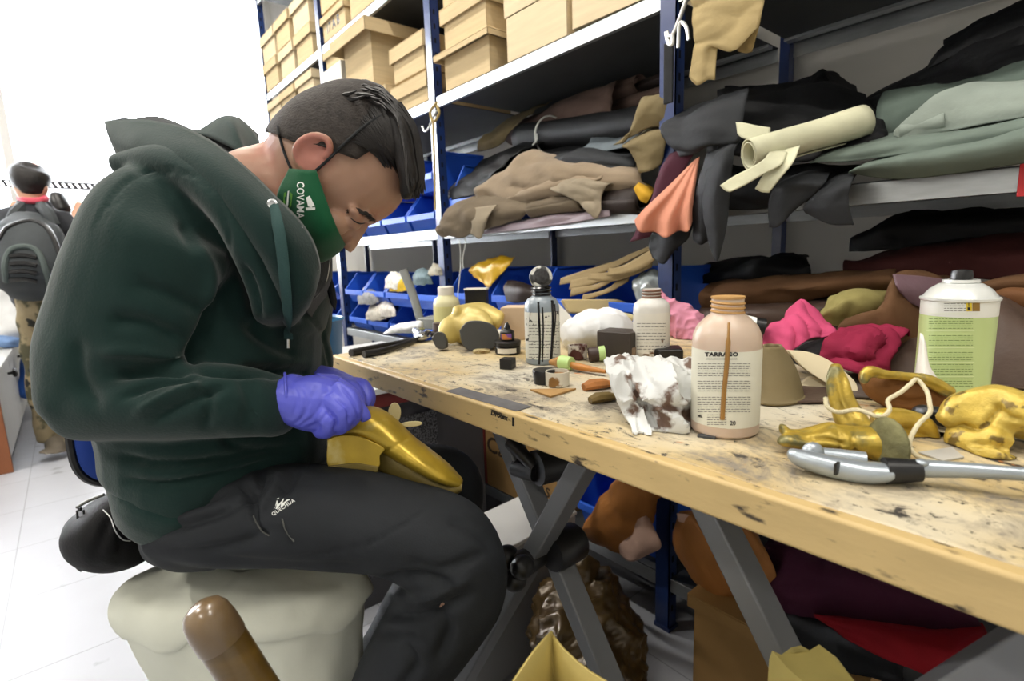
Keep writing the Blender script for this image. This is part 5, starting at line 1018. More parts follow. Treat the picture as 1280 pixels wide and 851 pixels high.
for pts, r_ in (([(673, 378), (674, 400), (675, 430), (674, 455)], .0022), ([(678, 384), (679, 410), (678, 452)], .0016), ([(690, 376), (691, 400), (690, 430), (688, 455)], .0028), ([(693, 380), (694, 398), (692, 420)], .0018), ([(663, 390), (662, 402)], .001)):
    out = []
    for x, y in crv(np.array(pts, float), 5):
        r = ray(x, y); r /= np.linalg.norm(r); hh = tr.ray_cast(Vector(CP.tolist()), Vector(r.tolist()))
        if hh[0] is not None: out.append(np.array(hh[0])+r*.0004)
    if len(out) > 2: e.tube(out, r_, 8)
e.build('drip', m_bdrip, ll_); e = MB(); decal_rows(e, tr, (0, 0), 661, 699, range(402, 448, 4)); e.build('small_print', m_inkg, ll_, smooth=False)
# -- white-labelled bottle with brown neck
b0 = gp(814, 446); k = mpp(b0); R = 22*k
bt = thing('dye_bottle', 'white bottle with a brown-stained open neck beside the pink cloth', 'bottle', b0)
s = MB(); s.lathe([(.2*R, 0), (.94*R, 0), (R, 2*k), (R, 62*k), (.94*R, 67*k), (.75*R, 71*k), (.52*R, 74*k), (.5*R, 76*k), (.5*R, 85*k), (.4*R, 85*k), (.4*R, 74*k)], b0, 36); bb_ = s.build('bottle_body', mat('bottle_white', 'd9d7d2', .35, col3='6a4a2c', thr3=(.62, .66), s3=16), bt)
s = MB(); s.lathe([(R*1.006, 8*k), (R*1.01, 9*k), (R*1.01, 56*k), (R*1.006, 57*k)], b0, 40, cap=False); ll_ = s.build('label', mat('label_brown_spotted', 'dedbd2', .55, col3='6a4a2c', thr3=(.6, .64), s3=26), bt)
s = MB()
for z in (75, 79, 83): s.lathe([(.5*R, -1.6*k), (.56*R, 0), (.5*R, 1.6*k)], b0+np.array([0, 0, z*k]), 24, cap=False)
s.build('screw_thread', mat('dye_dried_brown', '6e4c38', .5), bt)
tr = bvh_of(ll_, bb_); e = MB(); decal_rows(e, tr, (0, 0), 796, 832, range(404, 440, 4)); e.build('small_print', m_inkg, ll_, smooth=False)
# -- cream bottle at the back
b0 = gp(560, 412); k = mpp(b0); R = 16.5*k
bt = thing('glue_bottle', 'cream plastic bottle with a white cap behind the yellow boot', 'bottle', b0)
s = MB(); s.lathe([(.2*R, 0), (.95*R, 0), (R, 2*k), (R, 33*k), (.9*R, 38*k), (.62*R, 42*k), (.55*R, 44*k), (.2*R, 44*k)], b0, 30); s.build('bottle_body', mat('bottle_cream', 'd8d2a6', .4), bt)
s = MB(); s.lathe([(.56*R, 43*k), (.60*R, 43.5*k), (.60*R, 53*k), (.52*R, 54*k), (.05*R, 54*k)], b0, 24); cp_ = s.build('cap', mat('cap_white_red', 'e6e0d4', .4, col3='a3382c', thr3=(.6, .63), s3=40), bt)
s = MB(); s.lathe([(R*1.01, 8*k), (R*1.01, 30*k)], b0, 30, cap=False); s.build('label', mat('label_yellow', 'd6cf8e', .5), bt)
# -- yellow boot lying with its dark soles to the viewer
m_boot = mat('boot_pale_gold', 'c9b469', .45, metal=.15, var=.12, bump=.1, bscale=60); m_sole = mat('rubber_sole_dark', '4b4c4b', .7, var=.1)
c0 = gp(582, 436); k = mpp(c0)
bo = thing('ankle_boot', 'pale gold boot lying on its side with dark soles facing out', 'boot', c0)
D = proj(c0)[2]
s = MB(); vol(s, [(598, 416, D+.022, 24, .026), (590, 408, D+.05, 25, .035), (575, 404, D+.09, 22, .035), (610, 398, D+.12, 18, .03)], k=4); vol(s, [(556, 420, D+.03, 13, .02), (566, 412, D+.06, 18, .03), (588, 402, D+.09, 20, .03)], k=4); vol(s, [(575, 398, D+.08, 18, .03), (600, 392, D+.12, 14, .03), (622, 402, D+.1, 14, .03)], k=4)
remesh(s, 'upper', m_boot, bo, .004, 4, creases([([(560, 400), (580, 392), (605, 390)], 3, .003)], .002, 30))
def solep(pts, d, th): return [P(x, y, d) for x, y in crv(np.array(pts+[pts[0]], float), 4)[:-1]]
s = MB(); s.prism(solep([(574, 413), (584, 402), (602, 401), (617, 407), (624, 420), (618, 434), (604, 440), (586, 438), (577, 428)], D-.03, 0), VIEW*.03); s.build('front_sole', m_sole, bo, bevel=.003)
s = MB(); s.prism(solep([(539, 422), (545, 415), (553, 416), (558, 426), (557, 435), (546, 435)], D-.02, 0), VIEW*.03); s.build('heel', m_sole, bo, bevel=.003)
# -- ink jar with a small purple-labelled bottle on it
b0 = gp(635, 441); k = mpp(b0)
j = thing('polish_jar', 'squat black polish jar with a white label', 'jar', b0)
s = MB(); s.lathe([(2*k, 0), (15*k, 0), (16*k, 1*k), (16*k, 9*k), (15*k, 10*k), (2*k, 10*k)], b0, 28); s.build('jar_body', m_blk, j); s = MB(); s.lathe([(15*k, 10*k), (16.5*k, 10.5*k), (16.5*k, 15*k), (15*k, 16*k), (2*k, 16*k)], b0, 28); s.build('jar_lid', m_blk, j)
s = MB(); ca = math.atan2(-VIEW[1], -VIEW[0]); G = [[b0+np.array([16.2*k*math.cos(ca+a), 16.2*k*math.sin(ca+a), z*k]) for a in np.linspace(-.9, .7, 12)] for z in (2, 8)]; s.grid(G); s.build('label', m_paper, j)
b1 = b0+np.array([0, 0, 16.1*k]); j = thing('ink_bottle', 'tiny black bottle with a purple label standing on the black jar', 'bottle', b1)
s = MB(); s.lathe([(1*k, 0), (8.5*k, 0), (9*k, 1*k), (9*k, 11*k), (6*k, 13*k), (4*k, 14*k), (4*k, 17*k), (1.5*k, 22*k), (.3*k, 23*k)], b1, 24); s.build('bottle_body', m_blk, j); s = MB(); s.grid([[b1+np.array([9.15*k*math.cos(ca+a), 9.15*k*math.sin(ca+a), z*k]) for a in np.linspace(-1., .6, 10)] for z in (2, 9)]); s.build('label', mat('label_purple', '8a5ab8', .5, col3='d88a4a', thr3=(.5, .55), s3=90), j)
# -- small stuff
def disc(name, label, cat, px, py, r, h, m, rim=None, tp=1.0):
    b = gp(px, py); k = mpp(b); s = MB(); s.lathe([(.05*r*k, 0), (.97*r*k, 0), (r*k, .15*h*k), (tp*r*k, .9*h*k), (tp*.95*r*k, h*k), (.05*r*k, h*k)], b, 26); o = s.build(name, m, None); return tag(o, label, cat), b, k
b = gp(635, 460); k = mpp(b); s = MB(); s.box(b+np.array([-8*k, -8*k, 0]), b+np.array([8*k, 8*k, 13*k]), rotz(.5)); tag(s.build('rubber_block', m_blk, None, bevel=.001), 'small black rubber block alone on the bench before the striped bottle', 'block')
disc('jar_lid', 'flat paint-crusted jar lid in front of the boot', 'lid', 602, 440, 11, 3, mat('lid_crusted', 'c9b98a', .5, col3='6a5020', thr3=(.5, .6), s3=60))
disc('bottle_cap', 'black ribbed bottle cap beside the white cup', 'cap', 680, 478, 13, 17, m_blk, tp=1.1)
m_cup = mat('cup_white_dripped', 'd9d5c6', .5, col3='8a6330', thr3=(.56, .6), s3=34)
b = gp(697, 481); k = mpp(b); s = MB(); s.lathe([(1*k, 0), (14*k, 0), (15*k, 1*k), (15*k, 18*k), (13.5*k, 18*k), (13*k, 13*k), (1*k, 12*k)], b, 28); cu = tag(s.build('paint_cup', m_cup, None), 'small white cup with brown paint drips and rim', 'cup')
s = MB(); s.lathe([(.5*k, 13.6*k), (13*k, 13.6*k)], b, 24, cap=False); s.build('paint', mat('paint_ochre', '9a6f35', .35, var=.2, vscale=60), cu)
b = gp(722, 448); k = mpp(b); s = MB(); s.lathe([(1*k, 0), (11*k, 0), (12*k, 1*k), (12*k, 17*k), (10*k, 17*k), (10*k, 12*k), (1*k, 12*k)], b, 24); tag(s.build('paint_cup', mat('cup_white_dark_drips', 'cfc8bc', .5, col3='4a2018', thr3=(.46, .52), s3=34), None), 'white cup with dark red-brown drips behind the wooden brush', 'cup')
b = gp(736, 452); k = mpp(b); ax = RIGHT*.95+np.array([0, 0, .1]); s = MB(); s.lathe([(1*k, 0), (8*k, 0), (9*k, 2*k), (9*k, 12*k), (1*k, 12*k)], b+np.array([0, 0, 9*k]), 22, ax); cpo = tag(s.build('marker_cap', mat('cap_dark_brown', '3a2620', .5), None), 'dark dye pot with a pale green collar lying on its side', 'pot'); s = MB(); s.lathe([(1*k, 12*k), (9*k, 12*k), (9.5*k, 20*k), (1*k, 20*k)], b+np.array([0, 0, 9*k]), 22, ax); s.build('collar', mat('plastic_pale_green', 'b8d68a', .4), cpo)  # a loose marker cap with its green collar, no pot
b = gp(708, 462); k = mpp(b); gq = thing('paint_brush', 'wooden handled brush with a pale green collar lying on the bench', 'brush', b); d = gp(757, 464)-gp(676, 452); d /= np.linalg.norm(d)
s = MB(); s.tube([b+d*4*k+np.array([0, 0, 8*k]), b+d*22*k+np.array([0, 0, 6*k]), b+d*58*k+np.array([0, 0, 5*k])], [3.5*k, 4.5*k, 2.2*k], 14, sm=4); s.build('handle', mat('wood_handle', 'b77a3a', .4, stretch=(1, 9, 9)), gq)
s = MB(); s.tube([b-d*8*k+np.array([0, 0, 9*k]), b+d*8*k+np.array([0, 0, 9*k])], [9*k, 8*k], 18); s.build('collar', mat('plastic_pale_green', 'b8d68a', .4), gq); s = MB(); s.tube([b-d*8*k+np.array([0, 0, 9*k]), b-d*26*k+np.array([0, 0, 7*k])], [8*k, 3*k], 16); s.build('bristles', mat('bristle_tan', 'a97f4b', .9, bump=.5, bscale=200), gq)
tri = [gp(663, 488), gp(720, 487), gp(688, 497)]; s = MB(); s.prism(tri, (0, 0, .0025)); tag(s.build('cardboard_offcut', m_cardd, None, smooth=False), 'flat triangular brown cardboard offcut in front of the cups', 'offcut')
for (x, y, r_, lab, c) in ((745, 486, 17, 'reddish brown wood offcut beside the crumpled white rag', 'a1662f'), (752, 502, 16, 'olive-brown leather curl under the crumpled white rag', '6d5a2c')):
    b = gp(x, y); k = mpp(b); s = MB(); d = RIGHT*.9+VIEW*.3; d[2] = 0; d /= np.linalg.norm(d); n_ = np.cross(d, (0, 0, 1)); rs = [[b+d*t*k+(n_*math.cos(a)*.8*w_+np.array([0, 0, (math.sin(a)+1)*.5*w_]))*k for a in np.linspace(0, 2*PI, 9)[:-1]] for t, w_ in ((-r_, r_*.5), (-r_*.3, r_*.8), (r_*.6, r_*.75), (r_*1.2, r_*.5))]
    s.rings(rs); tag(s.build('wood_offcut' if c[0] == 'a' else 'leather_curl', mat('offcut_'+c, c, .7, var=.25, vscale=40, bump=.2), None, ang=30), lab, 'offcut')
# crumpled rags: two-sided, closed cloth lumps
def rag(name, label, cat, nodes, m, vox=.003, noise=.012, ns=26., fold=()):
    s = MB(); vol(s, nodes, k=4)
    def fn(v, n):
        r = creases(list(fold))(v, n) if fold else v.copy()
        for i in range(len(r)):
            a = 1-abs(mnoise.noise(Vector((v[i]*ns).tolist()))); b_ = 1-abs(mnoise.noise(Vector((v[i]*ns*2.3+4).tolist()))); r[i] += n[i]*noise*(a**3-.4+.45*(b_**3-.4))
        r[:, 2] = np.maximum(r[:, 2], BZ+.0012); return r
    return tag(remesh(s, name, m, None, vox, 2, fn, 1), label, cat)
m_rag = mat('rag_white_stained', 'cfd1d0', .85, bump=.15, bscale=200, col3='6a5448', thr3=(.57, .63), s3=27)
Dr = proj(gp(818, 530))[2]
def cloth(name, label, cat, rows, m, fold, th=.0025, fx=16., fz=22., amp=.004, sd=3.):
    G = surf([[P(*p) for p in r] for r in rows], 12, 12); G = ripple(crumple(G, amp, 20, sd), fold, sd, fx, fz); G[..., 2] = np.maximum(G[..., 2], BZ+.002)
    g = MB(); g.grid(G); return tag(g.build(name, m, None, solid=th, off=0.), label, cat)
cloth('stained_rag', 'crumpled white rag with brown stains in front of the beige bottle', 'rag', [[(768, 462, Dr+.10), (800, 456, Dr+.10), (835, 456, Dr+.09), (866, 462, Dr+.07)], [(758, 460, Dr+.05), (790, 446, Dr+.05), (835, 444, Dr+.05), (870, 452, Dr+.05)], [(760, 476, Dr+.01), (788, 466, Dr+.02), (826, 466, Dr+.0), (868, 470, Dr+.02)], [(772, 498, Dr-.005), (796, 488, Dr-.0), (832, 484, Dr-.03), (866, 492, Dr-.0)], [(784, 522, Dr-.01), (806, 514, Dr-.0), (838, 510, Dr-.025), (862, 520, Dr-.01)], [(792, 541, Dr-.03), (815, 546, Dr-.025), (840, 543, Dr-.03), (858, 536, Dr-.02)], [(796, 538, Dr+.03), (815, 540, Dr+.03), (840, 538, Dr+.03), (852, 532, Dr+.03)]], m_rag, .016, sd=11.)
D2 = proj(gp(750, 436))[2]
rag('white_cloth', 'clean white cloth heaped behind the black-streaked bottle', 'cloth', [(712, 420, D2+.02, 16, .05), (740, 412, D2+.02, 24, .07), (765, 412, D2+.02, 24, .06), (785, 415, D2+.03, 14, .04)], mat('cloth_white', 'e6e8ea', .85, bump=.1, bscale=200), noise=.007, ns=16)
s = MB(); s.prism([P(684, 364, D2+.1), P(718, 400, D2+.1), P(700, 420, D2+.1), P(676, 404, D2+.1)], VIEW*.004); tag(s.build('white_card', m_paper, None), 'white card leaning behind the black-streaked bottle', 'card')
D3 = proj(gp(850, 425))[2]+.03
rag('pink_cloth', 'pink cloth with dark stains pulled up to a peak behind the bottles', 'cloth', [(824, 364, D3+.02, 4.5, .009), (834, 382, D3+.015, 10, .018), (852, 402, D3+.01, 22, .04), (868, 420, D3, 20, .04)], mat('cloth_pink', 'd08aa2', .85, col3='6a4450', thr3=(.58, .64), s3=26, bump=.1), noise=.010, ns=24)
b = gp(830, 448); k = mpp(b); s = MB(); s.prism([b+np.array([-.035, -.015, .0]), b+np.array([.01, -.03, 0]), b+np.array([.04, .0, 0]), b+np.array([.01, .035, 0])], (0, 0, .022)); tag(s.build('black_block', m_blk, None, bevel=.004), 'black polishing block behind the crumpled rag', 'block')
b = gp(775, 446); s = MB(); s.box(b+np.array([-.04, -.02, 0]), b+np.array([.03, .03, .05]), rotz(.2)); tag(s.build('dark_tin', mat('tin_dark_brown', '3b332e', .5, var=.2), None, bevel=.003), 'dark brown tin left of the white-labelled bottle', 'tin')
disc('bronze_disc', 'small brown metal lid standing by the white-labelled bottle', 'lid', 786, 448, 9, 15, mat('lid_bronze', '8d7a68', .4, metal=.5))
b = gp(640, 424); s = MB(); k = mpp(b); s.box(b+np.array([-23*k, 0, 0]), b+np.array([18*k, .06, 40*k]), rotz(.62)); cb_ = tag(s.build('small_carton', mat('carton_pinkish', 'cdb497', .8, var=.05), None, bevel=.002), 'small tan carton between the bins and the black jar', 'box')
b = gp(594, 420); k = mpp(b); s = MB(); s.box(b+np.array([-14*k, 0, 0]), b+np.array([14*k, .02, 58*k]), rotz(.62)); bk_ = tag(s.build('display_card', m_blk, None, bevel=.001), 'small black card box with a white top edge behind the boot', 'box'); s = MB(); s.box(b+np.array([-14.5*k, -.001, 57.5*k]), b+np.array([14.5*k, .021, 59.5*k]), rotz(.62), b+np.array([0, .01, 29*k])); s.build('top_edge', m_paper, bk_)
b = gp(592, 405); k = mpp(b)
D4 = proj(gp(740, 405))[2]+.06
s = MB(); s.prism([P(702, 374, D4), P(772, 374, D4), P(784, 378, D4), P(776, 392, D4), P(712, 391, D4)], VIEW*.05); tag(s.build('cream_board', mat('board_cream', 'c3b184', .7), None, bevel=.004), 'cream folded board behind the white cloth', 'board')
D5 = proj(gp(765, 412))[2]
s = MB(); s.tube([P(742, 400, D5), P(752, 394, D5), P(772, 396, D5), P(790, 398, D5)], [.008, .014, .014, .01], 14, sm=4); ls = tag(s.build('shoe_last', mat('last_pale_wood', 'd9cf9f', .5), None), 'pale wooden shoe last lying behind the white cloth', 'shoe last'); s = MB(); s.tube([P(751, 394, D5), P(757, 394.5, D5)], .0152, 16); s.build('band', m_blk, ls)
# pincers at the far end
t = thing('pincers', 'long black-handled pincers lying at the far end of the bench', 'pincers', gp(490, 440)); a0 = .007
for pts in ([(439, 445), (470, 438), (500, 432), (525, 427)], [(455, 447), (480, 442), (510, 432), (528, 424)]):
    s = MB(); s.tube([gp(x, y)+np.array([0, 0, a0]) for x, y in pts], [.008, .007, .006, .007], 10, sm=4); s.build('handle', m_blk, t)
s = MB(); s.ell(gp(527, 427)+np.array([0, 0, .012]), .018, .018, .01); s.tube([gp(525, 428)+np.array([0, 0, .012]), gp(535, 425)+np.array([0, 0, .015]), gp(533, 420)+np.array([0, 0, .012])], [.01, .01, .004], 10, sm=4); s.tube([gp(527, 426)+np.array([0, 0, .012]), gp(520, 420)+np.array([0, 0, .014]), gp(530, 417)+np.array([0, 0, .012])], [.01, .01, .004], 10, sm=4); s.build('jaws', m_chr, t)
b = gp(525, 424); k = mpp(b); t = thing('ink_pad', 'dark square tin with a small pot on it, beside the pincer jaws', 'tin', b+np.array([0, .06, 0])); b = b+np.array([0, .06, 0])
s = MB(); s.box(b+np.array([-.03, -.02, 0]), b+np.array([.03, .03, .012]), rotz(.6)); s.build('tin_base', mat('tin_dark', '2d2a28', .5), t, bevel=.002); s = MB(); s.lathe([(.002, .012), (.019, .012), (.019, .034), (.002, .034)], b, 22); s.build('pot', mat('pot_brown', '4b3c38', .5), t)
# grey lever press behind
b = gp(535, 412); k = mpp(b); t = thing('lever_press', 'grey cast lever press with a slanting handle behind the cream bottle', 'press', b)
s = MB(); s.box(b+np.array([-.05, 0, 0]), b+np.array([.04, .09, .032]), rotz(.4)); s.build('press_base', mat('cast_grey', '8b8e8c', .5, metal=.2), t, bevel=.005); s = MB(); D6 = proj(b)[2]+.03; s.tube([P(526, 402, D6), P(516, 368, D6), P(504, 338, D6)], [.011, .012, .012], 12, sm=4); s.build('lever', mat('cast_grey', '8b8e8c', .5, metal=.2), t)
rag('white_rag', 'white rag at the back edge of the far end of the bench', 'rag', [(482, 418, 1.42, 4, .02), (500, 413, 1.42, 7, .03), (525, 408, 1.40, 6, .03)], mat('cloth_white', 'e6e8ea', .85, bump=.1, bscale=200), noise=.006)
# -- spray can
b0 = gp(1187, 492); k = mpp(b0); R = 37*k
sp = thing('spray_can', 'green-labelled white aerosol can with a black nozzle, in front of the dark brown leather', 'spray can', b0)
s = MB(); s.lathe([(.2*R, 0), (R, 0), (R*1.02, 2*k), (R, 4*k), (R, 118*k)], b0, 40, cap=False); bb_ = s.build('can_body', mat('label_lime_green', 'bccf8e', .35, var=.03), sp)
s = MB(); s.lathe([(R*1.004, 100*k), (R*1.006, 101*k), (R*1.006, 118*k), (R, 119*k)], b0, 40, cap=False); wl_ = s.build('label_band', mat('label_white_gloss', 'e4e6e2', .35, var=.01), sp)
s = MB(); s.lathe([(R, 117*k), (R*1.05, 118.5*k), (R*1.05, 121*k), (R, 122*k)], b0, 40, cap=False); s.lathe([(R, 121*k), (R*.94, 124*k), (.8*R, 131*k), (.58*R, 137*k), (.5*R, 138*k), (.1*R, 138*k)], b0, 40); s.lathe([(.45*R, 137*k), (.5*R, 139*k), (.48*R, 142*k), (.1*R, 142*k)], b0, 30); s.build('can_dome', mat('can_white_metal', 'dfe2e0', .25, metal=.2, var=.02), sp)
s = MB(); s.lathe([(.05*R, 142*k), (.30*R, 142*k), (.30*R, 149*k), (.26*R, 153*k), (.05*R, 154*k)], b0, 24); s.build('nozzle', m_blk, sp)
tr = bvh_of(bb_, wl_); e = MB(); rows_ = [i for i in range(398, 484, 3) if i not in (413, 416, 434, 437, 452, 470)]
decal_rows(e, tr, (0, 0), 1161, 1216, rows_); e.build('small_print', mat('ink_green', '6f8a48', .6), bb_, smooth=False)
e = MB(); v, f = rect2(1160, 392, 1222, 392.8, 8); stickpx(e, tr, v, f, (0, 0), (1, 0), (0, 1)); 
for y in (413, 434, 452, 470): v, f = rect2(1158, y, 1218, y+1, 8); stickpx(e, tr, v, f, (0, 0), (1, 0), (0, 1))
e.build('label_rule', mat('label_pale_green', 'd6e4ae', .4), bb_, smooth=False)
e = MB(); decal_rows(e, tr, (0, 0), 1180, 1208, [379, 382, 385, 388]); e.build('small_print', m_inkg, wl_, smooth=False)
e = MB(); v, f = rect2(1208, 377, 1215, 389, 3); stickpx(e, tr, v, f, (0, 0), (1, 0), (0, 1)); e.build('warning_panel', mat('label_yellow_bright', 'e3c92a', .4), wl_, smooth=False)
e = MB(); v, f = rect2(1215.5, 377, 1225, 389, 3); stickpx(e, tr, v, f, (0, 0), (1, 0), (0, 1)); e.build('warning_panel', mat('label_brown_gold', '8a6a28', .4), wl_, smooth=False)
e = MB(); v, f = text_mesh('!', 6, .3); stickpx(e, tr, v, f, (1211, 381), (1, 0), (0, -1), .0008); v, f = rect2(1209.5, 384, 1213, 388, 1); stickpx(e, tr, v, f, (0, 0), (1, 0), (0, 1), .0008); e.build('print', m_ink, wl_, smooth=False)
Dk = proj(b0)[2]
s = MB(); s.grid(surf([[P(1150, 416, Dk-.035), P(1154, 420, Dk-.043), P(1158, 430, Dk-.045)], [P(1146, 450, Dk-.04), P(1154, 452, Dk-.05), P(1162, 456, Dk-.052)], [P(1142, 474, Dk-.04), P(1158, 476, Dk-.06), P(1176, 478, Dk-.055)]], 4, 4)); s.build('peeled_paper', m_paper, sp, solid=.001)
# -- leathers heaped on the bench at the right
BG_ = 'leathers heaped on the bench'
def bh(label, rows, m, amp=.003, s=12., th=.0025, fold=.0, name='leather_piece', cat='leather piece'):
    pts = [[P(*p) for p in r] for r in rows]; G = ripple(crumple(surf(pts, 10, 10), amp, s, random.uniform(0, 40)), fold, random.uniform(0, 40), 13., 20.); G[..., 2] = np.maximum(G[..., 2], BZ+.003); g = MB(); g.grid(G); return tag(g.build(name, m, None, solid=th, off=0.), label, cat, BG_)
for p in ((1100, 480), (1190, 470), (1270, 480), (960, 500)): pass
bh('big dark brown leather with a smooth mauve flap bent over, left of the spray can', [[(1040, 425, .86), (1080, 440, .84), (1130, 455, .83), (1165, 460, .84)], [(1050, 405, .86), (1082, 396, .83), (1120, 400, .82), (1165, 400, .84)], [(1062, 398, .90), (1095, 388, .86), (1118, 366, .83), (1165, 368, .86)], [(1072, 402, .95), (1100, 390, .92), (1120, 344, .88), (1180, 348, .92)], [(1080, 410, 1.0), (1110, 396, .99), (1126, 342, .94), (1190, 346, .98)]], L_rust, amp=.002, fold=.004)
bh('smooth mauve-brown leather flap curling over beside the spray can nozzle', [[(1116, 343, .835), (1150, 345, .835), (1186, 350, .845)], [(1122, 360, .822), (1152, 364, .825), (1186, 368, .832)], [(1136, 378, .83), (1160, 388, .832), (1186, 390, .84)]], LM('mauve_dark', '6b545c', .35), amp=.001)
bh('dark brown smooth leather rising behind the spray can on the right', [[(1218, 492, .72), (1250, 494, .70), (1320, 500, .66)], [(1216, 440, .75), (1255, 430, .72), (1320, 440, .68)], [(1218, 390, .80), (1245, 374, .77), (1290, 402, .74)], [(1222, 370, .88), (1240, 366, .88), (1290, 380, .86)]], L_drk, amp=.003)
bh('dark brown smooth leather between the crimson piece and the can', [[(1098, 470, .78), (1125, 476, .76), (1160, 482, .74)], [(1110, 450, .80), (1130, 440, .79), (1152, 440, .78)], [(1130, 430, .84), (1142, 420, .84), (1156, 420, .83)]], L_drk, amp=.002)
bh('olive-green leather arched behind the pink piece', [[(1022, 400, .92), (1050, 408, .92), (1090, 410, .94)], [(1024, 390, .92), (1055, 376, .90), (1105, 380, .93)], [(1040, 370, .96), (1066, 362, .95), (1108, 366, .97)], [(1050, 370, 1.02), (1075, 362, 1.02), (1110, 364, 1.03)]], L_oliv2, amp=.003, fold=.007)
bh('bright pink leather peaked up behind the beige bottle', [[(950, 428, .79), (985, 440, .76), (1015, 424, .77), (1045, 422, .79)], [(958, 412, .80), (990, 410, .77), (1016, 410, .78), (1042, 412, .80)], [(975, 398, .82), (994, 392, .80), (1014, 396, .81), (1036, 404, .83)], [(988, 382, .85), (998, 374, .84), (1008, 380, .85), (1028, 398, .87)], [(990, 384, .9), (1002, 378, .9), (1012, 384, .9), (1030, 400, .92)]], L_hot, amp=.004, fold=.009)
bh('crimson leather folded in waves left of the spray can', [[(1020, 450, .76), (1050, 462, .74), (1075, 470, .73), (1110, 468, .75)], [(1030, 425, .77), (1056, 432, .75), (1082, 440, .74), (1112, 445, .76)], [(1050, 414, .80), (1080, 408, .79), (1098, 412, .78), (1136, 418, .79)], [(1060, 416, .85), (1085, 408, .84), (1106, 408, .84), (1140, 416, .86)]], L_crim, amp=.006, fold=.013)
cz = MB(); c0 = gp(968, 506); k = mpp(c0)
rows_ = []
for t_, (xl, xr, y, dl) in enumerate(((944, 1006, 508, .0), (946, 1003, 490, .01), (948, 996, 465, .02), (948, 986, 445, .03), (950, 976, 432, .035))):
    row = []
    for a in np.linspace(-.4, 2*PI-.9, 40):
        cx_ = (xl+xr)/2; rx = (xr-xl)/2; row.append(P(cx_-rx*math.cos(a), y-4*math.sin(a)*-1*.6, proj(c0)[2]+.02+dl-.028*math.sin(a)))
    rows_.append(row)
G = surf(rows_, 4, 1); G[..., 2] = np.maximum(G[..., 2], BZ+.003); cz.grid(G); tag(cz.build('leather_cone', L_olive, None, solid=.003, off=0.), 'olive leather rolled into a standing cone right of the beige bottle', 'leather roll')
bh('flat dark brown leather piece under the olive cone', [[(955, 524, .68), (990, 528, .665), (1030, 526, .66)], [(960, 512, .71), (1000, 510, .70), (1042, 506, .70)], [(970, 498, .75), (1010, 496, .745), (1050, 492, .74)]], L_drk, amp=.0)
bh('slate-brown leather lying flat behind the gold pieces', [[(1060, 520, .68), (1120, 520, .66), (1200, 518, .64)], [(1060, 496, .73), (1120, 490, .72), (1200, 486, .71)], [(1060, 472, .79), (1120, 468, .79), (1200, 466, .79)]], LM('slate_brown', '5a504a', .5), amp=.0)
# cream insoles / shoe sole and black toe
def slab(label, pts, d, m, th=.006, name='shoe_insole', cat='insole'):
    g = MB(); q = crv(np.array(pts+[pts[0]], float), 5)[:-1]; g.prism([P(*p) for p in q], VIEW*th); return tag(g.build(name, m, None, bevel=.0015), label, cat)
m_ins = mat('insole_cream', 'd6c9a8', .7, var=.06)
g = slab('cream shoe sole propped up at a slant in front of the crimson leather', [(984, 437, .74), (1012, 440, .735), (1040, 452, .72), (1068, 475, .70), (1072, 490, .695), (1058, 494, .70), (1035, 480, .71), (1005, 460, .725)], .7, m_ins, name='shoe_sole', cat='shoe sole')
slab('second cream sole lying lower behind the gold strip', [(1000, 480, .735), (1015, 470, .73), (1035, 478, .72), (1032, 494, .715), (1008, 496, .725)], .7, m_ins, name='shoe_sole', cat='shoe sole')
sh = MB(); vol(sh, [(1000, 446, .80, 12, .03), (1030, 440, .80, 17, .035), (1055, 443, .79, 17, .035), (1066, 448, .79, 12, .03)], k=4); tag(remesh(sh, 'suede_shoe', mat('shoe_black_suede', '1f2022', .85, bump=.2, bscale=200), None, .004, 4), 'black suede shoe toe between the pink and crimson leathers', 'shoe')
mk_ = MB(); mk_.tube([P(925, 402, .80), P(945, 407, .79)], .012, 14); o = tag(mk_.build('marker_pen', m_white, None), 'white and black marker barrel behind the beige bottle', 'marker'); mk_ = MB(); mk_.tube([P(944, 407, .789), P(956, 409, .785)], .0125, 14); mk_.build('pen_cap', m_blk, o)
s = MB(); c0 = gp(883, 547); k = mpp(c0); s.prism([c0+np.array([math.cos(a), math.sin(a), 0])*11*k for a in np.linspace(.2, .2+PI*1.1, 14)], (0, 0, .002)); tag(s.build('plastic_disc_half', mat('plastic_dark_grey', '3d4146', .5), None), 'dark half-round chip in front of the beige bottle', 'chip')
# -- broken gold ornaments
m_gold = mat('gold_leaf_worn', 'bb9f3e', .34, metal=.35, var=.3, vscale=40, col3='77724a', thr3=(.5, .6), s3=34, bump=.4, bscale=70)
m_gold2 = mat('gold_leaf_bright', 'c2a23c', .32, metal=.35, var=.25, vscale=44, col3='6d5a22', thr3=(.57, .66), s3=40, bump=.4, bscale=70)
m_gcrack = mat('gold_cracked', 'cbb050', .4, metal=.25, var=.25, vscale=40, col3='7a6530', thr3=(.6, .64), s3=55, bump=1., bscale=48)
m_plast = mat('plaster_brown', '7a4f22', .8, var=.25, vscale=26, bump=.4, bscale=60)
OG = 'broken gilded ornaments'
def gold(label, parts, m, vox=.0028, noise=.0015, ns=40, fold=(), name='gilded_ornament', cat='ornament'):
    s = MB()
    for p in parts: vol(s, p, k=4)
    def fn(v, n):
        r = creases(list(fold), noise, ns)(v, n); r[:, 2] = np.maximum(r[:, 2], BZ+.001); return r
    return tag(remesh(s, name, m, None, vox, 3, fn, 1), label, cat, OG)
d = lambda x, y, o=0: proj(gp(x, y))[2]+o
dg = d(1040, 575)
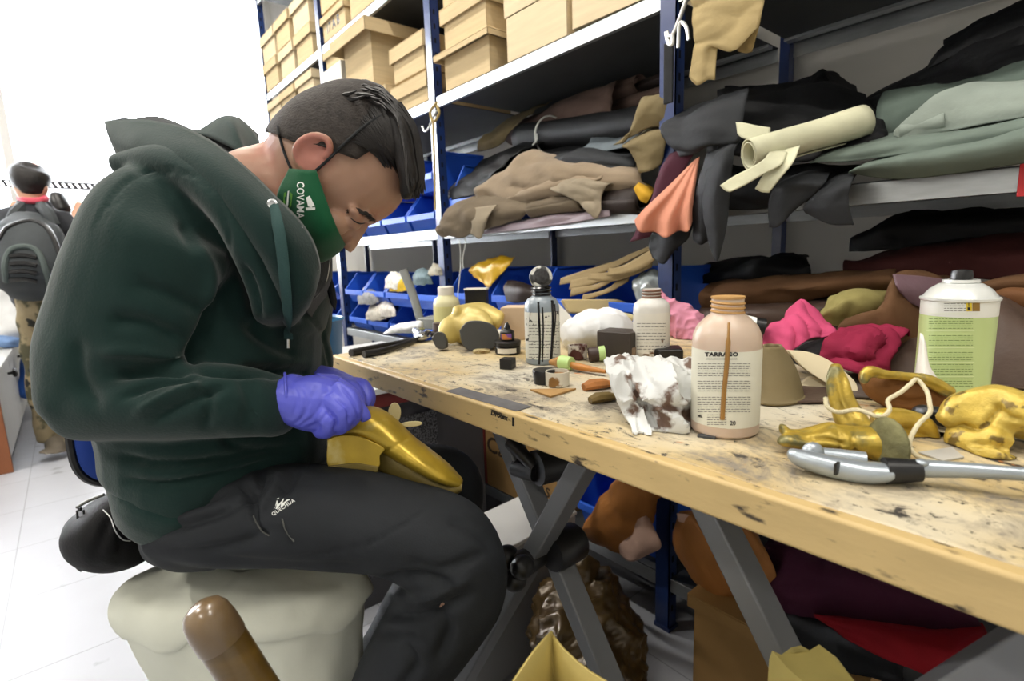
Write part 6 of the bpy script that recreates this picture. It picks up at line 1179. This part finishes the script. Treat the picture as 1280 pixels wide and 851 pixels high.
gold('gilded hand-like ornament with two tapering fingers pointing left', [[(974, 553, dg+.018, 3.5, .005), (985, 550, dg+.02, 8, .010), (1010, 552, dg+.02, 11, .013), (1040, 550, dg+.015, 17, .02), (1080, 553, dg+.01, 22, .026), (1106, 557, dg, 25, .028)], [(978, 531, dg+.035, 3.5, .005), (981, 540, dg+.035, 6, .007), (995, 543, dg+.034, 7, .008), (1015, 541, dg+.03, 8, .01), (1040, 540, dg+.02, 13, .015)]], m_gold, vox=.0022, noise=.002, ns=55, fold=[([(995, 546), (1030, 547), (1060, 556)], 2.2, .005), ([(1070, 530), (1066, 552), (1074, 576)], 2.5, .004), ([(1045, 533), (1052, 552), (1046, 570)], 2.5, .003), ([(1010, 560), (1050, 566), (1090, 574)], 3, .004)])
hd_ = COL.objects[-1]; s = MB(); s.ell(P(1109, 557, dg-.012), .008, .026, .026, [RIGHT*.95+VIEW*-.3, VIEW, UPV]); s.build('broken_end', mat('plaster_grey_olive', '77744f', .85, var=.3, vscale=50, bump=.6, bscale=120), hd_)
gold('broken gilded strip standing upright on the hand-like ornament', [[(1044, 457, dg+.06, 8, .006), (1046, 475, dg+.055, 13, .009), (1052, 500, dg+.05, 14, .011), (1062, 522, dg+.045, 18, .014), (1075, 536, dg+.04, 15, .015)]], m_gold, fold=[([(1040, 470), (1046, 500), (1058, 530)], 3.5, .005), ([(1054, 462), (1058, 495), (1072, 520)], 3, .004)])
db = d(1130, 535)
gold('gilded shell fragment with a broken brown plaster inside', [[(1084, 468, db+.08, 13, .012), (1100, 480, db+.075, 21, .016), (1125, 490, db+.07, 24, .02), (1155, 494, db+.065, 22, .02), (1176, 494, db+.06, 14, .016)]], m_plast, fold=[([(1100, 476), (1125, 470), (1160, 478)], 6, -.006), ([(1110, 500), (1140, 504), (1170, 500)], 6, .006)])
gold('gilded broken rim lying along the shell fragment', [[(1080, 478, db+.05, 5, .006), (1086, 464, db+.05, 8, .007), (1105, 468, db+.05, 7, .007), (1130, 470, db+.05, 6, .007), (1160, 476, db+.045, 8, .008), (1185, 490, db+.04, 9, .01)]], m_gold)
gold('gilded fragment with two drooping fingers behind the hand-like ornament', [[(1100, 524, dg+.06, 14, .015), (1130, 524, dg+.06, 14, .016), (1155, 532, dg+.055, 12, .013), (1166, 548, dg+.05, 7, .008), (1167, 558, dg+.05, 4, .006)], [(1110, 540, dg+.06, 12, .014), (1150, 548, dg+.06, 10, .012), (1182, 555, dg+.055, 4, .006)]], m_gold2, fold=[([(1110, 536), (1140, 538), (1160, 548)], 2.5, .004)])
dc = d(1235, 575)
gold('large cracked gilded ornament at the right edge of the bench', [[(1180, 522, dc+.05, 10, .012), (1200, 514, dc+.045, 22, .022), (1230, 514, dc+.035, 30, .03), (1265, 516, dc+.03, 30, .032), (1300, 520, dc+.03, 26, .03)], [(1208, 535, dc+.04, 16, .02), (1215, 552, dc+.03, 18, .024), (1228, 566, dc+.02, 16, .024), (1250, 570, dc+.02, 12, .02)], [(1225, 540, dc+.025, 14, .016), (1250, 548, dc+.02, 12, .016), (1258, 556, dc+.015, 9, .012)]], m_gcrack, vox=.0024, noise=.007, ns=38, fold=[([(1200, 530), (1220, 535), (1240, 520), (1250, 500)], 3, .007), ([(1215, 556), (1240, 556), (1262, 560)], 3, .006), ([(1240, 500), (1260, 520), (1280, 525)], 3, .006)])
# string looped through the ornaments
s = MB(); s.tube([P(x, y, z) for x, y, z in ((1032, 497, dg+.03), (1034, 508, dg+.025), (1048, 515, dg+.02), (1072, 512, dg+.01), (1100, 521, dg+.0), (1112, 512, dg+.02), (1110, 500, dg+.03), (1126, 490, dg+.03), (1138, 480, dg+.035), (1146, 474, dg+.04), (1158, 488, dg+.03), (1162, 504, dg+.02), (1162, 516, dg+.015), (1148, 530, dg+.01), (1138, 548, dg+.0), (1138, 560, dg-.002), (1150, 572, dg-.006), (1180, 578, dg-.006), (1200, 580, dg-.005))], .0021, 8, sm=4); tag(s.build('cord', mat('cord_cream', 'd9cfae', .9, bump=.5, bscale=400), None), 'cream cord looped through the gilded ornaments', 'cord')
# silver hole-punch gun
m_sil = mat('cast_silver', 'a9b2ba', .32, metal=.55, var=.12, vscale=30)
t = thing('punch_tool', 'silver cast punch tool with a long steel handle, before the gold hand', 'tool', gp(1060, 596))
dt = d(1050, 596)
s = MB(); vol(s, [(990, 566, dt+.012, 7, .007), (1000, 572, dt+.01, 11, .01), (1040, 583, dt, 14, .013), (1080, 590, dt-.01, 14, .013), (1106, 590, dt-.015, 12, .012)], k=4); remesh(s, 'tool_body', m_sil, t, .002, 2)
s = MB(); s.tube([P(1012, 566, dt+.03), P(1050, 572, dt+.02), P(1082, 576, dt+.012)], [.006, .008, .008], 12); s.ell(P(1016, 566, dt+.018), .010, .010, .007, [RIGHT, UPV, VIEW]); s.build('lever_arm', m_sil, t)
s = MB(); s.box(P(1044, 592, dt-.014)+np.array([-.001, -.001, -.001]), P(1047, 578, dt-.012)+np.array([.0015, .0015, .0005])); s.build('slot', m_blk, t)
s = MB(); s.tube([P(1106, 588, dt-.015), P(1150, 588, dt-.022)], [.011, .009], 16); s.build('grip_ring', m_blk, t)
s = MB(); s.tube([P(1148, 585, dt-.02), P(1220, 588, dt-.035), P(1330, 596, dt-.06)], [.0075, .006, .0045], 14); s.ell(P(1152, 578, dt-.024), .005, .005, .003); s.build('handle_rod', m_sil, t)
s = MB(); s.prism([gp(1148, 566), gp(1190, 560), gp(1205, 572), gp(1178, 577)], (0, 0, .0012)); tag(s.build('plastic_chip', mat('plastic_clear_grey', 'bdbcb8', .3), None), 'clear grey plastic chip under the gilded fingers', 'chip')
s = MB(); vol(s, [(1150, 514, dg+.08, 9, .012), (1172, 520, dg+.075, 12, .014), (1182, 528, dg+.07, 8, .01)], k=3); tag(remesh(s, 'plastic_puck', m_blk, None, .003, 3), 'black plastic puck behind the gilded fingers', 'puck')
# marker scribble on the front edging
tr = bvh_of([c for c in bench.children if c.name.startswith('front_edging')][0]); e = MB(); v, f = text_mesh('Drotex', 8.5, .5); ax = np.array([1., .36]); stickpx(e, tr, v, f, (624, 519), ax*.8, (.15, -1.)); e.build('marker_writing', m_ink, bench, smooth=False); e = MB(); v, f = rect2(0, 0, 3, 11, 1); stickpx(e, tr, v, f, (640, 521), (1, .3), (0, 1)); e.build('marker_stroke', m_ink, bench, smooth=False)
# -- gold shoe in the man's hands
m_gs = mat('shoe_gold_leather', 'b79a34', .33, metal=.45, var=.18, vscale=20, col3='cdbb78', thr3=(.6, .75), s3=26, bump=.08, bscale=120); m_gso = mat('shoe_gold_sole', '72622c', .5, metal=.15, var=.15)
t = thing('gold_shoe', 'gold leather shoe with a flat heel held on the seated man’s knee', 'shoe', P(500, 600, .70))
s = MB(); sect(s, [((406, 545), (446, 511), .745, .012), ((414, 551), (456, 507), .738, .026), ((440, 551), (471, 509), .732, .036), ((470, 560), (492, 522), .727, .036), ((504, 579), (515, 545), .722, .036), ((532, 593), (540, 565), .718, .038), ((557, 604), (562, 583), .715, .03), ((576, 609), (579, 600), .713, .012)], k=5)
remesh(s, 'upper', m_gs, t, .0025, 3, creases([([(472, 571), (496, 556), (512, 545)], 1.6, .002)], .0006, 50))
s = MB(); sect(s, [((464, 584), (474, 554), .715, .006), ((488, 598), (492, 563), .712, .008), ((515, 609), (512, 577), .708, .009), ((540, 619), (536, 592), .705, .009), ((562, 622), (558, 603), .703, .008), ((577, 614), (578, 604), .705, .004)], k=5); s.build('sole', m_gso, t)
s = MB(); pl = crv(np.array([(409, 549), (424, 544), (445, 544), (466, 552), (481, 561), (475, 570), (473, 584), (445, 580), (411, 584), (409, 549)], float), 4)[:-1]
s.prism([P(x, y, .690) for x, y in pl], P(443, 560, .75)-P(441, 563, .690)); s.build('heel', m_gs, t, bevel=.004, seg=3)
s = MB(); s.prism([P(x, y, .688) for x, y in ((410, 582), (445, 578), (474, 583), (472, 591), (445, 587), (412, 590))], P(443, 560, .75)-P(441, 563, .690)); s.build('heel_cap', m_gso, t, bevel=.002)
for c_, rx, ry, dd in (((493, 516), 8, 13, .76), ((514, 530), 14, 6, .735)):
    s = MB(); s.prism([P(c_[0]+rx*math.cos(a), c_[1]+ry*math.sin(a)*(1 if rx < 10 else .6)+(0 if rx < 10 else -.35*rx*math.cos(a)*.2), dd) for a in np.linspace(0, 2*PI, 25)[:-1]], VIEW*.003); s.build('tongue_tab', mat('gold_pale', 'c9bb8a', .5, metal=.2), t, bevel=.001)
# ================================================================ under the bench
def solidbox(name, lo, hi, m, label, cat, R=None, bevel=.002, group=None):
    return tag(MB().box(lo, hi, R).build(name, m, None, bevel=bevel), label, cat, group)
zl = .125+LIP+.001
cb = card_box(-1.60, -1.20, zl, .47, 'brown carton with black handwriting on the lowest shelf, behind the crossed trestle legs', lid=0, m=m_cardd, group=None)
tb_ = bvh_of([c for c in cb.children][0]); e = MB(); v, f = text_mesh('Carinas', 26, .4); stickpx(e, tb_, v, f, (640, 570), (.8, .42), (.1, -1.)); v, f = text_mesh('PAS', 16, .3); stickpx(e, tb_, v, f, (677, 612), (.8, .45), (.1, -1.)); e.build('handwriting', mat('ink_brown', '3a2a1c', .7), cb, smooth=False)
card_box(-1.80, -1.64, zl, .42, 'narrow pinkish carton beside the left blue post on the lowest shelf', lid=0, m=mat('carton_pinkish', 'cdb497', .8, var=.05), group=None)
card_box(-2.16, -1.89, zl, .40, 'tan carton left of the blue post on the lowest shelf, beyond the bench end', lid=.04, group=None)
MBx = MB().box((-1.635, 1.17, zl), (-1.605, 1.5, .52)); tag(MBx.build('red_board', mat('board_dark_red', '6e2420', .6), None, bevel=.002), 'dark red board standing between the cartons on the lowest shelf', 'board')
t = thing('speaker_box', 'dark box with a perforated grille on the lowest shelf beyond the bench end', 'box', (-2.42, 1.3, zl))
MB().box((-2.56, 1.18, zl), (-2.24, 1.45, .47)).build('cabinet', mat('box_dark_grey', '3b3a3c', .6), t, bevel=.004); MB().box((-2.55, 1.172, zl+.01), (-2.25, 1.18, .46)).build('grille', mat('grille_grey', '606062', .6, col2='1c1c1e', thr=(.48, .52), vscale=160), t)
# side table left of the bench
t = thing('side_table', 'low white-topped side table with dark red rim beyond the bench end', 'table', (-1.75, .75, 0))
MB().box((-2.25, .42, .672), (-1.42, 1.08, .69)).build('table_top', mat('laminate_white', 'dfe0de', .4, var=.02), t, bevel=.002); MB().box((-2.24, .43, .63), (-1.425, 1.07, .671)).build('apron', mat('board_dark_red', '6e2420', .6), t, bevel=.002)
MB().box((-2.22, .45, 0), (-1.445, 1.05, .63)).build('added_cabinet_body', mat('box_dark_grey', '3b3a3c', .6), t, bevel=.003); MB().box((-1.445, .50, .1), (-1.437, .86, .58)).build('grille', mat('grille_grey', '606062', .6, col2='1c1c1e', thr=(.48, .52), vscale=160), t)  # closed body added to block window light under the bench, behind the grille
b = np.array([-1.62, .55, .691]); s = MB(); s.lathe([(.01, 0), (.075, 0), (.092, .19), (.1, .2), (.094, .205), (.086, .2), (.07, .01), (.01, .01)], b, 32); tag(s.build('bucket', mat('bucket_teal', '1d5d86', .45), None), 'teal blue bucket at the far end of the bench, beside the man’s sleeve', 'bucket')
b = onX(472, 486, -1.52); b[2] = .691; s = MB(); s.lathe([(.005, 0), (.045, 0), (.046, .012), (.005, .014)], b, 26); tag(s.build('jar_lid', mat('lid_white', 'dcdcd8', .4), None), 'white round lid on the side table', 'lid')
b = onX(486, 487, -1.47); b[2] = .691; s = MB(); s.box(b-np.array([.03, .03, 0]), b+np.array([.03, .05, .03])); tag(s.build('black_case', m_blk, None, bevel=.004), 'small black case on the side table under the bench edge', 'case')
# white box on the floor behind the crossed legs, gold plastic bag, carton on the floor
t = thing('white_carton', 'white and grey carton standing on the floor behind the seated man’s knee', 'box', (-1.04, .79, 0))
MB().box((-1.13, .58, 0), (-.95, 1.0, .34), rotz(.05)).build('carton_body', mat('carton_white_shaded', 'a9aaac', .5, var=.04), t, bevel=.004); MB().box((-1.133, .577, .3405), (-.947, 1.003, .352), rotz(.05)).build('carton_top', mat('carton_white_gloss_lit', 'd8d8d6', .35, var=.03), t, bevel=.003)  # one white carton: lit top and shaded sides painted as two colours
gb = MB(); D = 1.22
vol(gb, [(735, 845, D, 62, .16), (732, 800, D, 66, .17), (728, 765, D, 58, .15), (725, 738, D, 45, .11), (722, 720, D, 22, .05), (735, 706, D, 8, .02)], k=4)
def fnb(v, n):
    r = v.copy()
    for i in range(len(r)):
        a = 1-abs(mnoise.noise(Vector((v[i]*14).tolist()))); b_ = 1-abs(mnoise.noise(Vector((v[i]*31+4).tolist()))); r[i] += n[i]*.022*(a**4-.3+.5*(b_**4-.3))
    r[:, 2] = np.maximum(r[:, 2], .001); return r
gbo = remesh(gb, 'plastic_bag', mat('bag_bronze_plastic', '4a3a20', .3, metal=.2, var=.3, vscale=12), None, .007, 2, fnb, 1); tag(gbo, 'crumpled bronze-gold plastic bag on the floor under the bench', 'plastic bag')
fq = onY(868, 742, 1.02); card_box(fq[0], fq[0]+.34, .001, fq[2]-.008,  'tan carton on the floor under the orange hides', lid=.03, y=1.02, dp=.13, group=None, m=m_cardd)
solidbox('paper_carton', (-.12, .95, .0), (.12, 1.12, .13), mat('carton_tan_marked', 'b59a72', .8, col3='3a2f26', thr3=(.6, .63), s3=40), 'tan carton corner showing below the red hide', 'box', rotz(.2))
# ================================================================ foreground, close to the camera
m_gpap = mat('gold_paper', 'b3a05c', .45, metal=.25, var=.12, vscale=9, bump=.12, bscale=30)
pk = onZ(690, 790, .644); lf = onZ(620, 851, .644)-pk; lf /= np.linalg.norm(lf); rt = onZ(775, 851, .644)-pk; rt /= np.linalg.norm(rt)
lf = lf*.2; rt = rt*.26
t = thing('gold_paper_bag', 'tall open gold paper bag, its far corner peaking at the bottom centre of the picture', 'bag', (pk[0]+(lf+rt)[0]/2, pk[1]+(lf+rt)[1]/2, 0))
ctr = [pk, pk+lf, pk+lf+rt, pk+rt]
for i in range(4):
    a, b = ctr[i], ctr[(i+1) % 4]; G = []
    for z in np.linspace(0, 1, 8):
        G.append([a+(b-a)*u+np.array([0, 0, -.644*(1-z)])+np.array([0, 0, .006*math.sin(u*9+i)*z-.014*math.sin(PI*u)*z])+.006*math.sin(z*7+i)*math.sin(PI*u)*np.array([1, .5, 0]) for u in np.linspace(0, 1, 14)])
    g = MB(); g.grid(crumple(np.array(G), .0015, 16, i)); g.build('bag_panel', m_gpap, t, solid=.003, off=0.)
g = MB(); g.grid([[c+np.array([0, 0, -.64]) for c in (pk, pk+rt)], [c+np.array([0, 0, -.64]) for c in (pk+lf, pk+lf+rt)]]); g.build('bag_bottom', m_gpap, t, solid=.002)
t0 = P(962, 813, .47); t1 = P(1023, 804, .47); dn = np.array([0, 0, -t0[2]]); back = np.array([VIEW[0], VIEW[1], 0])*-.0; sd_ = np.array([RIGHT[0], RIGHT[1], 0])*.02-np.array([VIEW[0], VIEW[1], 0])*.10
t = thing('gold_wrapped_parcel', 'narrow upright parcel wrapped in pale gold leather, at the bottom right below the bench', 'parcel', (t0[0], t0[1], 0))
q0 = [t0, t1, t1+sd_, t0+sd_]; rs = []
for z, sc_ in ((1, .96), (.985, 1.), (.8, 1.03), (.5, 1.1), (.2, 1.15), (0, 1.15)):
    c = np.mean(q0, 0); rs.append([np.array([(c+(p-c)*sc_)[0], (c+(p-c)*sc_)[1], max(p[2]*z+.004*math.sin(k*2+z*9)*z, .0)]) for k, p in enumerate(np.concatenate([np.linspace(q0[i], q0[(i+1) % 4], 6)[:-1] for i in range(4)]))])
g = MB(); g.rings(rs); g.build('wrapping', mat('gold_leather_pale', 'b5a663', .5, metal=.2, var=.15, vscale=16, bump=.15, bscale=50), t, ang=50)
# leaning wooden pole with a rounded head
a = P(266, 782, .50); bt_ = P(330, 880, .52); dr = bt_-a; dr[2] *= 1; dr /= np.linalg.norm(dr); ft = a+dr*(a[2]/-dr[2]); r0 = 29*.5/F
t = thing('wooden_pole', 'varnished wooden pole with a rounded banded head, close to the camera at the bottom left', 'pole', (ft[0], ft[1], 0)); m_var = mat('wood_varnished', '5c461c', .28, var=.3, vscale=10, stretch=(1, 1, 6), coat=.5)
s = MB(); s.lathe([(.002, -.026), (.4*r0, -.0255), (.75*r0, -.021), (.93*r0, -.013), (r0, .0), (r0, .016), (.97*r0, .019)], a, 32, dr); s.build('pole_head', mat('wood_varnished_dark', '6a563c', .3, var=.25, vscale=14, coat=.5), t)
s = MB(); L = np.linalg.norm(ft-a)-.012; s.lathe([(.93*r0, .018), (.96*r0, .022), (.96*r0, L*.5), (.9*r0, L)], a, 28, dr); s.build('shaft', m_var, t)
# ================================================================ far left: cabinet, bags and the standing man
t = thing('drawer_cabinet', 'white drawer cabinet with a brown end panel and black knobs at the left edge', 'cabinet', (-4.9, -.75, 0))
m_cw = mat('cabinet_white', 'd9d9d6', .5, var=.03); m_cbn = mat('cabinet_brown_end', '8a5230', .5, var=.12, stretch=(4, 4, 1))
MB().box((-5.6, -1.1, .05), (-3.86, -.385, .52)).build('carcass', m_cw, t, bevel=.003); MB().box((-3.858, -1.12, 0), (-3.83, -.36, .53)).build('end_panel', m_cbn, t, bevel=.003); MB().box((-5.62, -1.12, .53), (-3.82, -.35, .55)).build('cabinet_top', m_cw, t, bevel=.003)
for x0, x1 in ((-4.72, -3.87), (-5.58, -4.74)):
    d_ = MB().box((x0, -.384, .06), (x1, -.366, .515)).build('drawer', m_cw, t, bevel=.003); xk = x0+.18
    s = MB(); s.lathe([(.008, 0), (.01, .02), (.026, .026), (.028, .038), (.02, .046), (.002, .048)], (xk, -.366, .44), 18, (0, 1, 0)); s.build('knob', m_blk, d_)
def lump(name, label, cat, nodes, m, floorz=None, noise=.02, vox=.012):
    s = MB(); vol(s, nodes, k=4)
    def fn(v, n):
        r = v.copy()
        for i in range(len(r)): r[i] += n[i]*noise*mnoise.noise(Vector((v[i]*9).tolist()))
        if floorz is not None: r[:, 2] = np.maximum(r[:, 2], floorz)
        return r
    return tag(remesh(s, name, m, None, vox, 3, fn, 1), label, cat)
lump('blue_bag', 'light blue cloth bag lying on the white cabinet', 'bag', [(-20, 424, 3.75, 10, .1), (8, 424, 3.7, 11, .12), (22, 428, 3.65, 6, .08)], mat('cloth_light_blue', '7f9fd0', .8), .551)
lump('green_cloth', 'bright green cloth behind the light blue bag on the cabinet', 'cloth', [(-20, 408, 4.0, 8, .1), (4, 410, 4.0, 9, .1), (18, 416, 3.95, 5, .06)], mat('cloth_green', '7fcf7a', .8), .551)
lump('white_bag', 'white bag with black cords on the far side of the cabinet', 'bag', [(8, 350, 3.75, 16, .08), (8, 378, 3.75, 26, .11), (4, 408, 3.7, 30, .12), (2, 424, 3.7, 28, .11)], mat('cloth_white', 'e6e8ea', .85, bump=.1, bscale=200), .551, .03)
lump('blue_sack', 'dark blue sack standing on the floor behind the cabinet', 'sack', [(44, 440, 3.85, 10, .09), (46, 465, 3.85, 14, .11), (46, 490, 3.85, 15, .12)], mat('sack_blue', '2c5fb0', .6), .0, .03)
# standing man with backpack, seen from behind
bgm = thing('person', 'standing man seen from behind in black T-shirt and camouflage trousers, wearing a backpack', 'person', (-4.0, -.17, 0))
m_camo = mat('camouflage_cloth', '8c7f63', .9, col2='4c4a36', thr=(.47, .53), vscale=9, col3='2a2a24', thr3=(.58, .62), s3=11); m_ts = mat('tshirt_black', '1c1e24', .9, var=.1); m_bp = mat('backpack_grey_black', '33383b', .8, var=.15, bump=.2, bscale=60); m_bp2 = mat('backpack_grey_green', '4c5654', .8, var=.1); m_skinb = mat('skin_light', 'c79a80', .5, var=.05)
d0 = 3.0
s = MB(); vol(s, [(39, 210, d0, 13, .06), (38, 218, d0, 18.5, .085), (38, 232, d0, 17.5, .085), (40, 244, d0, 15, .065), (41, 254, d0, 14, .055), (42, 275, d0, 34, .07), (42, 320, d0, 34, .08), (50, 370, d0, 28, .08), (60, 390, d0, 26, .08)], n=18, k=4)
for hx, kx in (((48, 390), (54, 470)), ((78, 390), (90, 470))): vol(s, [(hx[0], hx[1], d0, 14, .07), (kx[0], kx[1], d0+.04, 10, .055), (kx[0]+12, 545, d0+.1, 8, .05)], n=14)
for sg in (-1, 1): vol(s, [(42+sg*38, 275, d0, 10, .04), (42+sg*52, 300, d0-.02, 9, .04), (44+sg*56, 318, d0+.1, 8, .035), (44+sg*44, 300, d0+.3, 6, .03), (60+sg*40, 255, d0+.42, 6, .025)], n=12)
for sg in (-1, 1): s.ell(P(38+sg*19, 234, d0), .02, .012, .035)
remesh(s, 'body', m_skinb, bgm, .009, 4)
s = MB(); vol(s, [(39, 209, d0, 14, .07), (38, 215, d0-.01, 20, .09), (38, 224, d0-.015, 21, .09), (39, 233, d0-.02, 18, .075), (40, 240, d0-.02, 12, .055)], k=4); remesh(s, 'hair', m_hair, bgm, .008, 3)
s = MB(); vol(s, [(42, 258, d0, 22, .07), (42, 272, d0, 44, .09), (44, 310, d0, 44, .11), (50, 345, d0, 40, .11), (55, 372, d0, 36, .11)], k=4)
for sg in (-1, 1): vol(s, [(42+sg*32, 272, d0, 13, .06), (42+sg*48, 292, d0-.01, 13, .06), (44+sg*55, 308, d0+.03, 12, .055)], n=14)
remesh(s, 't_shirt', m_ts, bgm, .01, 4, creases([], .012, 9.))
s = MB(); vol(s, [(58, 366, d0, 33, .12), (60, 385, d0, 34, .13)], k=4)
for hx, kx in (((46, 392), (50, 470)), ((78, 392), (86, 470))): vol(s, [(hx[0], hx[1], d0, 18, .10), (kx[0], kx[1], d0+.04, 14.5, .085), (kx[0]+12, 548, d0+.1, 13, .075)], n=16)
remesh(s, 'trousers', m_camo, bgm, .01, 3, creases([], .02, 9.))
for x in (62, 98):
    s = MB(); vol(s, [(x+6, 545, d0+.1, 9, .06), (x+10, 556, d0+.09, 13, .06), (x+10, 562, d0+.05, 13, .11)], k=4)
    def fz(v, n): v = v.copy(); v[:, 2] = np.maximum(v[:, 2], .002); return v
    remesh(s, 'boot', mat('boot_brown_grey', '6b6356', .8, var=.2), bgm, .008, 3, fz)
s = MB(); s.tube([P(41+15.5*math.cos(a), 248+3*math.sin(a), d0-.07*math.sin(a)) for a in np.linspace(0, 2*PI, 25)], .018, 8, cap=False); s.build('neck_lanyard', mat('lanyard_red', 'c4485a', .7), bgm)
bp_ = thing('backpack', 'grey-black backpack with a curved front pocket worn by the standing man', 'backpack', P(38, 330, d0-.2))
s = MB(); vol(s, [(36, 272, d0-.13, 22, .06), (36, 285, d0-.17, 36, .1), (37, 310, d0-.19, 43, .13), (38, 340, d0-.2, 44, .14), (38, 358, d0-.18, 36, .12), (38, 366, d0-.16, 26, .08)], k=4); bpo = remesh(s, 'pack', m_bp, bp_, .01, 4)
tb2 = bvh_of(bpo)
def onpack(pts, lift):
    out = []
    for x, y in crv(np.array(pts, float), 5):
        r = ray(x, y); r /= np.linalg.norm(r); hh = tb2.ray_cast(Vector(CP.tolist()), Vector(r.tolist())); out.append(np.array(hh[0])-r*lift if hh[0] is not None else P(x, y, d0-.25))
    return out
s = MB(); s.tube(onpack([(8, 352), (6, 330), (14, 312), (34, 308), (48, 316), (58, 340), (62, 358)], .004), .014, 8); s.build('pocket_piping', m_bp2, bp_)
for y in (320, 330, 340, 350): s = MB(); s.tube(onpack([(13, y), (30, y-1), (46, y+2)], .003), .012, 6); s.build('webbing', m_blk, bp_)
s = MB(); s.tube(onpack([(-2, 300), (10, 284), (36, 276), (58, 284), (72, 310), (78, 345)], .004), .012, 8); s.build('main_zip', m_blk, bp_)
for x0, x1 in ((28, 12), (52, 68)): s = MB(); s.tube([P(x0, 258, d0-.06), P((x0+x1)/2, 266, d0-.12), P(x1, 282, d0-.12)], .03, 8, sm=3); s.build('shoulder_strap', m_bp, bp_)
s = MB(); vol(s, [(72, 244, d0+.36, 7, .05), (74, 254, d0+.36, 10, .06), (80, 264, d0+.36, 8, .05)], k=3); tag(remesh(s, 'camera_body', m_blk, None, .01, 3), 'black camera held up in front of the standing man, at his right shoulder', 'camera')
# ================================================================ camera and colour management
cam = bpy.data.cameras.new('camera'); co = bpy.data.objects.new('camera', cam); COL.objects.link(co)
cam.sensor_width = 36; cam.sensor_fit = 'HORIZONTAL'; cam.lens = 36*F/1280; cam.clip_start = .02
co.matrix_world = Matrix([list(RM[i])+[CP[i]] for i in range(3)]+[[0, 0, 0, 1]])
cam.dof.use_dof = True; cam.dof.focus_distance = .74; cam.dof.aperture_fstop = 6.3
sc = bpy.context.scene; sc.camera = co
vs = sc.view_settings; vs.view_transform = 'Standard'; vs.look = 'None'; vs.gamma = 1; vs.use_curve_mapping = False; vs.exposure = 0.
sc.cycles.use_denoising = True; sc.cycles.max_bounces = 8; sc.cycles.diffuse_bounces = 4; sc.cycles.transparent_max_bounces = 8
sc.cycles.caustics_reflective = False; sc.cycles.caustics_refractive = False; sc.cycles.sample_clamp_indirect = 6.
